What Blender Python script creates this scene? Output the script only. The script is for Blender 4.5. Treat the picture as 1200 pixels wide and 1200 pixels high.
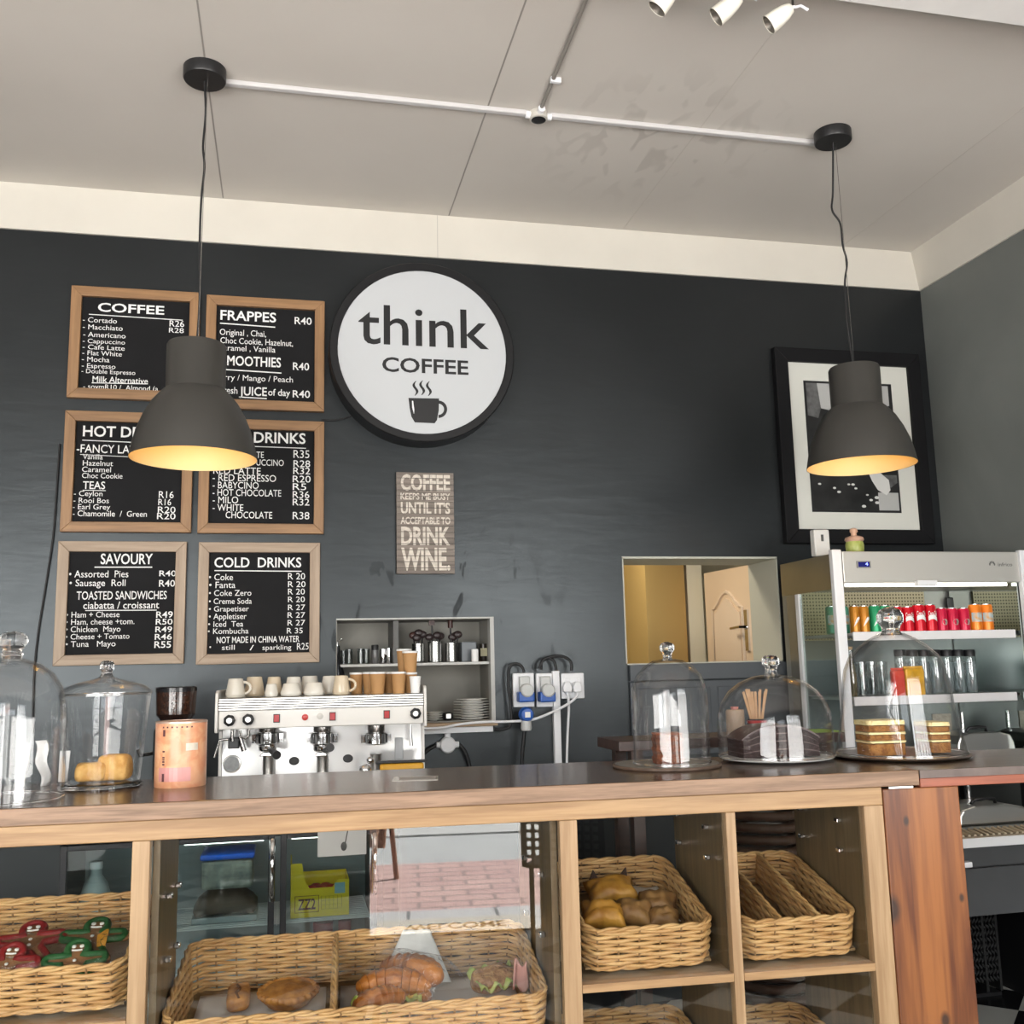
import bpy, bmesh, math, random
from mathutils import Vector, Matrix, Euler, noise

# ------------------------------------------------------------------ camera, world, lights
SC = bpy.context.scene
COL = SC.collection
for _o in list(bpy.data.objects):
    bpy.data.objects.remove(_o)
PI = math.pi
EYE = 1.5
F_PX, YAW, PITCH, ROLL = 1167.1, math.radians(12.87), math.radians(8.82), math.radians(-1.33)

def _axes():
    cy, sy = math.cos(YAW), math.sin(YAW)
    f = Vector((sy*math.cos(PITCH), cy*math.cos(PITCH), math.sin(PITCH)))
    r = Vector((cy, -sy, 0)); u = r.cross(f)
    return r*math.cos(ROLL)+u*math.sin(ROLL), -r*math.sin(ROLL)+u*math.cos(ROLL), f
AX_R, AX_U, AX_F = _axes()
cd = bpy.data.cameras.new('camera')
cam = bpy.data.objects.new('camera', cd); COL.objects.link(cam)
cd.sensor_width = 36; cd.sensor_fit = 'HORIZONTAL'
cd.lens = 36*F_PX/1200
cd.clip_start = .02; cd.clip_end = 200
cam.matrix_world = Matrix(((AX_R.x, AX_U.x, -AX_F.x, 0), (AX_R.y, AX_U.y, -AX_F.y, 0), (AX_R.z, AX_U.z, -AX_F.z, EYE), (0, 0, 0, 1)))
SC.camera = cam

w = bpy.data.worlds.new('world'); SC.world = w; w.use_nodes = True
bg = w.node_tree.nodes['Background']
bg.inputs[0].default_value = (.86, .93, 1, 1); bg.inputs[1].default_value = 4.0

def sun_lamp():
    l = bpy.data.lights.new('sun', 'SUN'); l.energy = 46; l.angle = .02; l.color = (1, .97, .92)
    o = bpy.data.objects.new('sun', l); COL.objects.link(o)
    o.rotation_euler = Vector((-.45, .02, -1)).to_track_quat('-Z', 'Y').to_euler()
sun_lamp()

def window_light(x0, x1, z0, z1, y, power):
    l = bpy.data.lights.new('window_daylight', 'AREA'); l.shape = 'RECTANGLE'
    l.size = x1-x0; l.size_y = z1-z0; l.energy = power; l.color = (1, .98, .95)
    o = bpy.data.objects.new('window_daylight', l); COL.objects.link(o)
    o.location = ((x0+x1)/2, y, (z0+z1)/2)
    o.rotation_euler = (PI/2+math.radians(22), 0, 0)      # sky and sunlit street shine in towards +Y and up to the ceiling
FRONT = -.70
WIN_L = (-3.6, -.25, .70, 2.95); WIN_R = (1.3, 3.15, .70, 2.95)
WPOW = 31
for W_ in (WIN_L, WIN_R):
    window_light(*W_, FRONT-.12, WPOW*(W_[1]-W_[0])*(W_[3]-W_[2]))

SC.view_settings.view_transform = 'Standard'; SC.view_settings.look = 'None'
SC.view_settings.gamma = 1; SC.view_settings.use_curve_mapping = False
SC.view_settings.exposure = 0.0
SC.cycles.max_bounces = 14; SC.cycles.transparent_max_bounces = 48
SC.cycles.diffuse_bounces = 5; SC.cycles.glossy_bounces = 6; SC.cycles.transmission_bounces = 10
SC.cycles.caustics_reflective = False; SC.cycles.caustics_refractive = True
SC.cycles.sample_clamp_indirect = 6; SC.cycles.blur_glossy = .3
SC.cycles.use_denoising = True

# ------------------------------------------------------------------ from the picture to the place
def ray(x, y):
    return AX_R*(x-600) - AX_U*(y-600) + AX_F*F_PX
def _w(d, t):
    p = d*t; return Vector((p.x, p.y, p.z+EYE))
def on_y(x, y, Y): d = ray(x, y); return _w(d, Y/d.y)
def on_z(x, y, Z): d = ray(x, y); return _w(d, (Z-EYE)/d.z)
def on_x(x, y, X): d = ray(x, y); return _w(d, X/d.x)
def px_size(p):                                           # metres per pixel at a place
    return (Vector(p)-Vector((0, 0, EYE))).dot(AX_F)/F_PX

WALL = 4.5; CEIL = 3.66; RIGHT = 3.31; LEFT = -4.0
CTH = math.radians(-3.54)
CE = Vector((math.cos(CTH), math.sin(CTH), 0)); CN = Vector((-math.sin(CTH), math.cos(CTH), 0))
CP = Vector((.419, 2.527, 0)); CTOP = 1.2
def c2w(u, v, z): return CP+CE*u+CN*v+Vector((0, 0, z))
def on_c(x, y, v):                                        # a plane parallel to the counter front
    d = ray(x, y); p = CP+CN*v; t = p.dot(CN)/d.dot(CN); q = _w(d, t)
    return Vector(((q-CP).dot(CE), v, q.z))

# ------------------------------------------------------------------ materials
MATS = {}
def mat(name, color=(.5, .5, .5), rough=.5, metal=0, spec=.5, coat=0, alpha=1, emit=None, estr=0, noise_amt=0, noise_scale=8, bump=0, bump_scale=40, trans=0, ior=1.45, stretch=None, color2=None, sheen=0, sss=0):
    if name in MATS: return MATS[name]
    m = bpy.data.materials.new(name); MATS[name] = m; m.use_nodes = True
    nt = m.node_tree; b = nt.nodes['Principled BSDF']
    b.inputs['Base Color'].default_value = (*color, 1)
    b.inputs['Roughness'].default_value = rough; b.inputs['Metallic'].default_value = metal
    b.inputs['Specular IOR Level'].default_value = spec; b.inputs['Coat Weight'].default_value = coat
    b.inputs['Coat Roughness'].default_value = .08
    b.inputs['Transmission Weight'].default_value = trans; b.inputs['IOR'].default_value = ior
    if emit: b.inputs['Emission Color'].default_value = (*emit, 1); b.inputs['Emission Strength'].default_value = estr
    if sss: b.inputs['Subsurface Weight'].default_value = sss; b.inputs['Subsurface Radius'].default_value = (.01, .006, .003)
    if noise_amt or color2 or bump:
        tc = nt.nodes.new('ShaderNodeTexCoord'); mp = nt.nodes.new('ShaderNodeMapping')
        nt.links.new(tc.outputs['Object'], mp.inputs['Vector'])
        if stretch: mp.inputs['Scale'].default_value = stretch
    if noise_amt or color2:
        n = nt.nodes.new('ShaderNodeTexNoise'); n.inputs['Scale'].default_value = noise_scale; n.inputs['Detail'].default_value = 6
        nt.links.new(mp.outputs['Vector'], n.inputs['Vector'])
        r = nt.nodes.new('ShaderNodeValToRGB')
        c2 = color2 or tuple(c*(1-noise_amt) for c in color)
        r.color_ramp.elements[0].position = .35; r.color_ramp.elements[1].position = .65
        r.color_ramp.elements[0].color = (*c2, 1); r.color_ramp.elements[1].color = (*color, 1)
        nt.links.new(n.outputs['Fac'], r.inputs['Fac']); nt.links.new(r.outputs['Color'], b.inputs['Base Color'])
    if bump:
        n2 = nt.nodes.new('ShaderNodeTexNoise'); n2.inputs['Scale'].default_value = bump_scale; n2.inputs['Detail'].default_value = 4
        nt.links.new(mp.outputs['Vector'], n2.inputs['Vector'])
        bp = nt.nodes.new('ShaderNodeBump'); bp.inputs['Strength'].default_value = bump; bp.inputs['Distance'].default_value = .01
        nt.links.new(n2.outputs['Fac'], bp.inputs['Height']); nt.links.new(bp.outputs['Normal'], b.inputs['Normal'])
    return m

def _noise(nt, vec, scale, detail=5, dist=0):
    n = nt.nodes.new('ShaderNodeTexNoise'); n.inputs['Scale'].default_value = scale; n.inputs['Detail'].default_value = detail; n.inputs['Distortion'].default_value = dist
    nt.links.new(vec, n.inputs['Vector']); return n.outputs['Fac']
def _ramp(nt, fac, p0, c0, p1, c1):
    r = nt.nodes.new('ShaderNodeValToRGB'); e = r.color_ramp.elements
    e[0].position = p0; e[1].position = p1; e[0].color = (*c0, 1); e[1].color = (*c1, 1)
    nt.links.new(fac, r.inputs['Fac']); return r.outputs['Color']
def _mix(nt, fac, a, b):
    m = nt.nodes.new('ShaderNodeMix'); m.data_type = 'RGBA'
    nt.links.new(fac, m.inputs['Factor']) if not isinstance(fac, float) else setattr(m.inputs['Factor'], 'default_value', fac)
    for s, v in ((6, a), (7, b)):
        if isinstance(v, tuple): m.inputs[s].default_value = (*v, 1)
        else: nt.links.new(v, m.inputs[s])
    return m.outputs[2]
def _near(nt, vec, c, r0, r1):
    d = nt.nodes.new('ShaderNodeVectorMath'); d.operation = 'DISTANCE'; nt.links.new(vec, d.inputs[0]); d.inputs[1].default_value = c
    mr = nt.nodes.new('ShaderNodeMapRange'); mr.inputs['From Min'].default_value = r0; mr.inputs['From Max'].default_value = r1; mr.inputs['To Min'].default_value = 1; mr.inputs['To Max'].default_value = 0
    nt.links.new(d.outputs['Value'], mr.inputs['Value']); return mr.outputs[0]
def _mul(nt, a, b, op='MULTIPLY'):
    m = nt.nodes.new('ShaderNodeMath'); m.operation = op
    for i, v in enumerate((a, b)):
        if isinstance(v, (int, float)): m.inputs[i].default_value = v
        else: nt.links.new(v, m.inputs[i])
    return m.outputs[0]

def wood(name, light, dark, axis='x', rough=.45, coat=0, scale=1.0, knots=False):
    if name in MATS: return MATS[name]
    m = bpy.data.materials.new(name); MATS[name] = m; m.use_nodes = True
    nt = m.node_tree; b = nt.nodes['Principled BSDF']; N = nt.nodes.new; L = nt.links.new
    tc = N('ShaderNodeTexCoord'); mp = N('ShaderNodeMapping'); L(tc.outputs['Object'], mp.inputs['Vector'])
    s = {'x': (1.2, 22, 22), 'y': (22, 1.2, 22), 'z': (22, 22, 1.2)}[axis]
    mp.inputs['Scale'].default_value = tuple(k*scale for k in s)
    n1 = N('ShaderNodeTexNoise'); n1.inputs['Scale'].default_value = 1.6; n1.inputs['Detail'].default_value = 8; n1.inputs['Distortion'].default_value = .8
    L(mp.outputs['Vector'], n1.inputs['Vector'])
    n2 = N('ShaderNodeTexNoise'); n2.inputs['Scale'].default_value = 9; n2.inputs['Detail'].default_value = 4
    L(mp.outputs['Vector'], n2.inputs['Vector'])
    mx = N('ShaderNodeMath'); mx.operation = 'MULTIPLY_ADD'; mx.inputs[1].default_value = .35; L(n2.outputs['Fac'], mx.inputs[0]); L(n1.outputs['Fac'], mx.inputs[2])
    r = N('ShaderNodeValToRGB'); r.color_ramp.elements[0].position = .5; r.color_ramp.elements[1].position = .82
    r.color_ramp.elements[0].color = (*dark, 1); r.color_ramp.elements[1].color = (*light, 1)
    L(mx.outputs[0], r.inputs['Fac']); out = r.outputs['Color']
    if knots:
        for kx, ky, kz, kr in knots:
            mk = N('ShaderNodeMapping'); mk.vector_type = 'POINT'; mk.inputs['Scale'].default_value = (1, .3, .62); L(tc.outputs['Object'], mk.inputs['Vector'])
            nn = N('ShaderNodeTexNoise'); nn.inputs['Scale'].default_value = 30; L(mk.outputs['Vector'], nn.inputs['Vector'])
            fd = _near(nt, mk.outputs['Vector'], (kx, ky*.3, kz*.62), kr*.55, kr*1.3)
            out = _mix(nt, _mul(nt, fd, .9), out, (.032, .018, .014))
    if 0:
        v = N('ShaderNodeTexVoronoi'); v.inputs['Scale'].default_value = 3.2
        mp2 = N('ShaderNodeMapping'); mp2.inputs['Scale'].default_value = (1.6, 1, .8); mp2.inputs['Location'].default_value = knots; L(tc.outputs['Object'], mp2.inputs['Vector']); L(mp2.outputs['Vector'], v.inputs['Vector'])
        rr = N('ShaderNodeValToRGB'); rr.color_ramp.elements[0].position = .04; rr.color_ramp.elements[1].position = .14
        L(v.outputs['Distance'], rr.inputs['Fac'])
        mc = N('ShaderNodeMix'); mc.data_type = 'RGBA'; L(rr.outputs['Color'], mc.inputs['Factor'])
        mc.inputs[6].default_value = (.06, .035, .03, 1); L(out, mc.inputs[7]); out = mc.outputs[2]
    L(out, b.inputs['Base Color'])
    b.inputs['Roughness'].default_value = rough; b.inputs['Coat Weight'].default_value = coat; b.inputs['Coat Roughness'].default_value = .1
    bp = N('ShaderNodeBump'); bp.inputs['Strength'].default_value = .15; bp.inputs['Distance'].default_value = .002
    L(mx.outputs[0], bp.inputs['Height']); L(bp.outputs['Normal'], b.inputs['Normal'])
    return m

def thin_glass(name, tint=(1, 1, 1), f0=.045, power=5, rough=0.0, bump=0, bump_scale=30):
    # a clear thin pane: most light goes straight through, the rest mirrors, more so at a grazing angle
    if name in MATS: return MATS[name]
    m = bpy.data.materials.new(name); MATS[name] = m; m.use_nodes = True
    nt = m.node_tree; nt.nodes.remove(nt.nodes['Principled BSDF']); N = nt.nodes.new; L = nt.links.new
    tr = N('ShaderNodeBsdfTransparent'); tr.inputs[0].default_value = (*tint, 1)
    gl = N('ShaderNodeBsdfGlossy'); gl.inputs['Roughness'].default_value = rough
    lw = N('ShaderNodeLayerWeight'); lw.inputs['Blend'].default_value = .5
    pw = N('ShaderNodeMath'); pw.operation = 'POWER'; pw.inputs[1].default_value = power; L(lw.outputs['Facing'], pw.inputs[0])
    ma = N('ShaderNodeMath'); ma.operation = 'MULTIPLY_ADD'; ma.inputs[1].default_value = 1-f0; ma.inputs[2].default_value = f0; L(pw.outputs[0], ma.inputs[0])
    if bump:
        tc = N('ShaderNodeTexCoord'); n2 = N('ShaderNodeTexNoise'); n2.inputs['Scale'].default_value = bump_scale; n2.inputs['Detail'].default_value = 2; L(tc.outputs['Object'], n2.inputs['Vector'])
        bp = N('ShaderNodeBump'); bp.inputs['Strength'].default_value = bump; bp.inputs['Distance'].default_value = .01
        L(n2.outputs['Fac'], bp.inputs['Height']); L(bp.outputs['Normal'], gl.inputs['Normal']); L(bp.outputs['Normal'], lw.inputs['Normal'])
    mx = N('ShaderNodeMixShader'); L(ma.outputs[0], mx.inputs[0]); L(tr.outputs[0], mx.inputs[1]); L(gl.outputs[0], mx.inputs[2])
    L(mx.outputs[0], nt.nodes['Material Output'].inputs['Surface'])
    return m

# ------------------------------------------------------------------ mesh builder
class MB:
    def __init__(s): s.bm = bmesh.new(); s.mi = 0
    def face(s, vs):
        try: f = s.bm.faces.new(vs); f.material_index = s.mi; return f
        except ValueError: return None
    def poly(s, pts): return s.face([s.bm.verts.new(p) for p in pts])
    def box(s, x0, x1, y0, y1, z0, z1, M=None):
        c = [Vector((x, y, z)) for x in (x0, x1) for y in (y0, y1) for z in (z0, z1)]
        if M is not None: c = [M @ p for p in c]
        v = [s.bm.verts.new(p) for p in c]
        for a in ((0, 1, 3, 2), (4, 6, 7, 5), (0, 4, 5, 1), (2, 3, 7, 6), (0, 2, 6, 4), (1, 5, 7, 3)): s.face([v[i] for i in a])
        return s
    def prism(s, pts2, a, b, plane='xz'):
        def P(p, h): return {'xz': (p[0], h, p[1]), 'xy': (p[0], p[1], h), 'yz': (h, p[0], p[1])}[plane]
        A = [s.bm.verts.new(P(p, a)) for p in pts2]; Bv = [s.bm.verts.new(P(p, b)) for p in pts2]; n = len(pts2)
        s.face(A[::-1]); s.face(Bv)
        for i in range(n): s.face([A[i], A[(i+1) % n], Bv[(i+1) % n], Bv[i]])
        return s
    def lathe(s, prof, n=40, c=(0, 0, 0), sx=1, sy=1, M=None, cap0=True, cap1=True, wave=None):
        rings = []
        for r, z in prof:
            ring = []
            for i in range(n):
                a = 2*PI*i/n; k = wave(a, z) if wave else 1
                p = Vector((c[0]+r*sx*k*math.cos(a), c[1]+r*sy*k*math.sin(a), c[2]+z))
                ring.append(s.bm.verts.new(M @ p if M is not None else p))
            rings.append(ring)
        for A, Bv in zip(rings, rings[1:]):
            for i in range(n): s.face([A[i], A[(i+1) % n], Bv[(i+1) % n], Bv[i]])
        if cap0: s.face(rings[0][::-1])
        if cap1: s.face(rings[-1])
        return s
    def tube(s, pts, r, n=8, closed=False, caps=True, flat=1.0):
        pts = [Vector(p) for p in pts]; N = len(pts); rings = []; up = None
        rr = r if isinstance(r, (list, tuple)) else [r]*N
        for i in range(N):
            if closed: t = pts[(i+1) % N]-pts[i-1]
            else: t = pts[min(i+1, N-1)]-pts[max(i-1, 0)]
            t.normalize()
            if up is None: up = Vector((0, 0, 1)) if abs(t.z) < .9 else Vector((0, 1, 0))
            a = up-t*up.dot(t)
            if a.length < 1e-6: a = Vector((1, 0, 0))
            a.normalize(); b = t.cross(a); up = a
            rings.append([s.bm.verts.new(pts[i]+a*rr[i]*math.cos(2*PI*k/n)+b*rr[i]*flat*math.sin(2*PI*k/n)) for k in range(n)])
        for i in range(N if closed else N-1):
            A, Bv = rings[i], rings[(i+1) % N]
            for k in range(n): s.face([A[k], A[(k+1) % n], Bv[(k+1) % n], Bv[k]])
        if caps and not closed: s.face(rings[0][::-1]); s.face(rings[-1])
        return s
    def ball(s, c, r, n=14, sz=1.0, sx=1.0, sy=1.0):
        m = max(4, n//2)
        prof = [(max(1e-4, r*math.sin(PI*i/m)), -r*sz*math.cos(PI*i/m)) for i in range(m+1)]
        return s.lathe(prof, n, c, sx, sy)
    def grid(s, fn, nu, nv, wrap=False):
        V = [[s.bm.verts.new(fn(i/nu, j/nv)) for j in range(nv+1)] for i in range(nu+1)]
        for i in range(nu):
            for j in range(nv): s.face([V[i][j], V[i+1][j], V[i+1][j+1], V[i][j+1]])
        return s
    def add_mesh(s, me, M):
        vs = [s.bm.verts.new(M @ v.co) for v in me.vertices]
        for p in me.polygons: s.face([vs[i] for i in p.vertices])
        return s
    def build(s, name, mats, parent=None, smooth=None, bevel=0, loc=None, rot=None, subsurf=0, solid=0):
        me = bpy.data.meshes.new(name)
        bmesh.ops.recalc_face_normals(s.bm, faces=s.bm.faces[:])
        s.bm.to_mesh(me); s.bm.free()
        for m in (mats if isinstance(mats, (list, tuple)) else [mats]): me.materials.append(m)
        o = bpy.data.objects.new(name, me); COL.objects.link(o)
        if parent is not None: o.parent = parent
        if loc is not None: o.location = loc
        if rot is not None: o.rotation_euler = rot
        if smooth is not None:
            me.shade_smooth(); me.set_sharp_from_angle(angle=math.radians(smooth))
        if solid:
            md = o.modifiers.new('thickness', 'SOLIDIFY'); md.thickness = solid; md.offset = 0
        if bevel:
            md = o.modifiers.new('bevel', 'BEVEL'); md.width = bevel; md.segments = 2; md.limit_method = 'ANGLE'; md.angle_limit = math.radians(40)
        if subsurf:
            md = o.modifiers.new('smooth', 'SUBSURF'); md.levels = subsurf; md.render_levels = subsurf
        return o

def tag(o, label, cat, group=None):
    o['label'] = label; o['category'] = cat
    if group: o['group'] = group
    return o
def thing(name, label, cat, loc=(0, 0, 0), rz=0, group=None, rx=0):
    o = bpy.data.objects.new(name, None); COL.objects.link(o); o.empty_display_size = .05
    o.location = loc; o.rotation_euler = (rx, 0, rz)
    return tag(o, label, cat, group)
def struct(o):
    o['kind'] = 'structure'; return o
def copy_thing(o, loc, label=None, rz=None):
    c = o.copy(); COL.objects.link(c); c.location = loc
    if label: c['label'] = label
    if rz is not None: c.rotation_euler = (c.rotation_euler[0], c.rotation_euler[1], rz)
    for ch in o.children:
        d = ch.copy(); COL.objects.link(d); d.parent = c
        for g in ch.children:
            k = g.copy(); COL.objects.link(k); k.parent = d
    return c
ORD = ['first', 'second', 'third', 'fourth', 'fifth', 'sixth', 'seventh', 'eighth', 'ninth', 'tenth']

_tcache = {}
def glyphs(body, bold=0.0):
    key = (body, bold)
    if key not in _tcache:
        cu = bpy.data.curves.new('lettering', 'FONT'); cu.body = body; cu.offset = bold; cu.resolution_u = 3
        ob = bpy.data.objects.new('lettering', cu); COL.objects.link(ob)
        bpy.context.view_layer.update()
        me = bpy.data.meshes.new_from_object(ob.evaluated_get(bpy.context.evaluated_depsgraph_get()))
        bpy.data.objects.remove(ob); bpy.data.curves.remove(cu)
        _tcache[key] = me
    return _tcache[key]
def text_into(mb, body, x0, x1, zb, cap, y, bold=0.0, shear=0.0, sag=0.0):
    """letters in the xz plane at depth y, seen from -y; spans x0..x1, baseline zb, capitals cap high"""
    me = glyphs(body, bold)
    if not me.vertices: return
    a = min(v.co.x for v in me.vertices); b = max(v.co.x for v in me.vertices)
    H = glyphs('H', bold); h0 = min(v.co.y for v in H.vertices); h1 = max(v.co.y for v in H.vertices)
    kx = (x1-x0)/(b-a); kz = cap/(h1-h0)
    vs = [mb.bm.verts.new((x0+(v.co.x-a)*kx+shear*(v.co.y-h0)*kz, y, zb+(v.co.y-h0)*kz)) for v in me.vertices]
    for p in me.polygons: mb.face([vs[i] for i in p.vertices])

# ------------------------------------------------------------------ shared materials
M_oak = wood('pale oak frame', (.40, .245, .115), (.27, .150, .065), 'x')
M_oakv = wood('pale oak upright', (.41, .27, .145), (.29, .175, .085), 'z')
M_board = wood('menu frame timber across', (.31, .17, .075), (.20, .105, .045), 'x', .5)
M_boardv = wood('menu frame timber up', (.31, .17, .075), (.20, .105, .045), 'z', .5)
M_boardg = wood('weathered frame timber across', (.36, .27, .19), (.25, .175, .115), 'x', .5)
M_boardgv = wood('weathered frame timber up', (.36, .27, .19), (.25, .175, .115), 'z', .5)
M_top = wood('dark varnished counter', (.085, .047, .028), (.038, .021, .013), 'x', .25, .14)
M_edge = wood('worn counter edge', (.30, .185, .115), (.165, .095, .055), 'x', .5, 0, 1.6)
_k1 = on_c(1046, 1066, .008); _k2 = on_c(1062, 962, .008); _k3 = on_c(1127, 1052, .008); _k4 = on_c(1108, 1196, .008)
KNOTS = [(_k1.x, .008, _k1.z, .022), (_k2.x, .008, _k2.z, .008), (_k3.x, .008, _k3.z, .007), (_k4.x, .008, _k4.z, .013)]
M_pine = wood('red brown pine plank', (.31, .115, .035), (.115, .036, .015), 'z', .38, .12, .42, KNOTS)
M_panel = wood('olive brown panel', (.17, .115, .055), (.10, .068, .034), 'z', .4)
M_chalk = mat('chalkboard black', (.008, .008, .009), .75, spec=.25, noise_amt=.25, noise_scale=5)
M_chalkw = mat('chalk white', (.78, .78, .77), .9)
M_white = mat('white plastic', (.75, .76, .78), .4)
M_cream = mat('cream ceramic', (.72, .66, .55), .22)
M_whitecer = mat('white ceramic', (.78, .77, .73), .18)
M_black = mat('black plastic', (.012, .012, .013), .4)
M_blackgloss = mat('black gloss', (.01, .01, .012), .12)
M_rubber = mat('black cable rubber', (.012, .012, .013), .55)
M_steel = mat('brushed steel', (.62, .61, .59), .28, 1, bump=.05, bump_scale=6, stretch=(1, 60, 60))
M_chrome = mat('chrome', (.72, .72, .73), .08, 1)
M_darksteel = mat('worn chrome dark', (.32, .31, .30), .22, 1)
M_warmsteel = mat('warm stainless panel', (.46, .42, .34), .35, 1, noise_amt=.15, noise_scale=3)
M_lampgrey = mat('charcoal lamp enamel', (.042, .040, .036), .45, spec=.4)
M_lampglow = mat('glow tinted lamp lining', (.80, .64, .34), .5)  # white lining with the bulb's yellow glow put into its colour
M_glass = thin_glass('clear glass', f0=.034, bump=.05, bump_scale=14)
M_pane = thin_glass('case glass pane', (.985, .99, .985), f0=.05)
M_film = thin_glass('crinkled clear film', f0=.05, rough=.10, bump=1.0, bump_scale=55)
M_solidglass = mat('solid clear glass', (1, 1, 1), 0, trans=1, ior=1.45)
M_kraft = mat('kraft paper', (.46, .25, .10), .7, noise_amt=.12, noise_scale=14)
M_paperw = mat('white paper', (.80, .80, .79), .8)
M_wicker = mat('pale wicker', (.62, .39, .165), .42, color2=(.44, .235, .085), noise_scale=9, stretch=(1, 1, 9))
M_wickerd = mat('wicker stake', (.30, .17, .07), .6, noise_amt=.3, noise_scale=20)
M_parch = mat('parchment paper', (.66, .65, .62), .55, noise_amt=.10, noise_scale=8)

# ================================================================== THE ROOM
def nodes_of(name, rough=.6, spec=.5):
    m = bpy.data.materials.new(name); m.use_nodes = True
    b = m.node_tree.nodes['Principled BSDF']; b.inputs['Roughness'].default_value = rough; b.inputs['Specular IOR Level'].default_value = spec
    return m, m.node_tree, b
def wall_paint(name, col, col2, rough):
    m, nt, b = nodes_of(name, rough)
    b.inputs['Specular IOR Level'].default_value = .50; b.inputs['Specular Tint'].default_value = (.86, .95, 1, 1)
    tc = nt.nodes.new('ShaderNodeTexCoord'); v = tc.outputs['Object']
    base = _ramp(nt, _noise(nt, v, 1.7, 6, .6), .38, col, .66, col2)
    mp = nt.nodes.new('ShaderNodeMapping'); mp.inputs['Scale'].default_value = (9, 9, 4); nt.links.new(v, mp.inputs['Vector'])
    pn = _noise(nt, mp.outputs['Vector'], .9, 2, 1.5)
    st = nt.nodes.new('ShaderNodeMapRange'); st.inputs['From Min'].default_value = .60; st.inputs['From Max'].default_value = .63; nt.links.new(pn, st.inputs['Value'])
    near = _near(nt, v, (.6, 4.5, 1.6), .35, .75)               # brush-over patches round the niche
    patch = _mul(nt, st.outputs[0], near)
    out = _mix(nt, _mul(nt, patch, .75), base, tuple(c*.3 for c in col))
    nt.links.new(out, b.inputs['Base Color'])
    rr = nt.nodes.new('ShaderNodeMapRange'); rr.inputs['To Min'].default_value = rough-.06; rr.inputs['To Max'].default_value = rough+.10
    nt.links.new(_noise(nt, v, 2.3, 5, .5), rr.inputs['Value'])
    ra = _mul(nt, rr.outputs[0], _mul(nt, patch, .25), 'ADD'); nt.links.new(ra, b.inputs['Roughness'])
    mp2 = nt.nodes.new('ShaderNodeMapping'); mp2.inputs['Scale'].default_value = (1, 1, 4); nt.links.new(v, mp2.inputs['Vector'])
    bp = nt.nodes.new('ShaderNodeBump'); bp.inputs['Strength'].default_value = .10; bp.inputs['Distance'].default_value = .012
    nt.links.new(_noise(nt, mp2.outputs['Vector'], 5, 7, .3), bp.inputs['Height']); nt.links.new(bp.outputs['Normal'], b.inputs['Normal'])
    return m
M_wall = wall_paint('charcoal wall paint', (.0085, .009, .0096), (.0125, .0132, .014), .31)
M_wallr = wall_paint('grey side wall paint', (.15, .16, .152), (.18, .19, .18), .5)
M_band = mat('white cornice paint', (.64, .61, .545), .6, noise_amt=.05, noise_scale=3, bump=.08, bump_scale=12)
M_plain = mat('pale plaster', (.55, .53, .49), .8)
M_dim = mat('grey room plaster', (.22, .22, .21), .8)

def ceiling_mat():
    m, nt, b = nodes_of('grey ceiling paint', .75, .3)
    tc = nt.nodes.new('ShaderNodeTexCoord'); v = tc.outputs['Object']
    base = _ramp(nt, _noise(nt, v, 1.1, 5), .35, (.56, .53, .485), .65, (.60, .57, .525))
    mp = nt.nodes.new('ShaderNodeMapping'); mp.inputs['Scale'].default_value = (11, 5, 11); nt.links.new(v, mp.inputs['Vector'])
    st = nt.nodes.new('ShaderNodeMapRange'); st.inputs['From Min'].default_value = .54; st.inputs['From Max'].default_value = .62; nt.links.new(_noise(nt, mp.outputs['Vector'], 1.0, 1, .8), st.inputs['Value'])
    near = _near(nt, v, (1.5, 3.65, CEIL), .1, .6)
    out = _mix(nt, _mul(nt, _mul(nt, st.outputs[0], near), .6), base, (.40, .375, .34))
    nt.links.new(out, b.inputs['Base Color']); return m
def floor_mat():
    m, nt, b = nodes_of('black and white floor tiles', .22)
    tc = nt.nodes.new('ShaderNodeTexCoord'); mp = nt.nodes.new('ShaderNodeMapping'); mp.vector_type = 'TEXTURE'
    mp.inputs['Location'].default_value = (3.071, 3.952, 0); mp.inputs['Rotation'].default_value = (0, 0, PI/4); mp.inputs['Scale'].default_value = (.27, .27, .27)
    nt.links.new(tc.outputs['Object'], mp.inputs['Vector'])
    ad = nt.nodes.new('ShaderNodeVectorMath'); ad.inputs[1].default_value = (40, 41, .5); nt.links.new(mp.outputs['Vector'], ad.inputs[0])
    ck = nt.nodes.new('ShaderNodeTexChecker'); ck.inputs['Scale'].default_value = 1
    ck.inputs['Color1'].default_value = (.012, .012, .013, 1); ck.inputs['Color2'].default_value = (.58, .57, .52, 1)
    nt.links.new(ad.outputs[0], ck.inputs['Vector']); nt.links.new(ck.outputs['Color'], b.inputs['Base Color']); return m
def paver_mat(name, c1, c2, mortar, bw, bh):
    m, nt, b = nodes_of(name, .85)
    tc = nt.nodes.new('ShaderNodeTexCoord'); br = nt.nodes.new('ShaderNodeTexBrick'); nt.links.new(tc.outputs['Object'], br.inputs['Vector'])
    br.inputs['Color1'].default_value = (*c1, 1); br.inputs['Color2'].default_value = (*c2, 1); br.inputs['Mortar'].default_value = (*mortar, 1)
    br.inputs['Scale'].default_value = 1; br.inputs['Brick Width'].default_value = bw; br.inputs['Row Height'].default_value = bh; br.inputs['Mortar Size'].default_value = .012
    nt.links.new(br.outputs['Color'], b.inputs['Base Color']); return m

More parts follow.
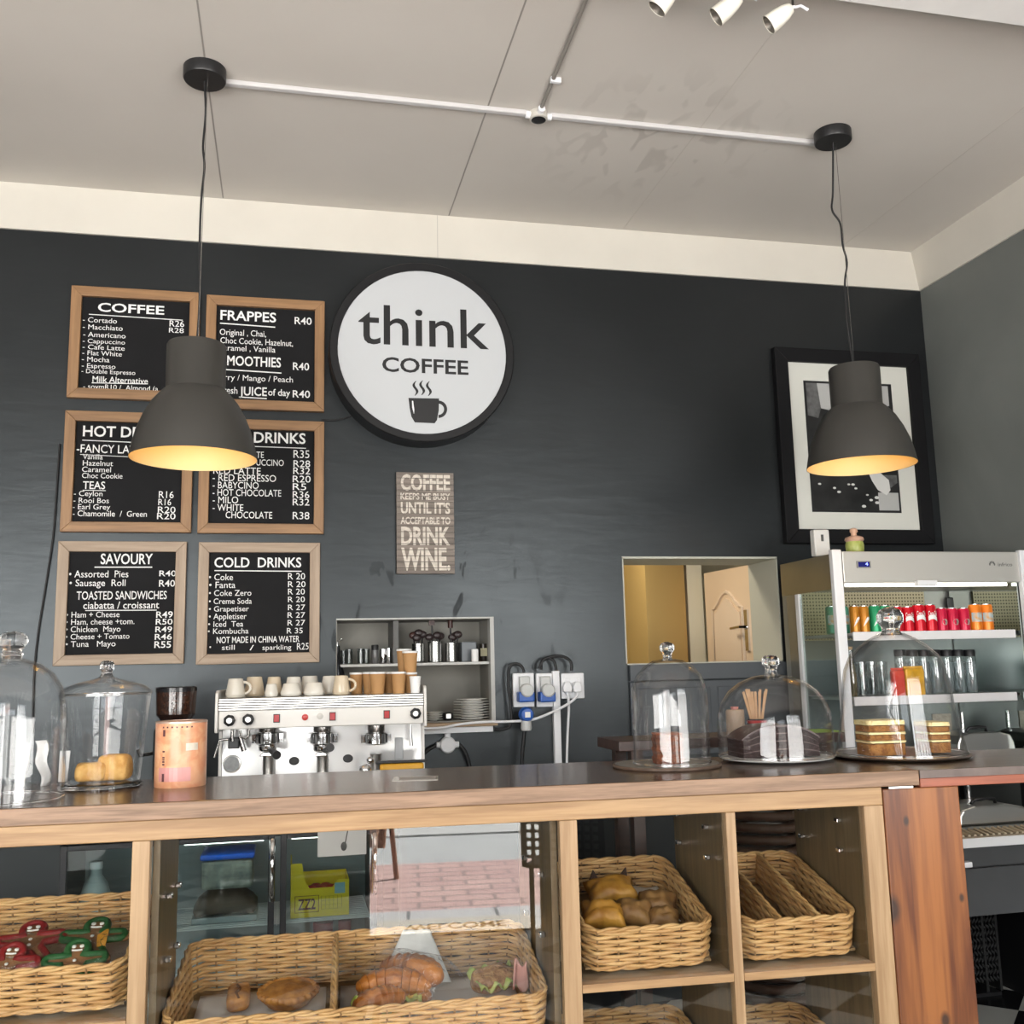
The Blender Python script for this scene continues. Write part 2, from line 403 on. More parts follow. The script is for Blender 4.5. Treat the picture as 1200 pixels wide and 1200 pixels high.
# back wall with a niche and a serving hatch cut through
NX0, NX1, NZ0, NZ1 = .217, .923, 1.262, 1.724
HX0, HX1, HZ0, HZ1 = 1.560, 2.366, 1.495, 2.003
WT = on_x(880, 700, HX1).y                                   # far face of the wall, from the visible reveal
mb = MB()
for x0, x1, z0, z1 in ((LEFT, NX0, 0, CEIL), (NX0, NX1, 0, NZ0), (NX0, NX1, NZ1, CEIL), (NX1, HX0, 0, CEIL), (HX0, HX1, 0, HZ0), (HX0, HX1, HZ1, CEIL), (HX1, RIGHT+.2, 0, CEIL)):
    mb.box(x0, x1, WALL, WT, z0, z1)
struct(mb.build('wall_back', M_wall))
M_niche = mat('niche plaster', (.30, .29, .26), .7, noise_amt=.12, noise_scale=3)
mb = MB(); nb = WALL+.30
mb.box(NX0-.02, NX1+.02, nb, nb+.02, NZ0-.02, NZ1+.02); mb.box(NX0-.02, NX0, WT-.001, nb, NZ0-.02, NZ1+.02) if nb > WT else None
mb.box(NX0, NX0+.004, WALL+.003, nb, NZ0, NZ1); mb.box(NX1-.004, NX1, WALL+.003, nb, NZ0, NZ1); mb.box(NX0, NX1, WALL+.003, nb, NZ1-.004, NZ1); mb.box(NX0, NX1, WALL+.003, nb, NZ0, NZ0+.004)
struct(mb.build('trim_1', M_niche))
# pale metal angle round the niche mouth
mb = MB(); mb.box(NX1-.012, NX1+.006, WALL-.006, WALL+.05, NZ0, NZ1+.004); mb.box(NX0, NX1, WALL-.004, WALL+.004, NZ1-.003, NZ1+.004)
struct(mb.build('trim_2', mat('pale niche edge', (.42, .42, .40), .5)))
# hatch reveal and the room beyond
M_hatch = mat('hatch reveal paint', (.44, .44, .38), .6)
mb = MB()
mb.box(HX1-.006, HX1, WALL-.004, WT, HZ0, HZ1); mb.box(HX0, HX0+.006, WALL-.004, WT, HZ0, HZ1); mb.box(HX0, HX1, WALL-.004, WT, HZ1-.006, HZ1+.004); mb.box(HX0, HX1, WALL-.004, WT, HZ0, HZ0+.006)
struct(mb.build('trim_3', M_hatch))
M_hp = mat('grey hatch panel', (.058, .066, .075), .42)
mb = MB(); mb.box(HX0+.01, HX1+.02, WALL-.03, WALL-.001, HZ0-.075, HZ0); mb.box(HX0+.01, HX1+.02, WALL-.022, WALL-.001, HZ0-.42, HZ0-.08)
mb.box(HX0+.04, HX1-.4, WALL-.028, WALL-.022, HZ0-.40, HZ0-.11); mb.box(HX1-.36, HX1-.01, WALL-.028, WALL-.022, HZ0-.40, HZ0-.11)
struct(mb.build('trim_4', M_hp, bevel=.003))
M_room = mat('cream passage wall', (.58, .52, .36), .8)
BY = 6.35
mb = MB(); mb.box(.6, 3.6, BY, BY+.1, 0, 2.7); struct(mb.build('wall_passage', M_room))
mb = MB(); mb.box(.5, .6, WT, BY, 0, 2.7); struct(mb.build('wall_passage_left', M_room))
mb = MB(); mb.box(3.6, 3.7, WT, BY, 0, 2.7); struct(mb.build('wall_passage_right', M_room))
mb = MB(); mb.box(.5, 3.7, WT, BY+.1, 2.7, 2.8); struct(mb.build('ceiling_passage', M_plain))
mb = MB(); mb.box(.5, 3.7, WT, BY+.1, -.1, 0); struct(mb.build('floor_passage', M_plain))
# pier of wall with warm lamp light put into its ochre colour, then the door frame and the cream panelled door standing ajar
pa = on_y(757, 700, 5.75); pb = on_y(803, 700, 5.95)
mb = MB(); mb.prism([(pa.x, 5.75), (pb.x, 5.95), (pb.x+.02, BY), (pa.x, BY)], 0, 2.65, 'xy'); struct(mb.build('wall_pier', mat('lamp tinted passage wall', (.60, .42, .16), .75)))
d0 = on_y(826, 700, 5.95); d1 = on_y(879, 700, 5.42)
M_door = mat('cream door paint', (.72, .56, .40), .45)
dv = (d1-d0); dv.z = 0; dl = dv.length; dang = math.atan2(dv.y, dv.x)
dz = on_y(826, 672, 5.95).z
door = thing('panelled_door', 'cream panelled door standing ajar beyond the serving hatch', 'door', (d0.x, d0.y, 0), dang)
MB().box(0, dl, 0, .04, .005, dz).build('door_leaf', M_door, door, bevel=.003)
def arch(x0, x1, z0, z1, rise, n=10):
    return [(x0, z0), (x1, z0), (x1, z1)]+[(x1+(x0-x1)*i/n, z1+rise*math.sin(PI*i/n)**2) for i in range(1, n)]+[(x0, z1)]
mb = MB()
for (a, b_) in ((1.12, dz-.24),):
    P = arch(.09, dl-.09, a, b_, .1)
    mb.tube([(p[0], -.002, p[1]) for p in P], .012, 6, closed=True)
mb.prism(arch(.115, dl-.115, 1.145, dz-.27, .09), -.008, 0)
mb.box(.09, dl-.09, -.008, 0, .15, .98)
mb.build('raised_panel', mat('cream door moulding', (.74, .60, .46), .4), door, smooth=40)
mb = MB(); hx = dl-.045
mb.box(hx-.018, hx+.018, -.012, 0, 1.56, 1.80); mb.tube([(hx, -.01, 1.70), (hx, -.055, 1.70), (hx-.10, -.055, 1.695)], .009, 8)
mb.build('door_handle', M_chrome, door, smooth=40)
mb = MB(); fx = on_y(806, 700, 5.97).x
mb.box(fx, d0.x-.005, 5.97, BY, 0, 2.3)
struct(mb.build('trim_5', mat('pale door frame', (.66, .64, .52), .5)))

pl = bpy.data.lights.new('passage_light', 'AREA'); pl.shape = 'DISK'; pl.size = .35; pl.energy = 17; pl.color = (1, .88, .70)
plo = bpy.data.objects.new('passage_light', pl); COL.objects.link(plo); plo.location = (1.75, 5.35, 2.62)
# side walls, ceiling, floor
struct(MB().box(RIGHT, RIGHT+.2, FRONT-.2, WALL, 0, CEIL).build('wall_right', M_wallr))
struct(MB().box(LEFT-.2, LEFT, FRONT-.2, WALL+.2, 0, CEIL).build('wall_left', M_dim))
struct(MB().box(LEFT-.2, RIGHT+.2, FRONT-.2, WALL+.3, CEIL, CEIL+.2).build('ceiling', ceiling_mat()))
struct(MB().box(LEFT-.2, RIGHT+.2, FRONT-.2, WALL+.2, -.1, 0).build('floor', floor_mat()))
# pale cornice band, leaning a little at the corner
BZ = 3.445
mb = MB()
mb.prism([(LEFT, BZ), (RIGHT+.002, BZ), (RIGHT-.045, CEIL), (LEFT, CEIL)], WALL-.012, WALL-.0005)
struct(mb.build('trim_6', M_band))
mb = MB(); A = [(RIGHT-.012, BZ), (RIGHT-.0005, BZ), (RIGHT-.0005, CEIL), (RIGHT-.045, CEIL)]
mb.prism(A, FRONT, WALL-.012)
struct(mb.build('trim_7', M_band))
struct(MB().box(.688, .691, WALL-.0128, WALL-.011, BZ, CEIL).build('trim_8', mat('cornice joint grey', (.45, .43, .39), .8)))  # thin grey joint line across the cornice band
# ceiling board joints
jm = mat('ceiling joint filler', (.30, .28, .255), .9)
for i, (px, py) in enumerate(((262, 236), (524, 258))):
    x = on_z(px, py, CEIL).x
    struct(MB().box(x-.003, x+.003, 1.2, WALL-.02, CEIL-.0012, CEIL).build('trim_%d' % (9+i), jm))
for i, (px, py, q) in enumerate(((748, 245, (880, 80)), (1010, 271, (1100, 195)))):
    a = on_z(px, py, CEIL)
    struct(MB().box(a.x-.002, a.x+.002, 1.8, WALL-.02, CEIL-.001, CEIL).build('trim_%d' % (11+i), mat('faint joint', (.53, .50, .455), .9)))
# white beam near the camera, top right
bz = CEIL-.14
q0 = on_z(940, 0, bz); 
struct(MB().box(LEFT, RIGHT, q0.y-.34, q0.y-.02, bz, CEIL).build('beam', mat('beam paint', (.74, .73, .71), .6, noise_amt=.06, noise_scale=5)))

# shop front behind the camera: doorway, sill walls, windows, the street outside
DX0, DX1, DZ = .06, 1.04, 2.35
mb = MB()
for x0, x1, z0, z1 in ((LEFT, WIN_L[0], 0, CEIL), (WIN_L[0], WIN_L[1], 0, WIN_L[2]), (WIN_L[0], WIN_L[1], WIN_L[3], CEIL), (WIN_L[1], DX0, 0, CEIL), (DX0, DX1, DZ, CEIL), (DX1, WIN_R[0], 0, CEIL), (WIN_R[0], WIN_R[1], 0, WIN_R[2]), (WIN_R[0], WIN_R[1], WIN_R[3], CEIL), (WIN_R[1], RIGHT, 0, CEIL)):
    mb.box(x0, x1, FRONT-.15, FRONT, z0, z1)
struct(mb.build('wall_front', M_dim))
M_frame = mat('dark window frame', (.05, .05, .05), .5)
for i, W_ in enumerate((WIN_L, WIN_R)):
    mb = MB(); n = max(2, round((W_[1]-W_[0])/.32))
    for k in range(n+1):
        x = W_[0]+(W_[1]-W_[0])*k/n; mb.box(x-.03, x+.03, FRONT-.09, FRONT-.04, W_[2], W_[3])
    for z in (W_[2]+.025, W_[2]+.62, W_[2]+1.25, W_[2]+1.8, W_[3]-.025): mb.box(W_[0], W_[1], FRONT-.088, FRONT-.042, z-.025, z+.025)
    o = mb.build('window_%d' % (i+1), M_frame); struct(o)
mb = MB(); mb.box(DX0-.05, DX0, FRONT-.17, FRONT+.02, 0, DZ+.05); mb.box(DX1, DX1+.05, FRONT-.17, FRONT+.02, 0, DZ+.05); mb.box(DX0, DX1, FRONT-.17, FRONT+.02, DZ, DZ+.05)
struct(mb.build('door_1', M_frame))
struct(MB().box(-14, 16, -1.5, FRONT-.15, -.12, -.012).build('ground_step', paver_mat('pale slab step', (.50, .50, .50), (.46, .46, .46), (.16, .16, .16), .55, .4)))
struct(MB().box(-14, 16, -3.1, -1.5, -.12, -.02).build('ground_paving', paver_mat('pink brick paving', (.52, .36, .33), (.46, .31, .29), (.26, .19, .18), .34, .16)))
struct(MB().box(-14, 16, -4.6, -3.1, -.16, -.06).build('ground_road', mat('grey tarmac', (.42, .43, .43), .9, noise_amt=.10, noise_scale=4)))
struct(MB().box(-14, 16, -16, -4.6, -.14, -.04).build('ground_far_pavement', mat('pale concrete', (.48, .48, .47), .9, noise_amt=.1, noise_scale=2)))
struct(MB().box(-14, 16, -16.3, -16, -.2, 5).build('wall_across_street', mat('pale facade', (.5, .48, .45), .9)))

# ================================================================== ON THE BACK WALL
FACE = WALL-.012                                             # plane of the chalk surfaces
def wall_xz(px, py, Y=FACE): p = on_y(px, py, Y); return p.x, p.z

def menu_board(label, tl, br, mats, lines, rules):
    """tl, br: outer corners in the picture; lines: (text, x0, x1, y of the baseline at its left end, capital height, bold)"""
    x0, z1 = wall_xz(*tl, WALL-.03); x1, z0 = wall_xz(*br, WALL-.03)
    cx, cz = (x0+x1)/2, (z0+z1)/2; hw, hh = (x1-x0)/2, (z1-z0)/2
    t = thing('menu_board', label, 'menu board', (cx, WALL, cz), group='chalk menu boards on the black wall')
    b = .044
    for g in (-1, 1): MB().prism([(-hw, g*hh), (hw, g*hh), (hw-b, g*(hh-b)), (-hw+b, g*(hh-b))], -.03, -.002).build('frame_rail', mats[0], t, bevel=.002)
    for g in (-1, 1): MB().prism([(g*hw, -hh), (g*(hw-b), -hh+b), (g*(hw-b), hh-b), (g*hw, hh)], -.03, -.002).build('frame_stile', mats[1], t, bevel=.002)
    MB().box(-hw+b-.002, hw-b+.002, -.012, -.003, -hh+b-.002, hh-b+.002).build('chalkboard', M_chalk, t)
    mb = MB()
    for body, a, c, yb, cap, bold in lines:
        X0, Z = wall_xz(a, yb); X1, _ = wall_xz(c, yb); _, Z2 = wall_xz(a, yb-cap)
        text_into(mb, body, X0-cx, X1-cx, Z-cz, Z2-Z, -.0132, bold)
    for (ax, ay), (bx, by), th in rules:
        X0, Z = wall_xz(ax, ay); X1, Zb = wall_xz(bx, by); q = th*.0018
        mb.poly([(X0-cx, -.0132, Z-cz-q), (X1-cx, -.0132, Zb-cz-q), (X1-cx, -.0132, Zb-cz+q), (X0-cx, -.0132, Z-cz+q)])
    mb.build('chalk_lettering', M_chalkw, t)
    return t
def A3(ox, oy, k):
    def T(body, a, c, yb, cap, bold=0.0): return (body, ox+a/k, ox+c/k, oy+yb/k, cap/k, bold)
    def Rl(a, ay, c, cy, th=1): return ((ox+a/k, oy+ay/k), (ox+c/k, oy+cy/k), th)
    return T, Rl
BR = (M_board, M_boardv); GR = (M_boardg, M_boardgv)
T, Q = A3(60, 320, 6)
menu_board('chalk menu board headed COFFEE, top left of the six', (83.8, 334), (231.5, 470.5), BR,
    [T('COFFEE', 328, 795, 270, 62, .018), T('- Cortado', 222, 462, 343, 34), T('- Macchiato', 222, 503, 393, 34), T('- Americano', 225, 523, 446, 34), T('- Cappuccino', 222, 520, 490, 30),
     T('- Cafe Latte', 220, 517, 533, 32), T('- Flat White', 218, 497, 575, 32), T('- Mocha', 215, 410, 620, 34), T('- Espresso', 215, 452, 665, 32), T('- Double Espresso', 212, 592, 702, 30),
     T('Milk Alternative', 290, 680, 766, 42, .006), T('- soymR10 /  Almond (a', 225, 752, 812, 34), T('R26', 832, 935, 375, 42), T('R28', 828, 932, 418, 34)],
    [Q(265, 290, 925, 332), Q(285, 772, 680, 780)])
T, Q = A3(220, 330, 6.667)
menu_board('chalk menu board headed FRAPPES, with SMOOTHIES and JUICE, half behind the left lamp', (242.2, 345), (379.8, 482.3), BR,
    [T('FRAPPES', 255, 690, 298, 76, .015), T('R40', 835, 968, 332, 55, .008), T('Original , Chai,', 250, 612, 415, 46), T('Choc Cookie, Hazelnut,', 255, 822, 480, 46), T('Caramel , Vanilla', 235, 685, 535, 44),
     T('SMOOTHIES', 265, 728, 652, 76, .015), T('R40', 822, 948, 690, 58, .008), T('Berry / Mango / Peach', 215, 822, 765, 44), T('Fresh', 250, 388, 872, 52), T('JUICE', 405, 618, 888, 68, .015), T('of day', 628, 800, 890, 52, .008), T('R40', 820, 955, 905, 56, .008)],
    [Q(252, 325, 683, 357, 1.4), Q(270, 686, 732, 715, 1.4), Q(400, 902, 617, 915, 1.4)])
T, Q = A3(40, 310, 3.3333)
T2, Q2 = A3(40, 540, 3.3333)
menu_board('chalk menu board headed HOT DRINKS, with FANCY LATTES and TEAS', (76.5, 480.5), (223.5, 624), BR,
    [T('HOT DRINKS', 190, 545, 671, 42, .018), T('-FANCY LATTES', 166, 460, 734, 32, .006), T('Vanilla', 190, 268, 760, 20), T('Hazelnut', 190, 308, 785, 20), T2('Caramel', 187, 300, 43, 20), T2('Choc Cookie', 187, 345, 67, 20),
     T2('TEAS', 190, 277, 110, 30, .008), T2('- Ceylon', 155, 267, 137, 20), T2('- Rooi Bos', 153, 292, 164, 20), T2('- Earl Grey', 150, 297, 189, 20), T2('- Chamomile  /  Green', 150, 440, 216, 22),
     T2('R16', 487, 545, 145, 26), T2('R16', 485, 535, 173, 24), T2('R20', 483, 552, 203, 24), T2('R20', 480, 552, 228, 24)],
    [Q(188, 686, 575, 703), Q(180, 742, 385, 752, .7), Q2(190, 115, 280, 117, .8)])
menu_board('chalk menu board listing RED ESPRESSO and HOT CHOCOLATE, right column, middle row', (234.5, 489.5), (379.3, 625.5), BR,
    [T('DRINKS', 858, 1060, 696, 42, .018), T('TE', 868, 897, 755, 24), T('R35', 1013, 1075, 755, 30), T('UCCINO', 868, 975, 785, 24), T2('R28', 1013, 1078, 24, 26), T2('RED LATTE', 700, 885, 50, 26), T2('R32', 1012, 1078, 52, 26),
     T2('- RED ESPRESSO', 697, 945, 78, 26), T2('R20', 1010, 1080, 84, 26), T2('- BABYCINO', 697, 877, 107, 26), T2('R5', 1010, 1063, 114, 26), T2('- HOT CHOCOLATE', 697, 965, 136, 26), T2('R36', 1010, 1075, 145, 26),
     T2('- MILO', 697, 797, 165, 26), T2('R32', 1010, 1075, 174, 26), T2('- WHITE', 697, 817, 195, 26), T2('CHOCOLATE', 748, 930, 224, 26), T2('R38', 1010, 1075, 228, 28)],
    [Q(862, 711, 1062, 718)])
T, Q = A3(40, 620, 6)
menu_board('chalk menu board headed SAVOURY, with TOASTED SANDWICHES', (68.3, 634), (215, 777.5), GR,
    [T('SAVOURY', 467, 833, 247, 74, .015), T('\u2022 Assorted  Pies', 245, 662, 340, 48), T('R40', 880, 998, 332, 40, .008), T('\u2022 Sausage  Roll', 248, 642, 402, 46), T('R40', 878, 990, 405, 46, .008),
     T('TOASTED SANDWICHES', 298, 932, 497, 58, .006), T('ciabatta / croissant', 345, 878, 562, 50, .006), T('\u2022 Ham + Cheese', 225, 600, 623, 40), T('R49', 858, 975, 624, 44, .008), T('\u2022 Ham, cheese +tom.', 222, 705, 674, 40), T('R50', 855, 973, 672, 40, .008),
     T('\u2022 Chicken  Mayo', 220, 607, 726, 40), T('R49', 852, 970, 726, 40, .008), T('\u2022 Cheese + Tomato', 220, 670, 777, 38), T('R46', 848, 968, 778, 40, .008), T('\u2022 Tuna   Mayo', 220, 572, 830, 40), T('R55', 845, 962, 836, 46, .008)],
    [Q(425, 268, 830, 268, 1.3), Q(360, 573, 862, 570)])
T, Q = A3(210, 620, 6)
menu_board('chalk menu board headed COLD DRINKS, above the espresso machine', (233, 635.3), (374.3, 776), GR,
    [T('COLD  DRINKS', 247, 858, 270, 70, .015), T('\u2022 Coke', 208, 378, 360, 44), T('R 20', 765, 885, 354, 44), T('\u2022 Fanta', 210, 395, 415, 44), T('R 20', 765, 888, 408, 40), T('\u2022 Coke Zero', 208, 507, 470, 40), T('R 20', 765, 883, 460, 40), T('\u2022 Creme Soda', 208, 510, 527, 38), T('R 20', 765, 883, 514, 38),
     T('\u2022 Grapetiser', 208, 490, 580, 36), T('R 27', 765, 885, 570, 38), T('\u2022 Appletiser', 208, 473, 635, 40), T('R 27', 762, 885, 624, 38), T('\u2022 Iced  Tea', 203, 450, 688, 38), T('R 27', 762, 885, 678, 38), T('\u2022 Kombucha', 200, 487, 738, 38), T('R 35', 757, 868, 734, 38),
     T('NOT MADE IN CHINA WATER', 263, 845, 803, 44, .008), T('\u2022', 212, 224, 848, 36), T('still', 300, 390, 850, 34), T('/', 495, 525, 852, 36), T('sparkling', 585, 788, 850, 34), T('R25', 828, 910, 848, 46)],
    [Q(248, 292, 860, 297, 1.2)])

# round light-box sign
SY = WALL-.13
sc = on_y(496.3, 411.5, SY); sr = (on_y(604.5, 411.5, SY).x-on_y(388, 411.5, SY).x)/2
sign = thing('round_sign', 'round white wall sign reading think COFFEE with a cup, in a black rim', 'sign', (sc.x, WALL, sc.z))
RX = Matrix.Rotation(PI/2, 4, 'X')                           # lathe axis z -> -y
ri = sr*.912
mb = MB(); mb.lathe([(sr, .002), (sr, .128), (sr-.004, .133), (ri+.004, .133), (ri, .129), (ri, .122)], 72, M=RX, cap0=True, cap1=False)
mb.build('rim', mat('sign rim black', (.010, .010, .011), .5, spec=.3), sign, smooth=35)
MB().lathe([(ri, .118), (ri, .1225)], 72, M=RX).build('face_panel', mat('sign white acrylic', (.47, .485, .50), .45, emit=(.95, .98, 1), estr=.03), sign)
def sgn(px, py): p = on_y(px, py, WALL-.124); return p.x-sc.x, p.z-sc.z
ox, oy, k = 370, 290, 2.927
mb = MB()
def stxt(body, a, c, yb, cap, bold):
    X0, Z = sgn(ox+a/k, oy+yb/k); X1, _ = sgn(ox+c/k, oy+yb/k); _, Z2 = sgn(ox+a/k, oy+(yb-cap)/k)
    text_into(mb, body, X0, X1, Z, Z2-Z, -.1236, bold)
stxt('think', 146, 594, 328, 136, .006); stxt('COFFEE', 228, 524, 425, 50, .02)
mb.build('lettering', M_black, sign)
mb = MB()
def P2(x, y): a, b_ = sgn(ox+x/k, oy+y/k); return (a, -.1238, b_)
cupl = [(318, 516), (322, 550), (328, 580), (340, 600), (408, 603), (416, 592), (422, 560), (423, 518)]
mb.poly([P2(*p) for p in cupl])
hn = 14; outer = [(421+30*math.cos(t)*1.0, 555-30*math.sin(t)) for t in [PI/2-PI*i/hn for i in range(hn+1)]]; inner = [(421+19*math.cos(t), 555-19*math.sin(t)) for t in [PI/2-PI*i/hn for i in range(hn+1)]]
for i in range(hn): mb.poly([P2(*outer[i]), P2(*outer[i+1]), P2(*inner[i+1]), P2(*inner[i])])
for sx_, lo in ((340, 508), (363, 506), (386, 509)):
    pts = [(sx_+7*math.sin(t*2*PI)+t*4, lo-50*t) for t in [i/12 for i in range(13)]]
    for (a, b_), (c, d), i in zip(pts, pts[1:], range(12)):
        w0 = 4.2*math.sin(PI*(i+.6)/13)+.9; w1 = 4.2*math.sin(PI*(i+1.6)/13)+.9
        mb.poly([P2(a-w0, b_), P2(a+w0, b_), P2(c+w1, d), P2(c-w1, d)])
mb.build('cup_emblem', M_black, sign)
mb = MB(); mb.poly([(p[0], -.1242, p[2]) for p in [P2(330, 526), P2(334, 526), P2(338, 556), P2(337, 572), P2(331, 550)]])
mb.build('cup_highlight', mat('sign white print', (.74, .76, .78), .4), sign)

# slatted wooden motto plaque
PYF = WALL-.025
x0, z1 = wall_xz(464.5, 553, PYF); x1, z0 = wall_xz(533, 672.5, PYF); cx, cz = (x0+x1)/2, (z0+z1)/2
plq = thing('wooden_plaque', 'small grey slatted wooden plaque about coffee and wine below the round sign', 'sign', (cx, WALL, cz))
mb = MB(); ns = 17; hw, hh = (x1-x0)/2, (z1-z0)/2
for i in range(ns):
    a = -hh+2*hh*i/ns; mb.box(-hw, hw, -.025, -.008, a+.0012, a+2*hh/ns-.0012)
mb.build('slat_face', wood('grey weathered slat', (.24, .20, .17), (.12, .10, .085), 'x', .7), plq)
MB().box(-hw+.004, hw-.004, -.0225, -.002, -hh+.002, hh-.002).build('backing', mat('plaque backing', (.06, .05, .045), .8), plq)
ox, oy, k = 430, 540, 8
mb = MB()
for body, a, c, yb, cap, bold in (('COFFEE', 318, 780, 278, 152, .03), ('KEEPS ME BUSY', 315, 780, 362, 62, .02), ("UNTIL IT'S", 318, 780, 495, 110, .03), ('ACCEPTABLE TO', 316, 782, 592, 66, .025), ('DRINK', 322, 780, 790, 172, .03), ('WINE.', 322, 782, 1028, 214, .03)):
    X0, Z = wall_xz(ox+a/k, oy+yb/k, PYF); X1, _ = wall_xz(ox+c/k, oy+yb/k, PYF); _, Z2 = wall_xz(ox+a/k, oy+(yb-cap)/k, PYF)
    text_into(mb, body, X0-cx, X1-cx, Z-cz, Z2-Z, -.0256, bold)
# the print breaks at every slat joint
for i in range(1, ns):
    a = -hh+2*hh*i/ns
    bmesh.ops.bisect_plane(mb.bm, geom=mb.bm.verts[:]+mb.bm.edges[:]+mb.bm.faces[:], plane_co=(0, 0, a-.0014), plane_no=(0, 0, 1))
    bmesh.ops.bisect_plane(mb.bm, geom=mb.bm.verts[:]+mb.bm.edges[:]+mb.bm.faces[:], plane_co=(0, 0, a+.0014), plane_no=(0, 0, 1))
    kill = [f for f in mb.bm.faces if abs(f.calc_center_median().z-a) < .0014]
    bmesh.ops.delete(mb.bm, geom=kill, context='FACES')
mb.build('painted_lettering', mat('worn cream paint', (.66, .60, .52), .8, noise_amt=.25, noise_scale=60), plq)

# black framed photograph on the right
PY = WALL-.035
ml = on_y(922, 424.8, WALL-.02); mr = on_y(1077.5, 622, WALL-.02)
fx0, fx1, fz1, fz0 = ml.x-.075, mr.x+.075, ml.z+.075, mr.z-.07
fx1 = min(fx1, RIGHT-.03); cx, cz = (fx0+fx1)/2, (fz0+fz1)/2; hw, hh = (fx1-fx0)/2, (fz1-fz0)/2
pic = thing('framed_photograph', 'large black framed black and white photograph behind the right lamp', 'picture', (cx, WALL, cz))
b = .072; mb = MB()
for P in ([(-hw, -hh), (hw, -hh), (hw-b, -hh+b), (-hw+b, -hh+b)], [(-hw, hh), (hw, hh), (hw-b, hh-b), (-hw+b, hh-b)], [(-hw, -hh), (-hw+b, -hh+b), (-hw+b, hh-b), (-hw, hh)], [(hw, -hh), (hw-b, -hh+b), (hw-b, hh-b), (hw, hh)]): mb.prism(P, -.04, -.002)
mb.build('frame', mat('matt black frame', (.006, .006, .007), .6, spec=.2), pic, bevel=.003)
MB().box(-hw+b-.003, hw-b+.003, -.02, -.004, -hh+b-.003, hh-b+.003).build('mount', mat('white picture mount', (.62, .62, .57), .8), pic)
def pc(px, py, d): p = on_y(px, py, WALL-.021); return (p.x-cx, d, p.z-cz)
ox, oy, k = 860, 380, 4.286
def pq(x, y, d): return pc(ox+x/k, oy+y/k, d)
a_ = pq(348, 282, 0); c_ = pq(843, 948, 0); px0, px1, pz1, pz0 = a_[0], c_[0], a_[2], c_[2]
MB().box(px0, px1, -.0212, -.0201, pz0, pz1).build('print_border', M_black, pic)
mb = MB(); mb.box(px0+.012, px1-.012, -.0222, -.0213, pz0+.012, pz1-.012)
PM = [mat('photo dark tone', (.02, .02, .02), .35, noise_amt=.6, noise_scale=9), mat('photo pale tone', (.42, .42, .41), .35), mat('photo mid tone', (.13, .13, .13), .35, noise_amt=.5, noise_scale=30), mat('photo bright tone', (.6, .6, .58), .35)]
D = -.0226
def inp(u, v, d=D): return (px0+.012+(px1-px0-.024)*u, d, pz1-.012-(pz1-pz0-.024)*v)
mb.mi = 1; mb.poly([inp(*p) for p in ((.13, 0), (.98, 0), (.98, .16), (.8, .2), (.62, .18), (.3, .22), (.16, .20))])
mb.mi = 2; mb.poly([inp(*p) for p in ((0, 0), (.13, 0), (.16, .2), (.12, .28), (0, .26))])
mb.poly([inp(*p) for p in ((.7, .72), (1, .72), (1, .78), (.92, .82), (.74, .79))])
mb.mi = 1; mb.poly([inp(*p) for p in ((.76, .86), (1, .86), (1, 1), (.76, 1))])
mb.mi = 3; mb.poly([inp(u, v, D-.0003) for u, v in ((.66, .70), (.80, .70), (.90, .76), (.91, .84), (.86, .88), (.76, .84), (.70, .77))])
rnd = random.Random(4)
for u, v in ((.25, .83), (.42, .80), (.47, .80), (.50, .83), (.63, .88), (.67, .92), (.74, .90), (.74, .94), (.58, .97), (.08, .80), (.3, .86)):
    r = .008+.006*rnd.random(); q = inp(u, v, D-.0003)
    mb.poly([(q[0]+r*math.cos(t), q[1], q[2]+.6*r*math.sin(t)) for t in [2*PI*i/8 for i in range(8)]])
mb.build('photo_print', PM, pic)

# wall cables, sockets, trunking
def cable(name, label, pts, r, Y=None, m=M_rubber, seg=6):
    out = []
    P = [Vector(p) for p in pts]; n = len(P)
    for i in range(n-1):
        p0, p1, p2, p3 = P[max(i-1, 0)], P[i], P[i+1], P[min(i+2, n-1)]
        for s in range(seg):
            t = s/seg; out.append(.5*((2*p1)+(p2-p0)*t+(2*p0-5*p1+4*p2-p3)*t*t+(3*p1-p0-3*p2+p3)*t**3))
    out.append(P[-1])
    return out
def cable_obj(name, label, cat, pts, r, m=M_rubber, loc=None, group=None):
    pts = cable(None, None, pts, r); c = pts[0].copy()
    o = MB().tube([p-c for p in pts], r, 7).build(name, m, smooth=60, loc=c)
    return tag(o, label, cat, group)
Yc = WALL-.008
cable_obj('wall_cable', 'thin black cable running down the wall left of the menu boards', 'cable', [on_y(x, y, Yc) for x, y in ((70, 520), (66, 580), (62, 630), (53, 690), (45, 740), (40, 790), (38, 860))], .004)
cable_obj('sign_cable', 'thin black cable from the menu boards to the round sign', 'cable', [on_y(x, y, Yc) for x, y in ((377, 492), (392, 492.5), (404, 490), (414, 486))], .004)
def plate(name, label, cat, px0, py0, px1, py1, group=None, dep=.022, m=M_white):
    x0, z1 = wall_xz(px0, py0, WALL-dep); x1, z0 = wall_xz(px1, py1, WALL-dep); cx, cz = (x0+x1)/2, (z0+z1)/2
    t = thing(name, label, cat, (cx, WALL, cz), group=group); hw, hh = (x1-x0)/2, (z1-z0)/2
    MB().box(-hw, hw, -dep, -.001, -hh, hh).build('plate', m, t, bevel=.004)
    return t, hw, hh
ox, oy, k = 370, 690, 3.53
M_blue = mat('blue plug plastic', (.01, .085, .38), .35)
M_greyplug = mat('pale grey plastic', (.50, .51, .50), .4)
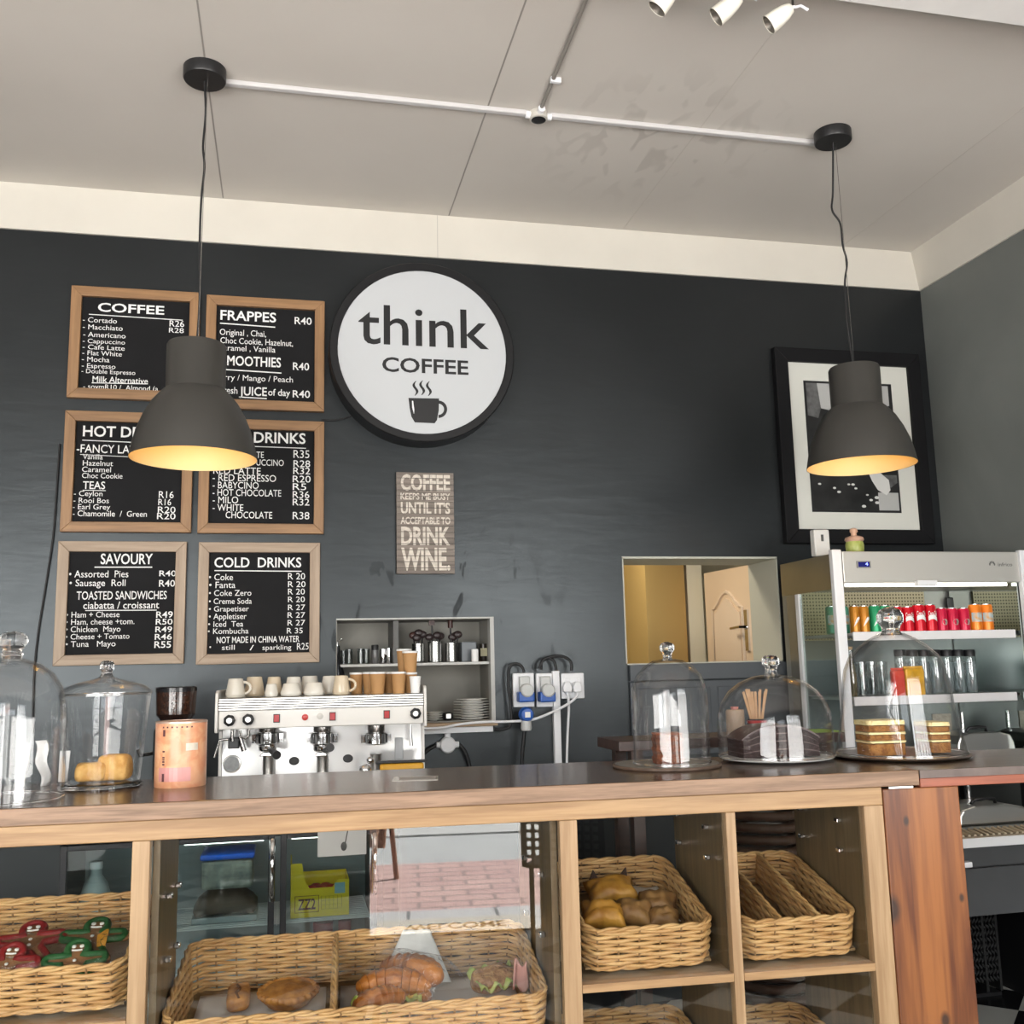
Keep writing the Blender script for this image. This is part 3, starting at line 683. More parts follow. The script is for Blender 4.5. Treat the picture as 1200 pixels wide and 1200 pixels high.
for i, (a, c) in enumerate(((815, 906), (912, 982))):
    t, hw, hh = plate('industrial_socket', ['white industrial wall socket with a blue connector plugged in, left one', 'white industrial wall socket with blue flap, beside the vertical trunking'][i], 'socket', ox+a/k, oy+350/k, ox+c/k, oy+488/k)
    MB().lathe([(.026, .022), (.030, .05), (.030, .075), (.024, .08)], 20, (0, 0, .02), M=RX).build('housing', M_greyplug, t, smooth=40)
    MB().box(-.036, .036, -.085, -.023, -.052, -.006).build('blue_flap', M_blue, t, bevel=.006)
    MB().box(-.024, .024, -.05, -.023, .0, .062).build('housing_top', M_greyplug, t, bevel=.006)
sx_, sz_ = wall_xz(ox+872/k, oy+520/k, WALL-.1)
t = thing('blue_plug', 'round blue and grey industrial plug hanging from the left wall socket', 'plug', (sx_, WALL-.09, sz_))
MB().lathe([(.020, -.012), (.033, -.008), (.033, .012), (.026, .028), (.012, .03)], 24, M=RX).build('blue_ring', M_blue, t, smooth=40)
MB().box(-.012, .012, -.034, -.028, -.012, .012).build('rating_label', M_paperw, t)
MB().lathe([(.022, -.07), (.025, -.06), (.022, -.02), (.018, .0)], 16).build('plug_body', M_greyplug, t, smooth=40)
t, hw, hh = plate('double_socket', 'white double plug socket right of the vertical trunking', 'socket', ox+1015/k, oy+350/k, ox+1113/k, oy+453/k)
for s in (-1, 1): MB().box(s*.027-.012, s*.027+.012, -.026, -.021, .0, .035).build('switch', M_white, t, bevel=.002)
for i, a in enumerate((1042, 1083)):
    px_, pz_ = wall_xz(ox+a/k, oy+408/k, WALL-.05)
    p = thing('white_plug', ['white mains plug in the double socket, left one', 'white mains plug in the double socket, right one'][i], 'plug', (px_, WALL-.022, pz_))
    MB().prism([(-.018, -.022), (.018, -.022), (.022, .0), (.012, .026), (-.012, .026), (-.022, 0)], -.035, -.001).build('plug_body', M_white, p, bevel=.005)
    MB().box(-.006, .006, -.028, -.010, -.036, -.02).build('strain_relief', M_white, p, bevel=.003)
pa = on_y(983+0, 0, WALL)
x0, z1 = wall_xz(ox+980/k, oy+340/k, WALL-.03); x1 = wall_xz(ox+1008/k, oy+340/k, WALL-.03)[0]
o = MB().box(-(x1-x0)/2, (x1-x0)/2, -.03, -.001, 0, z1-.93).build('vertical_trunking', M_white, loc=((x0+x1)/2, WALL, .93), bevel=.002)
tag(o, 'white vertical cable trunking on the wall between the sockets', 'cable trunking')
Yb = WALL-.05
cable_obj('black_cable', 'black cable looping up and over the left industrial socket', 'cable', [on_y(ox+x/k, oy+y/k, Yb) for x, y in ((862, 345), (850, 320), (822, 310), (800, 330), (797, 400), (805, 470), (808, 560), (770, 582), (740, 580))], .007)
cable_obj('black_cable', 'black cable hanging straight down below the blue plug', 'cable', [on_y(ox+x/k, oy+y/k, WALL-.08) for x, y in ((868, 555), (862, 600), (856, 660), (852, 730), (850, 800))], .009)
cable_obj('black_cable', 'short black cable arching from the second industrial socket into the trunking', 'cable', [on_y(ox+x/k, oy+y/k, Yb) for x, y in ((932, 335), (935, 300), (960, 288), (985, 300), (995, 338))], .007)
cable_obj('black_cable', 'long black cable arching from the trunking to the double socket', 'cable', [on_y(ox+x/k, oy+y/k, WALL-.062) for x, y in ((925, 330), (945, 292), (1000, 278), (1040, 288), (1057, 310), (1057, 340))], .007)
cable_obj('white_cable', 'white cable sagging from the double socket across to the plate shelf', 'cable', [on_y(ox+x/k, oy+y/k, WALL-.085) for x, y in ((1083, 440), (1060, 465), (1000, 500), (900, 540), (800, 549), (700, 551), (600, 560), (520, 575), (440, 578))], .006, M_white)
cable_obj('white_cable', 'white cable hanging straight down from the double socket', 'cable', [on_y(ox+x/k, oy+y/k, WALL-.05) for x, y in ((1044, 440), (1047, 500), (1042, 600), (1039, 720), (1038, 820))], .006, M_white)
# sill shelf and horizontal trunking below the niche
x0, zt = wall_xz(470, 848, WALL-.06); x1 = wall_xz(583, 848, WALL-.06)[0]
o = MB().box(-(x1-x0)/2, (x1-x0)/2, -.07, -.0, -.018, 0).build('sill_shelf', wood('plywood sill', (.42, .29, .17), (.30, .2, .11), 'x'), loc=((x0+x1)/2, WALL, NZ0-.0015), bevel=.002)
tag(o, 'narrow plywood shelf along the bottom of the wall niche', 'shelf')
x1 = wall_xz(578, 857, WALL-.04)[0]
o = MB().box(-(x1-x0)/2, (x1-x0)/2, -.04, -.001, -.026, 0).build('horizontal_trunking', M_white, loc=((x0+x1)/2, WALL, NZ0-.0215), bevel=.002)
tag(o, 'white horizontal cable trunking under the plate shelf', 'cable trunking')
jx, jz = wall_xz(525, 873, WALL-.03)
t = thing('junction_box', 'round white cable junction box below the niche', 'junction box', (jx, WALL, jz))
MB().lathe([(.036, .001), (.036, .028), (.030, .034)], 28, M=RX).build('box_body', M_white, t, smooth=40)
for q0_, q1_ in (((-.033, -.016, 0), (-.050, -.016, 0)), ((.033, -.016, 0), (.050, -.016, 0)), ((0, -.016, .033), (0, -.016, .058))): MB().tube([q0_, q1_], .014, 10).build('cable_gland', M_white, t, smooth=40)
cable_obj('black_cable', 'black cable drooping left from the round junction box', 'cable', [(jx-.05, WALL-.016, jz), (jx-.09, WALL-.02, jz-.02), (jx-.14, WALL-.02, jz-.07), (jx-.17, WALL-.02, jz-.16), (jx-.18, WALL-.02, jz-.215)], .009)
cable_obj('black_cable', 'black cable drooping right from the round junction box', 'cable', [(jx+.05, WALL-.016, jz), (jx+.075, WALL-.02, jz-.03), (jx+.095, WALL-.02, jz-.09), (jx+.105, WALL-.02, jz-.18), (jx+.105, WALL-.02, jz-.225)], .009)

# ================================================================== CEILING LIGHTS
LY = 3.55
def pendant(label, cx, rimz, cordpx, canpx):
    t = thing('pendant_lamp', label, 'lamp', (cx, LY, rimz), group='charcoal pendant lamps over the counter')
    R_ = .214
    prof = [(R_, 0), (R_-.002, .012), (.205, .05), (.192, .10), (.172, .15), (.148, .195), (.124, .225), (.112, .238), (.106, .244)]
    mb = MB(); mb.lathe(prof, 56, cap0=False, cap1=False)
    mb.build('shade', M_lampgrey, t, smooth=50)
    mb = MB(); mb.lathe([(.104, .243), (.104, .246), (.101, .250), (.1015, .405), (.097, .413), (.02, .415)], 48, cap0=False); mb.build('cap', M_lampgrey, t, smooth=40)
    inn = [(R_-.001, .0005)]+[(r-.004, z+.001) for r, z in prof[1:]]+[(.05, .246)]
    MB().lathe(inn, 56, cap0=False).build('shade_lining', M_lampglow, t, smooth=50)
    mb = MB(); mb.lathe([(.02, .246), (.02, .215)], 16); mb.build('bulb_holder', M_white, t, smooth=40)
    mb = MB(); mb.ball((0, 0, .178), .034, 18); mb.build('bulb', mat('warm bulb glow', (1, .8, .4), .4, emit=(1, .55, .12), estr=7), t, smooth=60)
    can = on_z(*canpx, CEIL-.03); cz = CEIL-rimz
    MB().lathe([(.002, -.045), (.072, -.045), (.075, -.04), (.075, -.001)], 36, (can.x-cx, can.y-LY, cz)).build('canopy', M_black, t, smooth=40)
    pts = [on_y(x, y, LY) for x, y in cordpx]; pts[0] = Vector((can.x, can.y, CEIL-.045)); pts[-1] = Vector((cx, LY, rimz+.414))
    base = Vector((cx, LY, rimz))
    MB().tube([p-base for p in cable(None, None, pts, 0)], .0042, 7).build('cord', M_rubber, t, smooth=60)
    MB().tube([(can.x-cx+.01, can.y-LY, cz-.045), (.004, 0, .414)], .0012, 5).build('suspension_wire', M_darksteel, t)
    MB().tube([(0, 0, .414), (0, 0, .43)], .012, 10).build('cord_grip', M_black, t)
    l = bpy.data.lights.new('bulb_light', 'POINT'); l.energy = LAMPW; l.color = (1, .56, .10); l.shadow_soft_size = .035
    lo = bpy.data.objects.new('bulb_light', l); COL.objects.link(lo); lo.location = (cx, LY, rimz+.118)
LAMPW = .72
pendant('charcoal metal pendant lamp hanging in front of the menu boards', -.319, 2.238, [(240, 106), (241, 133), (238, 171), (239.6, 196), (236, 233), (234, 287), (234, 350), (235, 390)], (240, 90))
pendant('charcoal metal pendant lamp hanging in front of the framed photograph', 2.268, 2.270, [(975, 175), (976, 225), (975, 246), (984.6, 262), (987.5, 287), (992.5, 308), (990, 333), (993, 380), (995, 418)], (976, 163))
a = on_z(260, 97, CEIL-.01); b2 = on_z(962, 164, CEIL-.01); jb = on_z(631, 137, CEIL-.02)
o = MB().box(0, jb.x-a.x-.045, -.0125, .0125, -.02, -.001).build('ceiling_conduit', mat('ceiling conduit plastic', (.56, .55, .55), .5), loc=(a.x, jb.y, CEIL), bevel=.004); tag(o, 'white ceiling conduit from the left lamp canopy to the junction', 'conduit')
o = MB().box(0, b2.x-jb.x-.045, -.0125, .0125, -.02, -.001).build('ceiling_conduit', mat('ceiling conduit plastic', (.56, .55, .55), .5), loc=(jb.x+.045, jb.y, CEIL), bevel=.004); tag(o, 'white ceiling conduit from the junction to the right lamp canopy', 'conduit')
t = thing('ceiling_junction', 'open round junction box in the ceiling conduit between the lamps', 'junction box', (jb.x, jb.y, CEIL))
MB().lathe([(.036, -.001), (.036, -.032), (.030, -.034)], 24).build('box_body', mat('aged white plastic', (.55, .53, .48), .5), t, smooth=40)
MB().lathe([(.029, -.0345), (.022, -.036)], 20).build('open_centre', M_black, t)
for q0_, q1_ in (((-.032, 0, -.015), (-.052, 0, -.015)), ((.032, 0, -.015), (.052, 0, -.015)), ((0, -.032, -.015), (0, -.055, -.015))): MB().tube([q0_, q1_], .0145, 10).build('cable_gland', M_white, t, smooth=40)
jc = on_z(685, 0, CEIL-.01)
o = MB().tube([(0, 0, 0), (jc.x-jb.x-.02, 1.7-jb.y+.055, 0)], .008, 8).build('conduit_pipe', mat('dull conduit', (.25, .235, .21), .5), loc=(jb.x, jb.y-.055, CEIL-.0085), smooth=60); tag(o, 'thin dull conduit pipe running across the ceiling from the junction box', 'conduit')
o = MB().box(-.02, .02, -.008, .008, -.021, -.0005).build('conduit_saddle', M_white, loc=(on_z(651, 91, CEIL).x, on_z(651, 91, CEIL).y, CEIL), bevel=.002); tag(o, 'small white saddle clip holding the thin ceiling conduit', 'clip')
# three white spotlights on a bar
YS = 2.55
bar_z = CEIL-.035
tr = thing('spotlight_bar', 'white ceiling bar above the three white spotlights', 'light bar', (1.27, YS, CEIL))
MB().box(-.36, .38, -.025, .025, -.035, -.001).build('bar', M_white, tr, bevel=.004)
for i, (tipx, tipy, bx, by) in enumerate(((767, 16, 795, -22), (836, 21, 868, -4), (900, 29, 928, 8))):
    A_ = on_y(tipx, tipy, YS-.015); Bk = on_y(bx, by, YS+.01)
    t = thing('spotlight', ['white bullet spotlight, leftmost of the three at the top edge', 'white bullet spotlight, middle of the three at the top edge', 'white bullet spotlight, rightmost of the three at the top edge'][i], 'spotlight', Bk, group='white spotlights on the ceiling bar')
    d = A_-Bk; d.y += .075; d *= .66; d.z += .012; L_ = d.length; Mr = d.to_track_quat('Z', 'Y').to_matrix().to_4x4()
    mb = MB(); mb.lathe([(.008, 0), (.017, .005), (.0245, L_*.28), (.0295, L_*.62), (.031, L_)], 28, M=Mr, cap1=False); mb.build('head', mat('aged white enamel', (.78, .75, .66), .4), t, smooth=50)
    MB().lathe([(.0298, L_-.002), (.026, L_-.02), (.005, L_-.022)], 28, M=Mr, cap0=False).build('reflector', mat('dim reflector', (.25, .23, .20), .3, .6), t, smooth=50)
    MB().tube([(0, 0, 0), (.012, 0, .0), (.03, 0, .008), (.055, 0, -.004)], .005, 7).build('arm', M_white, t, smooth=60)
    MB().tube([(.004, 0, .004), (.004, 0, bar_z-Bk.z-.0)], .004, 7).build('stem', M_darksteel, t, smooth=60)

# ================================================================== BEHIND THE COUNTER
BT = .95                                                     # back bench height
def on_m(px, py, M0, nrm):
    d = ray(px, py); p = Vector((M0[0], M0[1], 0)); t = p.dot(nrm)/d.dot(nrm); return _w(d, t)
t = thing('low_bench', 'dark back bench below the espresso machine', 'bench', (-.2, 4.16, 0))
MB().box(-1.3, .93, -.32, .335, BT-.025, BT).build('bench_top', mat('dark bench laminate', (.06, .06, .06), .35), t, bevel=.003)
for x in (-1.28, .62): MB().box(x, x+.03, -.3, .33, 0, BT-.025).build('bench_leg', M_black, t)

# three-door glass bottle fridge
FY = 3.87
fr = thing('bar_fridge', 'black under-counter bar fridge with three glass doors, seen through the display case', 'fridge', (0, FY, 0))
fx0, fx1, fz = -.76, .345, BT-.03
M_liner = mat('fridge liner', (.34, .37, .39), .5)
mb = MB(); mb.box(fx0, fx1, .40, .44, .03, fz); mb.box(fx0, fx0+.02, 0, .40, .03, fz); mb.box(fx1-.02, fx1, 0, .40, .03, fz); mb.box(fx0, fx1, 0, .40, fz-.012, fz); mb.box(fx0, fx1, 0, .40, .03, .09)
mb.build('carcass', M_black, fr)
MB().box(fx0+.02, fx1-.02, .385, .398, .09, fz-.012).build('liner', M_liner, fr)
dx = [(-.752, -.402), (-.388, -.030), (-.010, .336)]
for a, b_ in dx:
    dr = MB(); dr.box(a, a+.022, -.03, -.002, .10, fz); dr.box(b_-.022, b_, -.03, -.002, .10, fz); dr.box(a+.022, b_-.022, -.03, -.002, fz-.018, fz); dr.box(a+.022, b_-.022, -.03, -.002, .10, .13)
    d_ = dr.build('door', mat('fridge door frame', (.018, .02, .026), .35), fr, bevel=.002)
    MB().box(a+.0225, b_-.0225, -.020, -.014, .131, fz-.019).build('door_glass', thin_glass('fridge glass', (.86, .93, .93), f0=.06), d_)
    mb = MB(); mb.tube([(b_-.008, -.032, fz-.02), (b_-.008, -.058, fz-.045), (b_-.008, -.062, fz-.12), (b_-.008, -.058, fz-.20), (b_-.008, -.032, fz-.225)], .011, 10); mb.build('door_handle', M_chrome, d_, smooth=60)
for z in (.60, .36):
    mb = MB(); y = 0
    for k in range(15): mb.tube([(fx0+.03, .02+k*.025, z), (fx1-.03, .02+k*.025, z)], .0025, 5)
    for x in (fx0+.03, -.39, -.02, fx1-.03): mb.tube([(x, .02, z-.004), (x, .37, z-.004)], .003, 5)
    mb.build('wire_shelf', M_white, fr)
for a, b_ in dx[1:]: MB().box(a+.04, b_-.04, .03, .05, fz-.030, fz-.0125).build('light_strip', mat('fridge light strip', (.9, .95, 1), .4, emit=(1, .97, .90), estr=4.0), fr)

def at_fr(px, py, dy): return on_y(px, py, FY+dy)
def boxed(name, label, cat, px0, py0, px1, py1, dy, dep, m, base=None, bevel=.004, group=None):
    a = at_fr(px0, py0, dy); b_ = at_fr(px1, py1, dy); z0 = base if base is not None else b_.z
    t = thing(name, label, cat, ((a.x+b_.x)/2, FY+dy, z0), group=group)
    return t, (b_.x-a.x)/2, a.z-z0
SZ = .603
t, hw, h = boxed('food_tub', 'clear food tub with a bright blue lid inside the middle fridge door', 'tub', 236, 1003, 296, 1046, .08, .2, None, .715)
MB().box(-hw, hw, 0, .2, .004, h-.02).build('tub_body', mat('cloudy tub with grain', (.34, .36, .31), .4, color2=(.16, .18, .17), noise_scale=30), t, bevel=.012)
MB().box(-hw-.005, hw+.005, -.005, .205, h-.019, h).build('lid', mat('bright blue lid', (.01, .11, .62), .35), t, bevel=.006)
ob, hw, h = boxed('tray_stack', 'brown paper bag lying on a clear tray under the blue-lidded tub', 'paper bag', 228, 1046, 298, 1068, .07, .2, None, SZ+.001)
MB().grid(lambda u, v: Vector((-hw+2*hw*u, .2*v, .035+.07*math.sin(PI*u)**.5*math.sin(PI*v)**.5+.012*noise.noise(Vector((u*5, v*5, 1))))), 14, 10).build('bag', mat('dull brown bag', (.12, .085, .06), .6, noise_amt=.4, noise_scale=18), ob, smooth=60, solid=.02)
MB().box(-hw-.01, hw+.01, 0, .21, 0, .022).build('tray', mat('pale grey tray', (.40, .44, .45), .35), ob, bevel=.004)
t = thing('food_tub', 'low clear drawer tub on the lower fridge shelf behind the middle door', 'tub', (-.21, FY+.06, .364))
MB().box(-.13, .10, 0, .25, 0, .12).build('tub_body', mat('pale clear tub', (.30, .36, .38), .3), t, bevel=.008)
MB().box(-.135, .105, -.004, .254, .1205, .132).build('lid', M_white, t, bevel=.004)
yb, hw, h = boxed('tomato_box', 'bright yellow cardboard tomato box marked ZZ2 in the right fridge door', 'box', 341, 1013, 409, 1065, .06, .2, None, SZ+.001)
M_yel = mat('yellow printed card', (.88, .66, .010), .5); M_mar = mat('maroon print', (.12, .02, .02), .5)
mb = MB(); hc = h*.66
mb.prism([(-hw, 0), (hw, 0), (hw, hc), (hw*.62, hc), (hw*.42, hc*.80), (-hw*.36, hc*.80), (-hw*.52, hc), (-hw*.62, h), (-hw, h)], 0, .005)
mb.box(-hw, -hw+.004, .005, .2, 0, h); mb.box(hw-.004, hw, .005, .2, 0, hc); mb.box(-hw+.004, hw-.004, .195, .2, 0, hc); mb.box(-hw+.004, hw-.004, .005, .195, 0, .004)
mb.build('carton', M_yel, yb)
mb = MB(); x0, x1 = -hw*.86, -hw*.04
text_into(mb, 'ZZ2', x0+.012, x1-.012, hc*.22, hc*.30, -.0012, .02)
for q in ((x0, x1, hc*.14, hc*.155), (x0, x1, hc*.595, hc*.61), (x0, x0+.002, hc*.14, hc*.61), (x1-.002, x1, hc*.14, hc*.61)): mb.poly([(q[0], -.0012, q[2]), (q[1], -.0012, q[2]), (q[1], -.0012, q[3]), (q[0], -.0012, q[3])])
mb.build('printed_mark', M_mar, yb)
mb = MB()
for r in range(4): mb.poly([(.004, -.001, hc*(.2+.12*r)), (hw*.72, -.001, hc*(.2+.12*r)), (hw*.72, -.001, hc*(.206+.12*r)), (.004, -.001, hc*(.206+.12*r))])
for c in range(6): mb.poly([(.004+c*hw*.14, -.001, hc*.2), (.0052+c*hw*.14, -.001, hc*.2), (.0052+c*hw*.14, -.001, hc*.56), (.004+c*hw*.14, -.001, hc*.56)])
mb.build('printed_grid', mat('olive print', (.22, .20, .02), .5), yb)
MB().box(hw*.5, hw*.86, -.0014, -.0003, hc*.62, hc*.92).build('sticker', mat('pale blue sticker', (.25, .45, .5), .5), yb)
rnd = random.Random(3)
for i in range(5):
    x = -hw*.36+hw*.9*i/4*.95; o = MB().ball((0, 0, 0), .030, 14, .85).build('tomato', mat('dull red tomato', (.30, .03, .02), .25), smooth=60, loc=(yb.location.x+x*.8, FY+.06+.05+.035*(i % 2), SZ+.001+hc*.62))
    tag(o, '%s dull red tomato from the left in the yellow box' % ORD[i], 'tomato', 'tomatoes in the yellow box')
for i, (a, c, lab) in enumerate(((366, 391, 'squat jar with a dark red lid below the yellow box'), (396, 412, 'narrow jar with a dark red lid below the yellow box, right one'))):
    A0 = at_fr(a, 1067, .12); B0 = at_fr(c, 1067, .12); r = (B0.x-A0.x)/2
    j = thing('jar', lab, 'jar', ((A0.x+B0.x)/2, FY+.12, .364))
    MB().lathe([(r*.9, 0), (r, .01), (r, .15), (r*.85, .17)], 24).build('jar_body', mat('cloudy jar', (.28, .30, .27), .2), j, smooth=40)
    MB().lathe([(r*.95, .171), (r*.95, .205), (r*.9, .208)], 24).build('lid', mat('dark red lid', (.22, .01, .02), .35), j, smooth=40)
b_ = thing('bottle', 'white bottle standing in the left fridge door', 'bottle', (at_fr(112, 1040, .12).x, FY+.12, .604))
MB().lathe([(.045, 0), (.052, .01), (.052, .12), (.04, .16), (.02, .19), (.02, .21)], 24).build('bottle_body', mat('dull white bottle', (.42, .46, .47), .35), b_, smooth=50)
MB().lathe([(.022, .2105), (.022, .235)], 20).build('cap', M_white, b_)
cdp = at_fr(401, 988, -.035); c2 = at_fr(431, 1001, -.035); c1 = at_fr(374, 975, -.035)
nt_ = thing('notice_card', 'white card with a spoon picture stuck on the right fridge door', 'card', (cdp.x, FY-.031, cdp.z))
hw, hh = (c2.x-c1.x)/2, (c1.z-c2.z)/2
MB().box(-hw, hw, -.0022, -.0005, -hh, hh).build('card', M_paperw, nt_)
mb = MB(); mb.poly([(.006+.011*math.cos(t_), -.003, -.012+.016*math.sin(t_)) for t_ in [2*PI*i/16 for i in range(16)]]); mb.poly([(.009, -.003, .0), (.013, -.003, .0), (.022, -.003, hh*.95), (.018, -.003, hh*.95)])
mb.build('spoon_print', mat('grey print', (.10, .10, .10), .6), nt_)

# espresso machine
MP = Vector((.145, 3.95, 0)); MZ = BT
em = thing('espresso_machine', 'white three-group espresso machine on the back bench', 'espresso machine', (MP.x, MP.y, MZ), CTH)
def ml(px, py, dep=0.0):
    p = on_m(px, py, MP+CN*dep, CN)-MP; return Vector((p.dot(CE), dep, p.z-MZ))
xl, xr = ml(252, 840).x, ml(500, 840).x
ztop, zbk, zpan = ml(378, 815.5).z, ml(378, 829.5).z, ml(378, 851.5).z
M_mw = mat('machine cream white', (.72, .70, .66), .32, coat=.2); M_mb = mat('machine splash panel', (.70, .70, .70), .16, .35)
MB().box(xl+.012, xr-.012, .14, .46, .06, zpan).build('back_panel', M_mb, em)
MB().box(xl+.012, xr-.012, .002, .46, zpan, zbk-.001).build('control_panel', M_mw, em, bevel=.004)
mb = MB(); n = 5
for i in range(n):
    a = zbk+(ztop-zbk)*i/n; b2_ = zbk+(ztop-zbk)*(i+1)/n-.002; mb.box(xl+.012, xr-.012, -.004+.002*i, .46, a, b2_)
mb.build('ribbed_fascia', mat('pale aluminium', (.80, .80, .78), .3, .7), em, bevel=.0015)
for x0, x1 in ((xl, xl+.011), (xr-.011, xr)):
    mb = MB(); mb.prism([(-.012, zpan-.01), (.0, zpan-.012), (.47, zpan-.012), (.47, ztop+.03), (.02, ztop+.03), (-.004, ztop+.02), (-.012, ztop-.02)], x0, x1, 'yz'); mb.build('side_cheek', M_mw, em, bevel=.003)
    mb = MB(); mb.box(x0, x1+.0, .13, .46, .02, zpan-.013); mb.build('side_panel', M_mw, em)
for x in (xl+.02, xr-.05): MB().box(x, x+.03, .16, .44, 0, .02).build('foot', M_black, em)
MB().box(xl, xr, -.06, .46, .0205, .058).build('drip_tray', M_steel, em, bevel=.004)
mb = MB()
for k in range(26): mb.box(xl+.02+k*(xr-xl-.04)/26, xl+.02+k*(xr-xl-.04)/26+.008, -.05, .12, .0585, .062)
mb.build('drip_grate', M_steel, em)
ox, oy, k = 230, 770, 4
for i, (x, y) in enumerate(((157, 297), (245, 292), (1027, 264))):
    p = ml(ox+x/k, oy+y/k); mb = MB(); mb.lathe([(.021, 0), (.022, .018), (.018, .022)], 18, (p.x, 0, p.z), M=None) if 0 else None
    Mx = Matrix.Translation((p.x, .002, p.z)) @ RX
    mb.lathe([(.020, 0), (.021, .018), (.017, .021)], 18, M=Mx, wave=lambda a, z: 1+.06*math.cos(7*a)); o_ = mb.build('steam_knob', M_black, em, smooth=50)
    MB().lathe([(.011, .0212), (.010, .023)], 16, M=Mx).build('knob_cap', M_steel, o_, smooth=50)
M_red = mat('red rocker switch', (.42, .01, .015), .3)
for x, y in ((377, 287), (639, 278), (893, 269)):
    p = ml(ox+x/k, oy+y/k); o_ = MB().box(p.x-.012, p.x+.012, -.004, .002, p.z-.016, p.z+.016).build('switch', M_black, em); MB().box(p.x-.0095, p.x+.0095, -.0075, -.0042, p.z-.013, p.z+.013).build('switch_rocker', M_red, o_, bevel=.001)
p = ml(ox+510/k, oy+282/k); MB().lathe([(.012, 0), (.012, .006), (.008, .008)], 18, M=Matrix.Translation((p.x, .002, p.z)) @ RX).build('indicator_lamp', mat('red indicator', (.55, .06, .05), .3), em, smooth=40)
p = ml(ox+580/k, oy+277/k); MB().lathe([(.012, 0), (.012, .003), (.011, .0035)], 20, M=Matrix.Translation((p.x, .002, p.z)) @ RX).build('badge', mat('pale round badge', (.6, .58, .54), .4), em, smooth=40)
def bl(px, py, dep=.14): return ml(px, py, dep)
p = bl(ox+168/k, oy+500/k); gd = MB().lathe([(.034, 0), (.034, .008), (.030, .010)], 28, M=Matrix.Translation((p.x, .14, p.z)) @ RX).build('pressure_gauge', M_steel, em, smooth=40); MB().lathe([(.029, .0101), (.0285, .0108)], 24, M=Matrix.Translation((p.x, .14, p.z)) @ RX).build('gauge_dial', mat('grey dial', (.35, .36, .36), .3, noise_amt=.4, noise_scale=40), gd)
for i, (x, y) in enumerate(((459, 487), (711, 475))):
    p = bl(ox+x/k, oy+y/k); MB().lathe([(.020, 0), (.020, .004), (.016, .005)], 20, M=Matrix.Translation((p.x, .14, p.z)) @ RX @ Matrix.Diagonal((1, .8, 1, 1))).build('oval_badge', M_black, em)
p = bl(ox+950/k, oy+428/k); MB().box(p.x-.016, p.x+.016, .132, .1395, p.z-.042, p.z+.042).build('sight_glass', mat('pale sight slot', (.50, .51, .52), .2), em, bevel=.003)
for i, (x, hx, hy, hv) in enumerate(((336, 378, 460, 1), (591, 628, 424, 1), (843, 0, 0, 0))):
    g = ml(ox+x/k, oy+330/k, .05); zt = zpan; gy = .05
    gz = ml(ox+x/k, oy+395/k, gy).z
    mb = MB(); mb.lathe([(.032, gz+.035), (.034, gz+.045), (.034, zt-.004), (.030, zt)], 24, (g.x, gy, 0)); gh = mb.build('group_head', M_darksteel, em, smooth=40)
    mb = MB(); mb.box(g.x-.026, g.x+.026, gy, .15, gz+.045, zt-.01); mb.build('group_neck', M_steel, gh)
    mb = MB(); mb.lathe([(.036, gz-.012), (.045, gz-.006), (.045, gz+.03), (.036, gz+.034)], 28, (g.x, gy, 0)); mb.box(g.x-.058, g.x-.044, gy-.012, gy+.012, gz-.004, gz+.028); mb.box(g.x+.044, g.x+.058, gy-.012, gy+.012, gz-.004, gz+.028)
    mb.build('collar', M_chrome, gh, smooth=40)
    fz0 = .062; mb = MB(); mb.lathe([(.026, fz0), (.023, fz0+.01), (.022, gz-.055), (.024, gz-.05)], 20, (g.x, gy+.05, 0)); mb.build('drain_pipe', M_steel, em, smooth=40)
    if hv:
        e_ = ml(ox+hx/k, oy+hy/k, -.10)
        pf = MB().lathe([(.030, gz-.036), (.034, gz-.03), (.034, gz-.0125)], 24, (g.x, gy, 0)).build('portafilter', M_chrome, em, smooth=40)
        MB().tube([(g.x+.01, gy-.03, gz-.025), (g.x+(e_.x-g.x)*.35, gy-.07, gz-.03), (e_.x, -.10, e_.z)], [.008, .010, .016], 12).build('portafilter_handle', M_black, pf, smooth=50)
        MB().prism([(-.028, 0), (.028, 0), (.016, .018), (-.012, .016)], gy-.02, gy+.02).build('spout', M_chrome, pf, bevel=.004).location = (g.x-.004, 0, gz-.055)
pts = [ml(ox+x/k, oy+y/k, .03) for x, y in ((205, 345), (212, 372), (232, 382), (246, 368), (248, 338))]; MB().tube(pts, .005, 8).build('steam_pipe', M_darksteel, em, smooth=60)
pts = [ml(ox+x/k, oy+y/k, .06) for x, y in ((170, 338), (168, 372), (170, 395))]; MB().tube(pts, .007, 8).build('hot_water_valve', M_darksteel, em, smooth=60)
a = ml(ox+150/k, oy+378/k, .07); c = ml(ox+203/k, oy+428/k, .07); MB().box(a.x, c.x, .06, .1, c.z, a.z).build('valve_block', mat('dark machine casting', (.05, .05, .05), .4, .5), em, bevel=.004)
pts = [ml(ox+x/k, oy+y/k, .045) for x, y in ((205, 372), (214, 405), (224, 440))]; MB().tube(pts, [.008, .009, .010], 10).build('steam_wand', M_darksteel, em, smooth=60)
pts = [ml(ox+x/k, oy+y/k, .03) for x, y in ((150, 385), (108, 390), (104, 410), (84, 470))]; MB().tube(pts, .005, 8).build('steam_pipe', M_darksteel, em, smooth=60)
pts = [ml(ox+x/k, oy+y/k, .03) for x, y in ((1005, 316), (1004, 355), (1008, 415))]; MB().tube(pts, [.004, .005, .007], 8).build('steam_wand', M_steel, em, smooth=60)

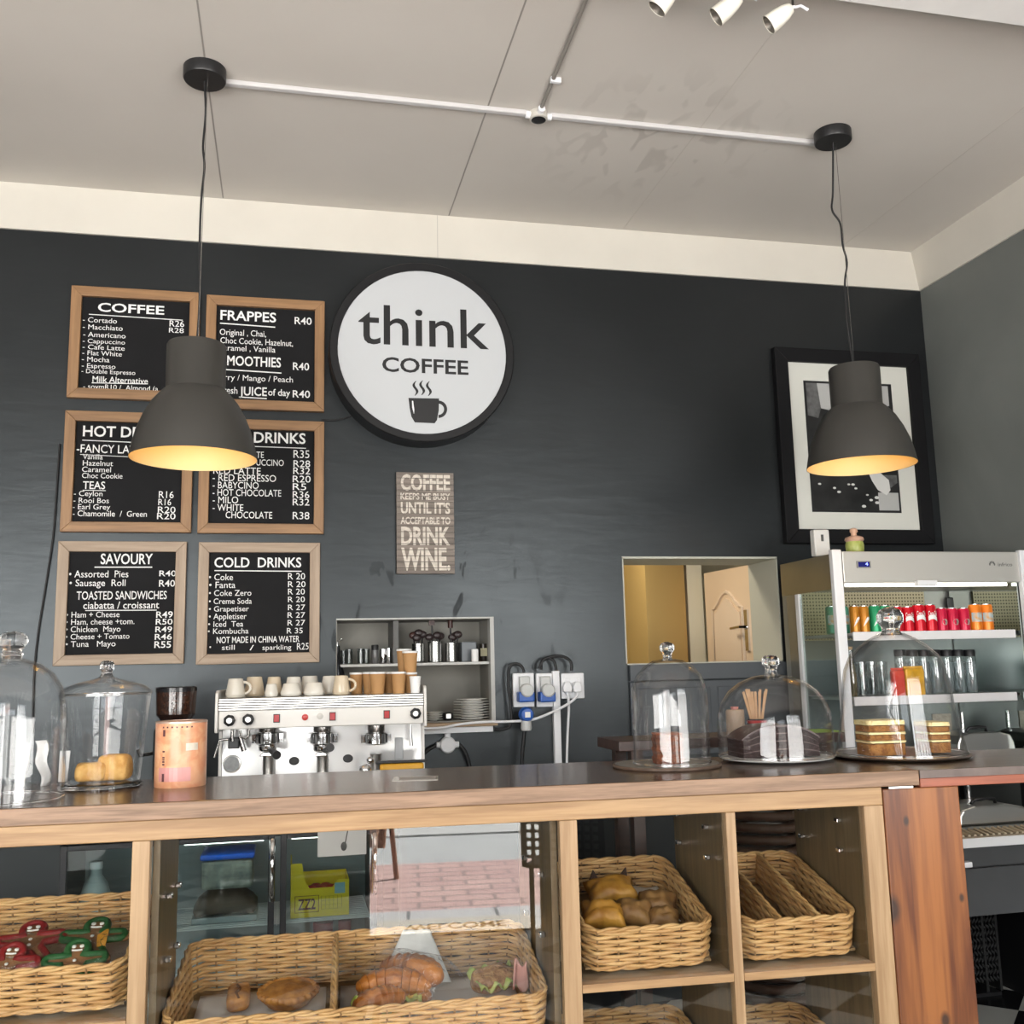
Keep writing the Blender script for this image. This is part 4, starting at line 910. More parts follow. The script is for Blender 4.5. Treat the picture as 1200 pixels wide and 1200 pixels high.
# cups on the machine
def mtop(px, dep, z=None):
    p = on_m(px, 812, MP+CN*dep, CN); return Vector((p.x, p.y, MZ+ztop+.0005))
def mug_parts(t, r0, r1, h, m, hand=1, flip=False):
    prof = [(r0*.80, 0), (r0*.95, .004), (r0, .015), ((r0+r1)/2*1.01, h*.55), (r1, h-.002), (r1-.004, h), (r1-.006, h*.6), (r0*.7, .012)]
    if flip: prof = [(r, h-z) for r, z in prof][::-1]; prof = [(r0*.02, h-.012)]+prof if 0 else prof
    MB().lathe(prof, 30).build('body', m, t, smooth=50)
    if hand:
        zc = h*.5; s = hand; rm = (r0+r1)/2
        pts = [(s*(rm-.003+.028*math.sin(a)), -.012*math.sin(a), zc+h*.30*math.cos(a)) for a in [PI*i/10 for i in range(11)]]
        MB().tube(pts, .0055, 8).build('handle', m, t, smooth=60)
M_mugA = mat('pale grey glaze', (.62, .58, .50), .2, coat=.3); M_mugB = mat('cream glaze', (.62, .52, .38), .22, coat=.3); M_mugW = mat('off-white glaze', (.70, .67, .60), .18, coat=.3)
CUP = 'cups kept warm on the espresso machine'
cups = [(276, .05, 795, 23, M_mugA, 1, 'upturned grey glazed mug at the left end of the machine top'), (298, .16, 793, 24, M_mugB, 0, 'second mug from the left on the machine, cream glazed'), (321, .20, 793, 20, M_mugB, 0, 'third mug from the left, narrow and cream, behind the small cup'),
        (318, .04, 805, 16, M_mugW, 0, 'smallest off-white cup at the front of the machine top'), (341, .05, 801, 25, M_mugW, 0, 'upturned off-white cup left of centre at the front edge'), (368, .05, 800, 25, M_mugW, 0, 'upturned off-white cup right of centre at the front edge'),
        (344, .17, 793, 21, M_mugW, 0, 'off-white cup behind, left of the centre pair'), (363, .27, 792, 24, M_mugW, 0, 'off-white cup behind, between the centre pair'), (386, .17, 792, 21, M_mugW, 0, 'plain off-white mug half hidden behind the cream mug'), (400, .045, 791.5, 21, M_mugB, 1, 'cream mug with its handle to the right, beside the paper cups')]
for px, dep, ytop, wpx, m, hd, lab in cups:
    p = mtop(px, dep); s = px_size(p); r = wpx*s/2; h = max(.05, on_m(px, ytop, MP+CN*dep, CN).z-p.z)
    t = thing('mug', lab, 'mug', p, CTH, CUP); mug_parts(t, r*.98, r*.72, h, m, hd)
def paper_cup(px, dep, ytop, wpx, lab, m, base=None, name='paper_cup', grp='paper cups on the espresso machine'):
    p = mtop(px, dep) if base is None else Vector(base); s = px_size(p); r = wpx*s/2; h = max(.05, on_m(px, ytop, MP+CN*dep, CN).z-p.z)
    t = thing(name, lab, 'paper cup', p, CTH, grp)
    MB().lathe([(r*.76, 0), (r*.78, .002), (r*.98, h-.006)], 28).build('cup_wall', m, t, smooth=50)
    MB().lathe([(r*.97, h-.007), (r*1.02, h-.005), (r*1.02, h), (r*.95, h+.001), (r*.94, h-.006)], 28).build('rolled_rim', M_paperw, t, smooth=50)
    return t, h, r
M_kr = M_kraft
ox, oy, k = 370, 700, 4.8
pc_ = [(231, .15, 424, 80, 'kraft paper cup left of the row, beside the cream mug'), (300, .12, 421, 74, 'kraft paper cup second from the left, set back'), (348, .05, 421, 92, 'large kraft paper cup in the middle of the front row'), (412, .14, 421, 70, 'kraft paper cup set back between the two front ones'), (466, .05, 420, 84, 'kraft paper cup third in the front row, by the stack')]
for x, dep, yt, w_, lab in pc_: paper_cup(ox+x/k, dep, oy+yt/k, w_/k, lab, M_kr)
t0_, h0_, r0_ = paper_cup(ox+498/k, .15, oy+424/k, 84/k, 'tall kraft paper cup at the base of the back stack', M_kr)
t1_, h1_, r1_ = paper_cup(ox+532/k, .10, oy+424/k, 78/k, 'ribbed kraft cup under the top front cup of the stack', M_kr)
paper_cup(ox+498/k, .15, oy+292/k, 84/k, 'kraft paper cup on top of the stack, the rear one', M_kr, base=t0_.location+Vector((0, 0, h0_+.002)))
paper_cup(ox+528/k, .10, oy+304/k, 88/k, 'kraft paper cup on top of the stack, the front one', M_kr, base=t1_.location+Vector((0, 0, h1_+.002)))
paper_cup(ox+560/k, .04, oy+445/k, 64/k, 'small white paper cup at the right end of the machine', M_paperw)

# yellow handled tool lying on the drip tray edge
p = on_m(470, 898, MP-CN*.10, CN)
t = thing('scoop', 'yellow and black handled scraper on the right of the machine', 'scraper', (p.x, p.y, BT+.058+.005), CTH)
zz = p.z-(BT+.058+.005)
mb = MB(); mb.box(-.085, .085, -.03, .03, -.004, zz-.018); mb.build('stand', M_steel, t, bevel=.003)
MB().box(-.08, .085, -.012, .012, zz-.016, zz+.012).build('handle', mat('amber plastic', (.65, .33, .015), .35), t, bevel=.008)
MB().box(-.095, .098, -.014, .014, zz+.0125, zz+.022).build('blade', M_black, t, bevel=.003)
q = on_m(455, 899, MP-CN*.14, CN)
t = thing('tamper', 'round chrome coffee tamper beside the yellow scraper', 'tamper', (q.x-.085, q.y, BT+.0625), CTH)
zz = q.z-BT-.0625
MB().lathe([(.03, 0), (.03, zz-.045), (.012, zz-.03)], 20).build('base', M_steel, t, smooth=50)
mb = MB(); mb.ball((0, 0, zz-.008), .024, 16); mb.ball((.018, 0, zz+.028), .014, 12); mb.build('knob', M_chrome, t, smooth=60)

# coffee grinder left of the machine
gp = on_y(206, 840, 3.98)
gr = thing('coffee_grinder', 'black coffee grinder with a brown hopper of beans behind the orange tin', 'grinder', (gp.x, 3.98, BT))
s = px_size(gp)
zc, zt_, zb_ = on_y(206, 804.5, 3.98).z-BT, on_y(206, 811, 3.98).z-BT, on_y(206, 843, 3.98).z-BT
MB().lathe([(22*s, zb_+.02), (23*s, zt_), (23*s, zt_+.001)], 36).build('bean_hopper', mat('smoked brown hopper', (.045, .018, .010), .08, coat=.4, color2=(.02, .008, .005), noise_scale=70), gr, smooth=40)
MB().lathe([(23.4*s, zt_+.0015), (23.4*s, zc-.004), (22*s, zc)], 36).build('hopper_lid', M_blackgloss, gr, smooth=40)
MB().lathe([(12*s, zb_-.03), (15*s, zb_-.01), (22*s, zb_+.0195)], 36).build('hopper_throat', mat('dark throat', (.02, .01, .008), .2), gr, smooth=40)
mb = MB(); mb.box(-.075, .075, -.03, .16, 0, zb_-.03); mb.build('grinder_body', M_black, gr, bevel=.012)
mb = MB(); mb.box(-.035, .035, -.10, -.031, zb_-.13, zb_-.05); mb.build('doser', M_black, gr, bevel=.006)
mb = MB(); mb.tube([(-.075, -.0, zb_-.12), (-.12, -.03, zb_-.125), (-.125, -.04, zb_-.10)], .007, 8); mb.build('lever', M_chrome, gr, smooth=60)

# ------------------------------------------------------------------ inside the niche
sh = wall_xz(480, 776.5, WALL+.05)
shz = on_y(484, 777, WALL+.03).z
o = MB().box(NX0+.006, NX1-.008, 0, .26, -.012, 0).build('niche_shelf', mat('pale grey shelf', (.50, .50, .48), .4), loc=(0, WALL+.03, shz), bevel=.001); tag(o, 'thin pale shelf across the middle of the wall niche', 'shelf')
vx = on_y(464, 750, WALL+.05).x
o = MB().box(-.012, .012, 0, .24, 0, NZ1-.006-shz).build('niche_divider', mat('dark grey divider', (.09, .09, .085), .5), loc=(vx, WALL+.05, shz)); tag(o, 'dark upright divider in the upper half of the niche', 'divider')
ox, oy, k = 370, 700, 4.8
def nic(x, y, d=.12): return on_y(ox+x/k, oy+y/k, WALL+d)
M_nglass = thin_glass('niche tumbler glass', (.74, .76, .76), f0=.05)
for i, (x0, x1, yt) in enumerate(((137, 175, 300), (165, 210, 292), (232, 275, 290), (262, 305, 290))):
    a, b2_ = nic(x0, 360, .10+.04*(i % 2)), nic(x1, 360, .10+.04*(i % 2)); r = (b2_.x-a.x)/2; h = nic(x0, yt).z-shz
    o = MB().lathe([(r*.85, .001), (r, h), (r-.003, h), (r*.82, .006)], 22, cap1=True).build('tumbler', M_nglass, smooth=50, loc=((a.x+b2_.x)/2, a.y, shz+.0005))
    tag(o, '%s glass tumbler from the left on the niche shelf' % ORD[i], 'glass', 'tumblers on the niche shelf')
def pot(name, label, cat, x0, x1, yt, d, m, lid=None, lidy=None, ribs=0):
    a, b2_ = nic(x0, 360, d), nic(x1, 360, d); r = (b2_.x-a.x)/2; h = nic(x0, yt, d).z-shz
    t = thing(name, label, cat, ((a.x+b2_.x)/2, WALL+d, shz+.0005))
    prof = [(r*.92, 0), (r, .004)]
    if ribs:
        for q in range(ribs*2+1): prof.append((r*(1-.04*(q % 2)), .012+(h-.02)*q/(ribs*2)))
    prof += [(r, h), (r-.003, h), (r-.004, .01)]
    MB().lathe(prof, 26).build('body', m, t, smooth=30)
    if lid: MB().lathe([(r*1.02, h+.001), (r*1.02, nic(x0, lidy, d).z-shz-.004), (r*.9, nic(x0, lidy, d).z-shz)], 22).build('lid', lid, t, smooth=40)
    return t, r, h
pot('storage_jar', 'glass jar with a tall black lid between tumblers and steel cups', 'jar', 313, 353, 300, .10, mat('dark smoked jar', (.10, .10, .10), .2), M_black, 268)
pot('steel_cup', 'small shiny steel cup right of the black-lidded jar', 'cup', 362, 395, 292, .12, M_chrome)
pot('steel_cup', 'small shiny steel cup against the niche divider', 'cup', 393, 428, 288, .10, M_chrome)
tins = [(542, 612, 262, 'first cutlery tin from the divider, holding black ladles'), (632, 712, 250, 'second cutlery tin from the divider, holding a tall dark brush'), (728, 800, 258, 'third cutlery tin from the divider, holding a black whisk')]
M_tin = mat('ribbed tin', (.34, .34, .33), .25, 1)
for i, (x0, x1, yt, lab) in enumerate(tins):
    t, r, h = pot('utensil_tin', lab, 'utensil tin', x0, x1, yt, .12, M_tin, ribs=7)
    rnd = random.Random(10+i); cxw = t.location.x
    hs = ((1.55, -.6), (1.7, .1), (1.6, .6), (1.4, -.2)) if i == 0 else ((2.3, -.4), (1.4, .3), (1.35, .7), (1.3, -.7)) if i == 1 else ((2.15, -.1), (1.5, .6), (1.4, .2), (1.55, .85))
    for q, (hk, fx) in enumerate(hs):
        y = WALL+.12+rnd.uniform(-.4, .4)*r
        kt = thing('utensil', ('%s black utensil standing in the ' % ORD[q])+['first', 'second', 'third'][i]+' cutlery tin from the divider', 'utensil', (cxw+fx*r*.5, y, shz+.012))
        top = h*hk; lean = fx*.02
        MB().tube([(0, 0, 0), (lean, 0, top*.78)], .004, 6).build('shaft', M_black, kt, smooth=60)
        mb = MB()
        if i == 2 and q == 0: mb.tube([(lean-.022, 0, top), (lean, 0, top-.008), (lean+.02, 0, top+.008)], .008, 8); mb.tube([(lean, 0, top*.77), (lean, 0, top-.01)], .012, 8)
        elif i == 1 and q == 0: mb.box(lean-.014, lean+.014, -.006, .006, top*.72, top+.02)
        else: mb.ball((lean, 0, top*.84), .022, 12, .8, 1, .5)
        mb.build('head', mat('dark utensil head', (.03, .02, .02), .35) if q else mat('deep brown utensil', (.05, .02, .016), .4), kt, smooth=60)
a, b2_ = nic(822, 355, .10), nic(905, 250, .10)
o = MB().box(0, b2_.x-a.x, 0, .10, 0, b2_.z-shz).build('grey_tin', mat('slate grey box', (.12, .135, .15), .4), loc=(a.x, WALL+.10, shz+.0005), bevel=.004); tag(o, 'slate grey box behind the small white cup in the niche', 'box')
t, r, h = pot('paper_cup', 'small white paper cup on the niche shelf', 'cup', 876, 915, 293, .055, M_paperw)
t, r, h = pot('spice_jar', 'small dark jar with a pale label at the right end of the niche', 'jar', 924, 966, 262, .13, mat('dark jar', (.03, .025, .02), .25))
MB().box(-.018, .018, -r-.001, -r+.006, h*.3, h*.75).build('paper_label', mat('yellowed label', (.45, .42, .28), .6), t)
pb0 = nic(880, 270, .18); 
t = thing('black_bottle', 'black bottle with a steel pourer at the left edge of the niche', 'bottle', (nic(122, 380, .02).x, WALL+.05, NZ0+.0045))
zz = nic(122, 240, .05).z-NZ0
MB().lathe([(.034, 0), (.036, .005), (.036, zz*.55), (.014, zz*.8), (.012, zz*.92)], 24).build('bottle_body', M_blackgloss, t, smooth=50)
MB().tube([(0, 0, zz*.92), (0, 0, zz*.97), (.02, -.005, zz)], .006, 8).build('pourer', M_chrome, t, smooth=60)
# plates on the sill
pcx = nic(880, 640, .10); pr = (nic(985, 640, .10).x-nic(777, 640, .10).x)/2; zt_ = nic(880, 568, .10).z; nz = NZ0+.0045; npl = 8
for i in range(npl):
    z = nz+(zt_-nz)*i/npl; dz_ = (zt_-nz)/npl; rr = pr*(1.0 if i < 4 else .985) if i < npl-1 else pr*.84
    o = MB().lathe([(rr*.6, 0), (rr*.62, .004), (rr, dz_*.72), (rr, dz_*.88), (rr*.62, dz_*.5), (rr*.3, dz_*.45)], 40).build('dinner_plate', M_whitecer if i != npl-1 else [M_whitecer], smooth=50, loc=(pcx.x, pcx.y, z+.0005))
    tag(o, ['bottom plate', 'second plate from the bottom', 'third plate from the bottom', 'fourth plate from the bottom', 'fifth plate from the bottom', 'sixth plate from the bottom', 'second plate from the top', 'smaller topmost plate with a dark underside'][i]+' of the tall white stack in the niche', 'plate', 'tall stack of plates in the niche')
sp = nic(668, 690, .06); sr_ = (nic(722, 660, .06).x-nic(622, 660, .06).x)/2; zt_ = nic(680, 643, .06).z
for i in range(4):
    dz_ = (zt_-nz)/4
    o = MB().lathe([(sr_*.55, 0), (sr_*.6, .003), (sr_, dz_*.75), (sr_, dz_*.9), (sr_*.6, dz_*.5)], 32).build('saucer', M_whitecer, smooth=50, loc=(sp.x, sp.y, nz+dz_*i+.0005))
    tag(o, ['bottom saucer', 'second saucer from the bottom', 'third saucer from the bottom', 'top saucer'][i]+' of the short stack behind the machine', 'saucer', 'short stack of saucers')
q = nic(742, 690, .05)
t = thing('tea_strainer', 'small dark round strainer between the two plate stacks', 'strainer', (q.x, q.y, nz+.0005))
MB().lathe([(.016, 0), (.026, .01), (.024, .032), (.012, .036)], 20).build('bowl', M_black, t, smooth=50)
MB().box(-.012, .012, -.028, -.02, .008, .03).build('clip', M_steel, t, bevel=.002)
MB().tube([(-.02, 0, .012), (-.05, -.01, .002)], .004, 6).build('handle', M_black, t)

# ------------------------------------------------------------------ open chiller on the right
RF = 3.46; RBT = on_y(1170, 980.5, RF).z                     # right bench front and height
CX0, CX1, CY0, CY1 = 2.352, 3.262, 3.89, 4.44
CZT = on_y(985, 646, CY0).z; CZF = on_y(985, 683, CY0).z; CZB = BT+.035
S1 = on_y(1073, 740.5, CY0+.03).z; S2 = on_y(1140, 813.5, CY0+.06).z
ch = thing('open_chiller', 'stainless open-front drinks chiller with glass sides standing on the right bench', 'chiller', (0, 0, 0))
MB().box(CX0+.006, CX1, CY0, CY1, CZF, CZT).build('top_housing', mat('satin steel fascia', (.60, .585, .545), .38, .55), ch, bevel=.004)
MB().box(CX0+.05, CX1-.05, CY0+.05, CY0+.07, CZF-.012, CZF-.0005).build('light_strip', mat('added chiller glow', (.9, .9, .85), .4, emit=(1, .95, .82), estr=7), ch)  # unseen glowing strip, added to brighten the chiller inside
mb = MB(); zt1 = CZF+.06; mb.box(CX0-.001, CX0+.0055, CY0+.03, CY1, CZF-.02, CZT-.002); mb.build('side_cheek', M_warmsteel, ch)
MB().box(CX0, CX1, CY1-.04, CY1, CZB, CZF-.001).build('rear_panel', mat('chiller back steel', (.30, .30, .28), .4, .6), ch)
# pierced cream back panel
def pierced():
    m, nt, b = nodes_of('pierced cream panel', .5)
    tc = nt.nodes.new('ShaderNodeTexCoord'); v = nt.nodes.new('ShaderNodeTexVoronoi'); v.inputs['Scale'].default_value = 62; v.inputs['Randomness'].default_value = 0
    mp = nt.nodes.new('ShaderNodeMapping'); mp.inputs['Scale'].default_value = (1, 0, 1); nt.links.new(tc.outputs['Object'], mp.inputs['Vector']); nt.links.new(mp.outputs['Vector'], v.inputs['Vector'])
    nt.links.new(_ramp(nt, v.outputs['Distance'], .22, (.10, .08, .04), .30, (.62, .55, .36)), b.inputs['Base Color']); return m
MB().box(CX0+.03, CX0+.74, CY1-.055, CY1-.0405, S1-.02, CZF-.005).build('pierced_panel', pierced(), ch)
MB().box(CX0+.03, CX1-.03, CY1-.054, CY1-.0405, CZB+.02, S1-.022).build('inner_back', mat('grey chiller liner', (.22, .24, .24), .3, .5), ch)
MB().box(CX0, CX1, CY0+.02, CY1, CZB, CZB+.05).build('base_deck', M_steel, ch, bevel=.004)
for x in (CX0+.03, CX1-.06):
    for y in (CY0+.05, CY1-.08): MB().box(x, x+.03, y, y+.03, RBT, CZB).build('foot', M_black, ch)
pxa = on_y(980, 720, CY0-.012).x; pxb = on_y(991, 720, CY0-.012).x
MB().box(pxa, pxb, CY0-.014, CY0+.014, CZB+.05, CZT+.006).build('front_post', M_white, ch, bevel=.003)
mb = MB(); mb.box(CX1-.02, CX1+.012, CY0-.014, CY0+.014, CZB+.05, CZT+.006); mb.build('front_post', M_white, ch, bevel=.003)
mp_ = on_x(939, 760, CX0); mb = MB(); mb.box(CX0-.008, CX0+.012, mp_.y-.016, mp_.y+.016, CZB+.05, CZF-.02); mb.build('middle_post', M_white, ch, bevel=.003)
M_side = thin_glass('chiller side glass', (.82, .88, .86), f0=.10)
MB().box(CX0+.001, CX0+.006, CY0+.015, mp_.y-.017, CZB+.05, CZF-.001).build('side_glass', M_side, ch)
mb = MB(); mb.box(CX0, CX0+.006, mp_.y+.017, CY1-.041, CZB+.05, CZF-.021); mb.build('side_panel', mat('warm steel side', (.36, .34, .29), .3, .8, noise_amt=.2, noise_scale=2), ch)
MB().box(CX1-.03, CX1-.024, CY0+.015, CY1-.06, CZB+.05, CZF-.001).build('mirror_side', mat('green mirror glass', (.60, .66, .63), .03, 1), ch)
sx1 = on_y(1170, 745, CY0+.03).x
for z, x0, dep in ((S1, CX0+.05, .03), (S2, CX0+.05, .06)):
    s_ = MB().box(x0, CX1-.04, CY0+dep+.012, CY1-.06, z-.012, z).build('shelf', mat('pale wire shelf', (.55, .56, .56), .35), ch)
    MB().box(x0, CX1-.045, CY0+dep, CY0+dep+.011, z-.034, z+.004).build('price_rail', mat('white price rail', (.74, .73, .74), .35), s_, bevel=.002)
p = on_y(1030/4*1+900-.0, 0, CY0)
a = on_y(900+415/4, 620+150/4, CY0-.004); c = on_y(900+482/4, 620+182/4, CY0-.004)
ds = MB().box(a.x, c.x, CY0-.006, CY0-.0005, c.z, a.z).build('display_bezel', mat('grey bezel', (.25, .25, .24), .4), ch)
MB().box(a.x+.006, c.x-.006, CY0-.0075, CY0-.0062, c.z+.004, a.z-.004).build('display_screen', mat('dark blue display', (.005, .006, .03), .2, emit=(.02, .03, .5), estr=.25), ds)
mb = MB(); text_into(mb, '4', c.x-.028, c.x-.014, c.z+.010, .014, CY0-.0078, .02); mb.build('display_digit', mat('blue digit', (.1, .1, .8), .4, emit=(.2, .25, 1), estr=3), ds)
mb = MB(); a = on_y(900+1078/4, 620+170/4, CY0-.001); c = on_y(900+1145/4, 620+170/4, CY0-.001); text_into(mb, 'infrico', a.x, c.x, a.z-.004, .016, CY0-.0012, .01)
e0 = on_y(900+1050/4, 620+161/4, CY0-.001)
for q in range(5):
    t_ = PI*q/4; mb.poly([(e0.x+.012*math.cos(t_)+.004*math.cos(u), CY0-.0012, e0.z+.010*math.sin(t_)-.004+.006*math.sin(u)) for u in [2*PI*i/8 for i in range(8)]])
mb.build('brand_lettering', mat('grey brand print', (.14, .14, .13), .5), ch)
a = on_y(900+695/4, 620+240/4, CY0-.01); c = on_y(900+790/4, 620+265/4, CY0-.01)
MB().box(a.x, c.x, CY0-.02, CY0+.01, c.z, a.z).build('night_blind_handle', M_white, ch, bevel=.003)
a = on_y(900+835/4, 620+320/4, CY1-.06); MB().box(a.x, a.x+.035, CY1-.066, CY1-.0555, S1+.03, a.z).build('thermometer', M_black, ch, bevel=.01)
# cans on the upper shelf
ox, oy, k = 900, 620, 4
M_al = mat('can aluminium', (.7, .7, .7), .25, 1)
def can(name, label, x0, x1, ytop, m, mk, group, dep=.077, text=None):
    a = on_y(ox+x0/k, 735, CY0+dep); b2_ = on_y(ox+x1/k, 735, CY0+dep); r = (b2_.x-a.x)/2*.97; h = on_y(ox+x0/k, oy+ytop/k, CY0+dep).z-S1-.001
    t = thing(name, label, 'can', ((a.x+b2_.x)/2, CY0+dep, S1+.0006), group=group)
    MB().lathe([(r*.8, 0), (r, .006), (r, h-.012), (r*.86, h-.003)], 24).build('can_wall', m, t, smooth=35)
    MB().lathe([(r*.86, h-.0028), (r*.86, h), (r*.80, h-.002)], 24).build('can_lid', M_al, t, smooth=35)
    mb = MB(); n = 10
    def cyl(u, v, e=.0006): q = -PI/2+u; return (( r+e)*math.cos(q), (r+e)*math.sin(q), v*h)
    if mk == 'wave':
        mb.grid(lambda i, j: Vector(cyl(-.9+1.8*i, .40+.16*j+.06*math.sin(4*i))), n, 1)
    elif mk == 'disc':
        mb.poly([cyl(.55*math.cos(u), .40+.13*math.sin(u)) for u in [2*PI*i/14 for i in range(14)]])
    elif mk == 'splash':
        mb.grid(lambda i, j: Vector(cyl(-.8+1.6*i, .22+.34*i+.16*j*math.sin(PI*i))), n, 1)
    elif mk == 'band':
        mb.grid(lambda i, j: Vector(cyl(-1.2+2.4*i, .34+.34*j)), n, 1)
    if text: 
        me = glyphs(text, .01); a0 = min(v.co.x for v in me.vertices); a1 = max(v.co.x for v in me.vertices); hh = max(v.co.y for v in me.vertices)
        vs = [mb.bm.verts.new(cyl(-.85+1.7*(v.co.x-a0)/(a1-a0), .58+.18*v.co.y/hh, .001)) for v in me.vertices]
        for pg in me.polygons: mb.face([vs[i] for i in pg.vertices])
    mb.build('printed_mark', PRN[mk if mk != 'band' else 'band'], t)
    return t
PRN = {'wave': M_paperw, 'disc': mat('dark and white badge', (.6, .55, .5), .4, color2=(.08, .02, .02), noise_scale=60), 'splash': M_paperw, 'band': mat('pale blue fruit print', (.35, .55, .62), .4, color2=(.60, .28, .06), noise_scale=50)}
M_cg = mat('green can paint', (.02, .28, .12), .28, .3); M_co = mat('orange brown can paint', (.50, .20, .02), .28, .3); M_cr = mat('red can paint', (.58, .008, .02), .26, .25); M_cf = mat('bright orange can paint', (.80, .22, .02), .28, .2); M_cp = mat('pinkish red can paint', (.55, .01, .05), .26, .2)
M_dg = mat('pale green can paint', (.05, .26, .17), .3, .2)
G = 'drink cans on the chiller shelf'
spec = [('green', 276, 326, 362, M_dg, 'band', 'first green can at the left end, behind the side glass'), ('green', 328, 380, 362, M_dg, 'band', 'second green can from the left, behind the side glass'), ('orange', 388, 430, 360, M_co, 'splash', 'orange brown can just right of the chiller post'), ('orange', 432, 475, 360, M_co, 'splash', 'orange brown can between its twin and the green cans'),
        ('green', 480, 528, 358, M_cg, 'splash', 'bright green can next to the orange brown cans'), ('green', 530, 578, 358, M_cg, 'splash', 'bright green can just behind the big dome knob'), ('red', 585, 632, 362, M_cr, 'wave', 'red can behind the right edge of the dome knob'), ('red', 634, 682, 364, M_cr, 'wave', 'red can just right of the dome knob'),
        ('red', 685, 737, 354, M_cr, 'wave', 'taller red can, left one of the tall pair'), ('red', 739, 790, 354, M_cr, 'wave', 'taller red can, right one of the tall pair'), ('red', 793, 840, 370, M_cp, 'disc', 'short pinkish red can next to the tall red pair'), ('red', 842, 893, 370, M_cp, 'disc', 'middle short pinkish red can of three'), ('red', 895, 945, 370, M_cp, 'disc', 'short pinkish red can next to the orange cans'),
        ('orange', 950, 1002, 352, M_cf, 'band', 'bright orange can, left one at the right end of the row'), ('orange', 1004, 1055, 352, M_cf, 'band', 'bright orange can at the far right end of the row')]
for c_, x0, x1, yt, m, mk, lab in spec:
    can('drink_can', lab, x0, x1, yt, m, mk, G, dep=.26 if m is M_dg else .077, text='Coca-Cola' if m is M_cr else None)
# lower shelf: clear bottles with black caps, glasses, packets, herb bottle
M_bg = thin_glass('bottle glass', (.80, .84, .84), f0=.14)
def clearb(px0, px1, ytop, ycap, lab, dep, i):
    a = on_y(px0, 813, CY0+dep); b2_ = on_y(px1, 813, CY0+dep); r = (b2_.x-a.x)/2*.96
    h = on_y(px0, ycap, CY0+dep).z-S2; h2 = on_y(px0, ytop, CY0+dep).z-S2
    t = thing('clear_bottle', lab, 'bottle', ((a.x+b2_.x)/2, CY0+dep, S2+.0006), group='clear bottles with black caps in the chiller')
    MB().lathe([(r*.92, 0), (r, .006), (r, h-.006), (r*.96, h)], 22).build('bottle_wall', M_bg, t, smooth=40)
    MB().lathe([(r*.82, .006), (r*.86, .012), (r*.86, h*.86)], 18).build('water', mat('pale bottle contents', (.62, .66, .68), .15, trans=.75, ior=1.2), t, smooth=40)
    MB().lathe([(r*.98, h+.001), (r*.98, h2-.003), (r*.9, h2)], 22).build('black_cap', M_black, t, smooth=40)
for i in range(7): clearb(1052+i*13.6, 1064.6+i*13.6, 761.5, 769.5, ORD[i]+' black-capped clear bottle from the left on the lower chiller shelf', .13, i)
M_gl = thin_glass('tall glass', (.84, .87, .87), f0=.12)
for i in range(4):
    a = on_y(1000+i*12, 813, CY0+.30); h = on_y(1000, 776, CY0+.30).z-S2
    o = MB().lathe([(.020, .001), (.025, h), (.0235, h), (.019, .006)], 20).build('tall_glass', M_gl, smooth=50, loc=(a.x, CY0+.30, S2+.0006)); tag(o, ORD[i]+' tall glass from the left at the back of the lower chiller shelf', 'glass', 'tall glasses in the chiller')
for i, (x0, x1, yt, m, lab) in enumerate(((1046, 1060, 783, mat('red packet', (.60, .05, .03), .4), 'red packet on the lower chiller shelf behind the big dome'), (1061, 1083, 781, mat('yellow orange packet', (.75, .40, .02), .4, noise_amt=.3, noise_scale=30), 'yellow orange packet on the lower chiller shelf behind the big dome'))):
    a = on_y(x0, 813, CY0+.085); b2_ = on_y(x1, 813, CY0+.085); h = on_y(x0, yt, CY0+.085).z-S2
    t = thing('packet', lab, 'packet', ((a.x+b2_.x)/2, CY0+.085, S2+.0006)); w_ = (b2_.x-a.x)/2
    MB().box(-w_, w_, -.016, .014, 0, h*.92).build('packet_body', m, t, bevel=.008)
    MB().box(-w_, w_, -.003, .002, h*.921, h).build('crimped_top', m, t)
a = on_y(980.5, 820, CY0+.115); h = on_y(980.5, 762, CY0+.115).z-S2
t = thing('herb_bottle', 'slim glass bottle of dried herbs at the left of the lower chiller shelf', 'bottle', (max(a.x, CX0+.08), CY0+.115, S2+.0006))
MB().lathe([(.020, 0), (.022, .004), (.021, h*.5), (.014, h*.8), (.011, h)], 20).build('bottle_glass', M_gl, t, smooth=50)
MB().lathe([(.016, .004), (.018, .01), (.017, h*.45), (.010, h*.78)], 16, wave=lambda a, z: 1+.15*math.sin(5*a+z*200)).build('dried_herbs', mat('dried herbs', (.22, .15, .06), .8, color2=(.05, .06, .02), noise_scale=90), t)
MB().lathe([(.010, h+.0005), (.012, h+.014)], 14).build('cork', mat('cork', (.45, .33, .2), .8), t)
# things standing on top of the chiller
a = on_y(951, 621, CY0+.20); c = on_y(971, 650, CY0+.20)
t = thing('white_dispenser', 'tilted white plastic box with a small slot on top of the chiller', 'dispenser', ((a.x+c.x)/2, CY0+.20, CZT), 0)
h = a.z-CZT; w_ = (c.x-a.x)/2
MB().box(-w_, w_, -.02, .02, 0, h).build('case', mat('matt white plastic', (.62, .62, .60), .5), t, bevel=.006)
MB().box(-.006, .006, -.023, -.0205, h*.55, h*.80).build('slot', M_darksteel, t)
a = on_y(1000, 619, CY0+.12)
t = thing('apothecary_jar', 'green jar with a pink collar and stopper on top of the chiller', 'jar', (a.x, CY0+.12, CZT)); h = a.z-CZT; s = px_size(a)
MB().lathe([(9*s, 0), (10*s, .006), (10.5*s, h*.35), (9.5*s, h*.48)], 26).build('jar_body', mat('yellow green glaze', (.28, .34, .07), .4, color2=(.42, .46, .16), noise_scale=40), t, smooth=50)
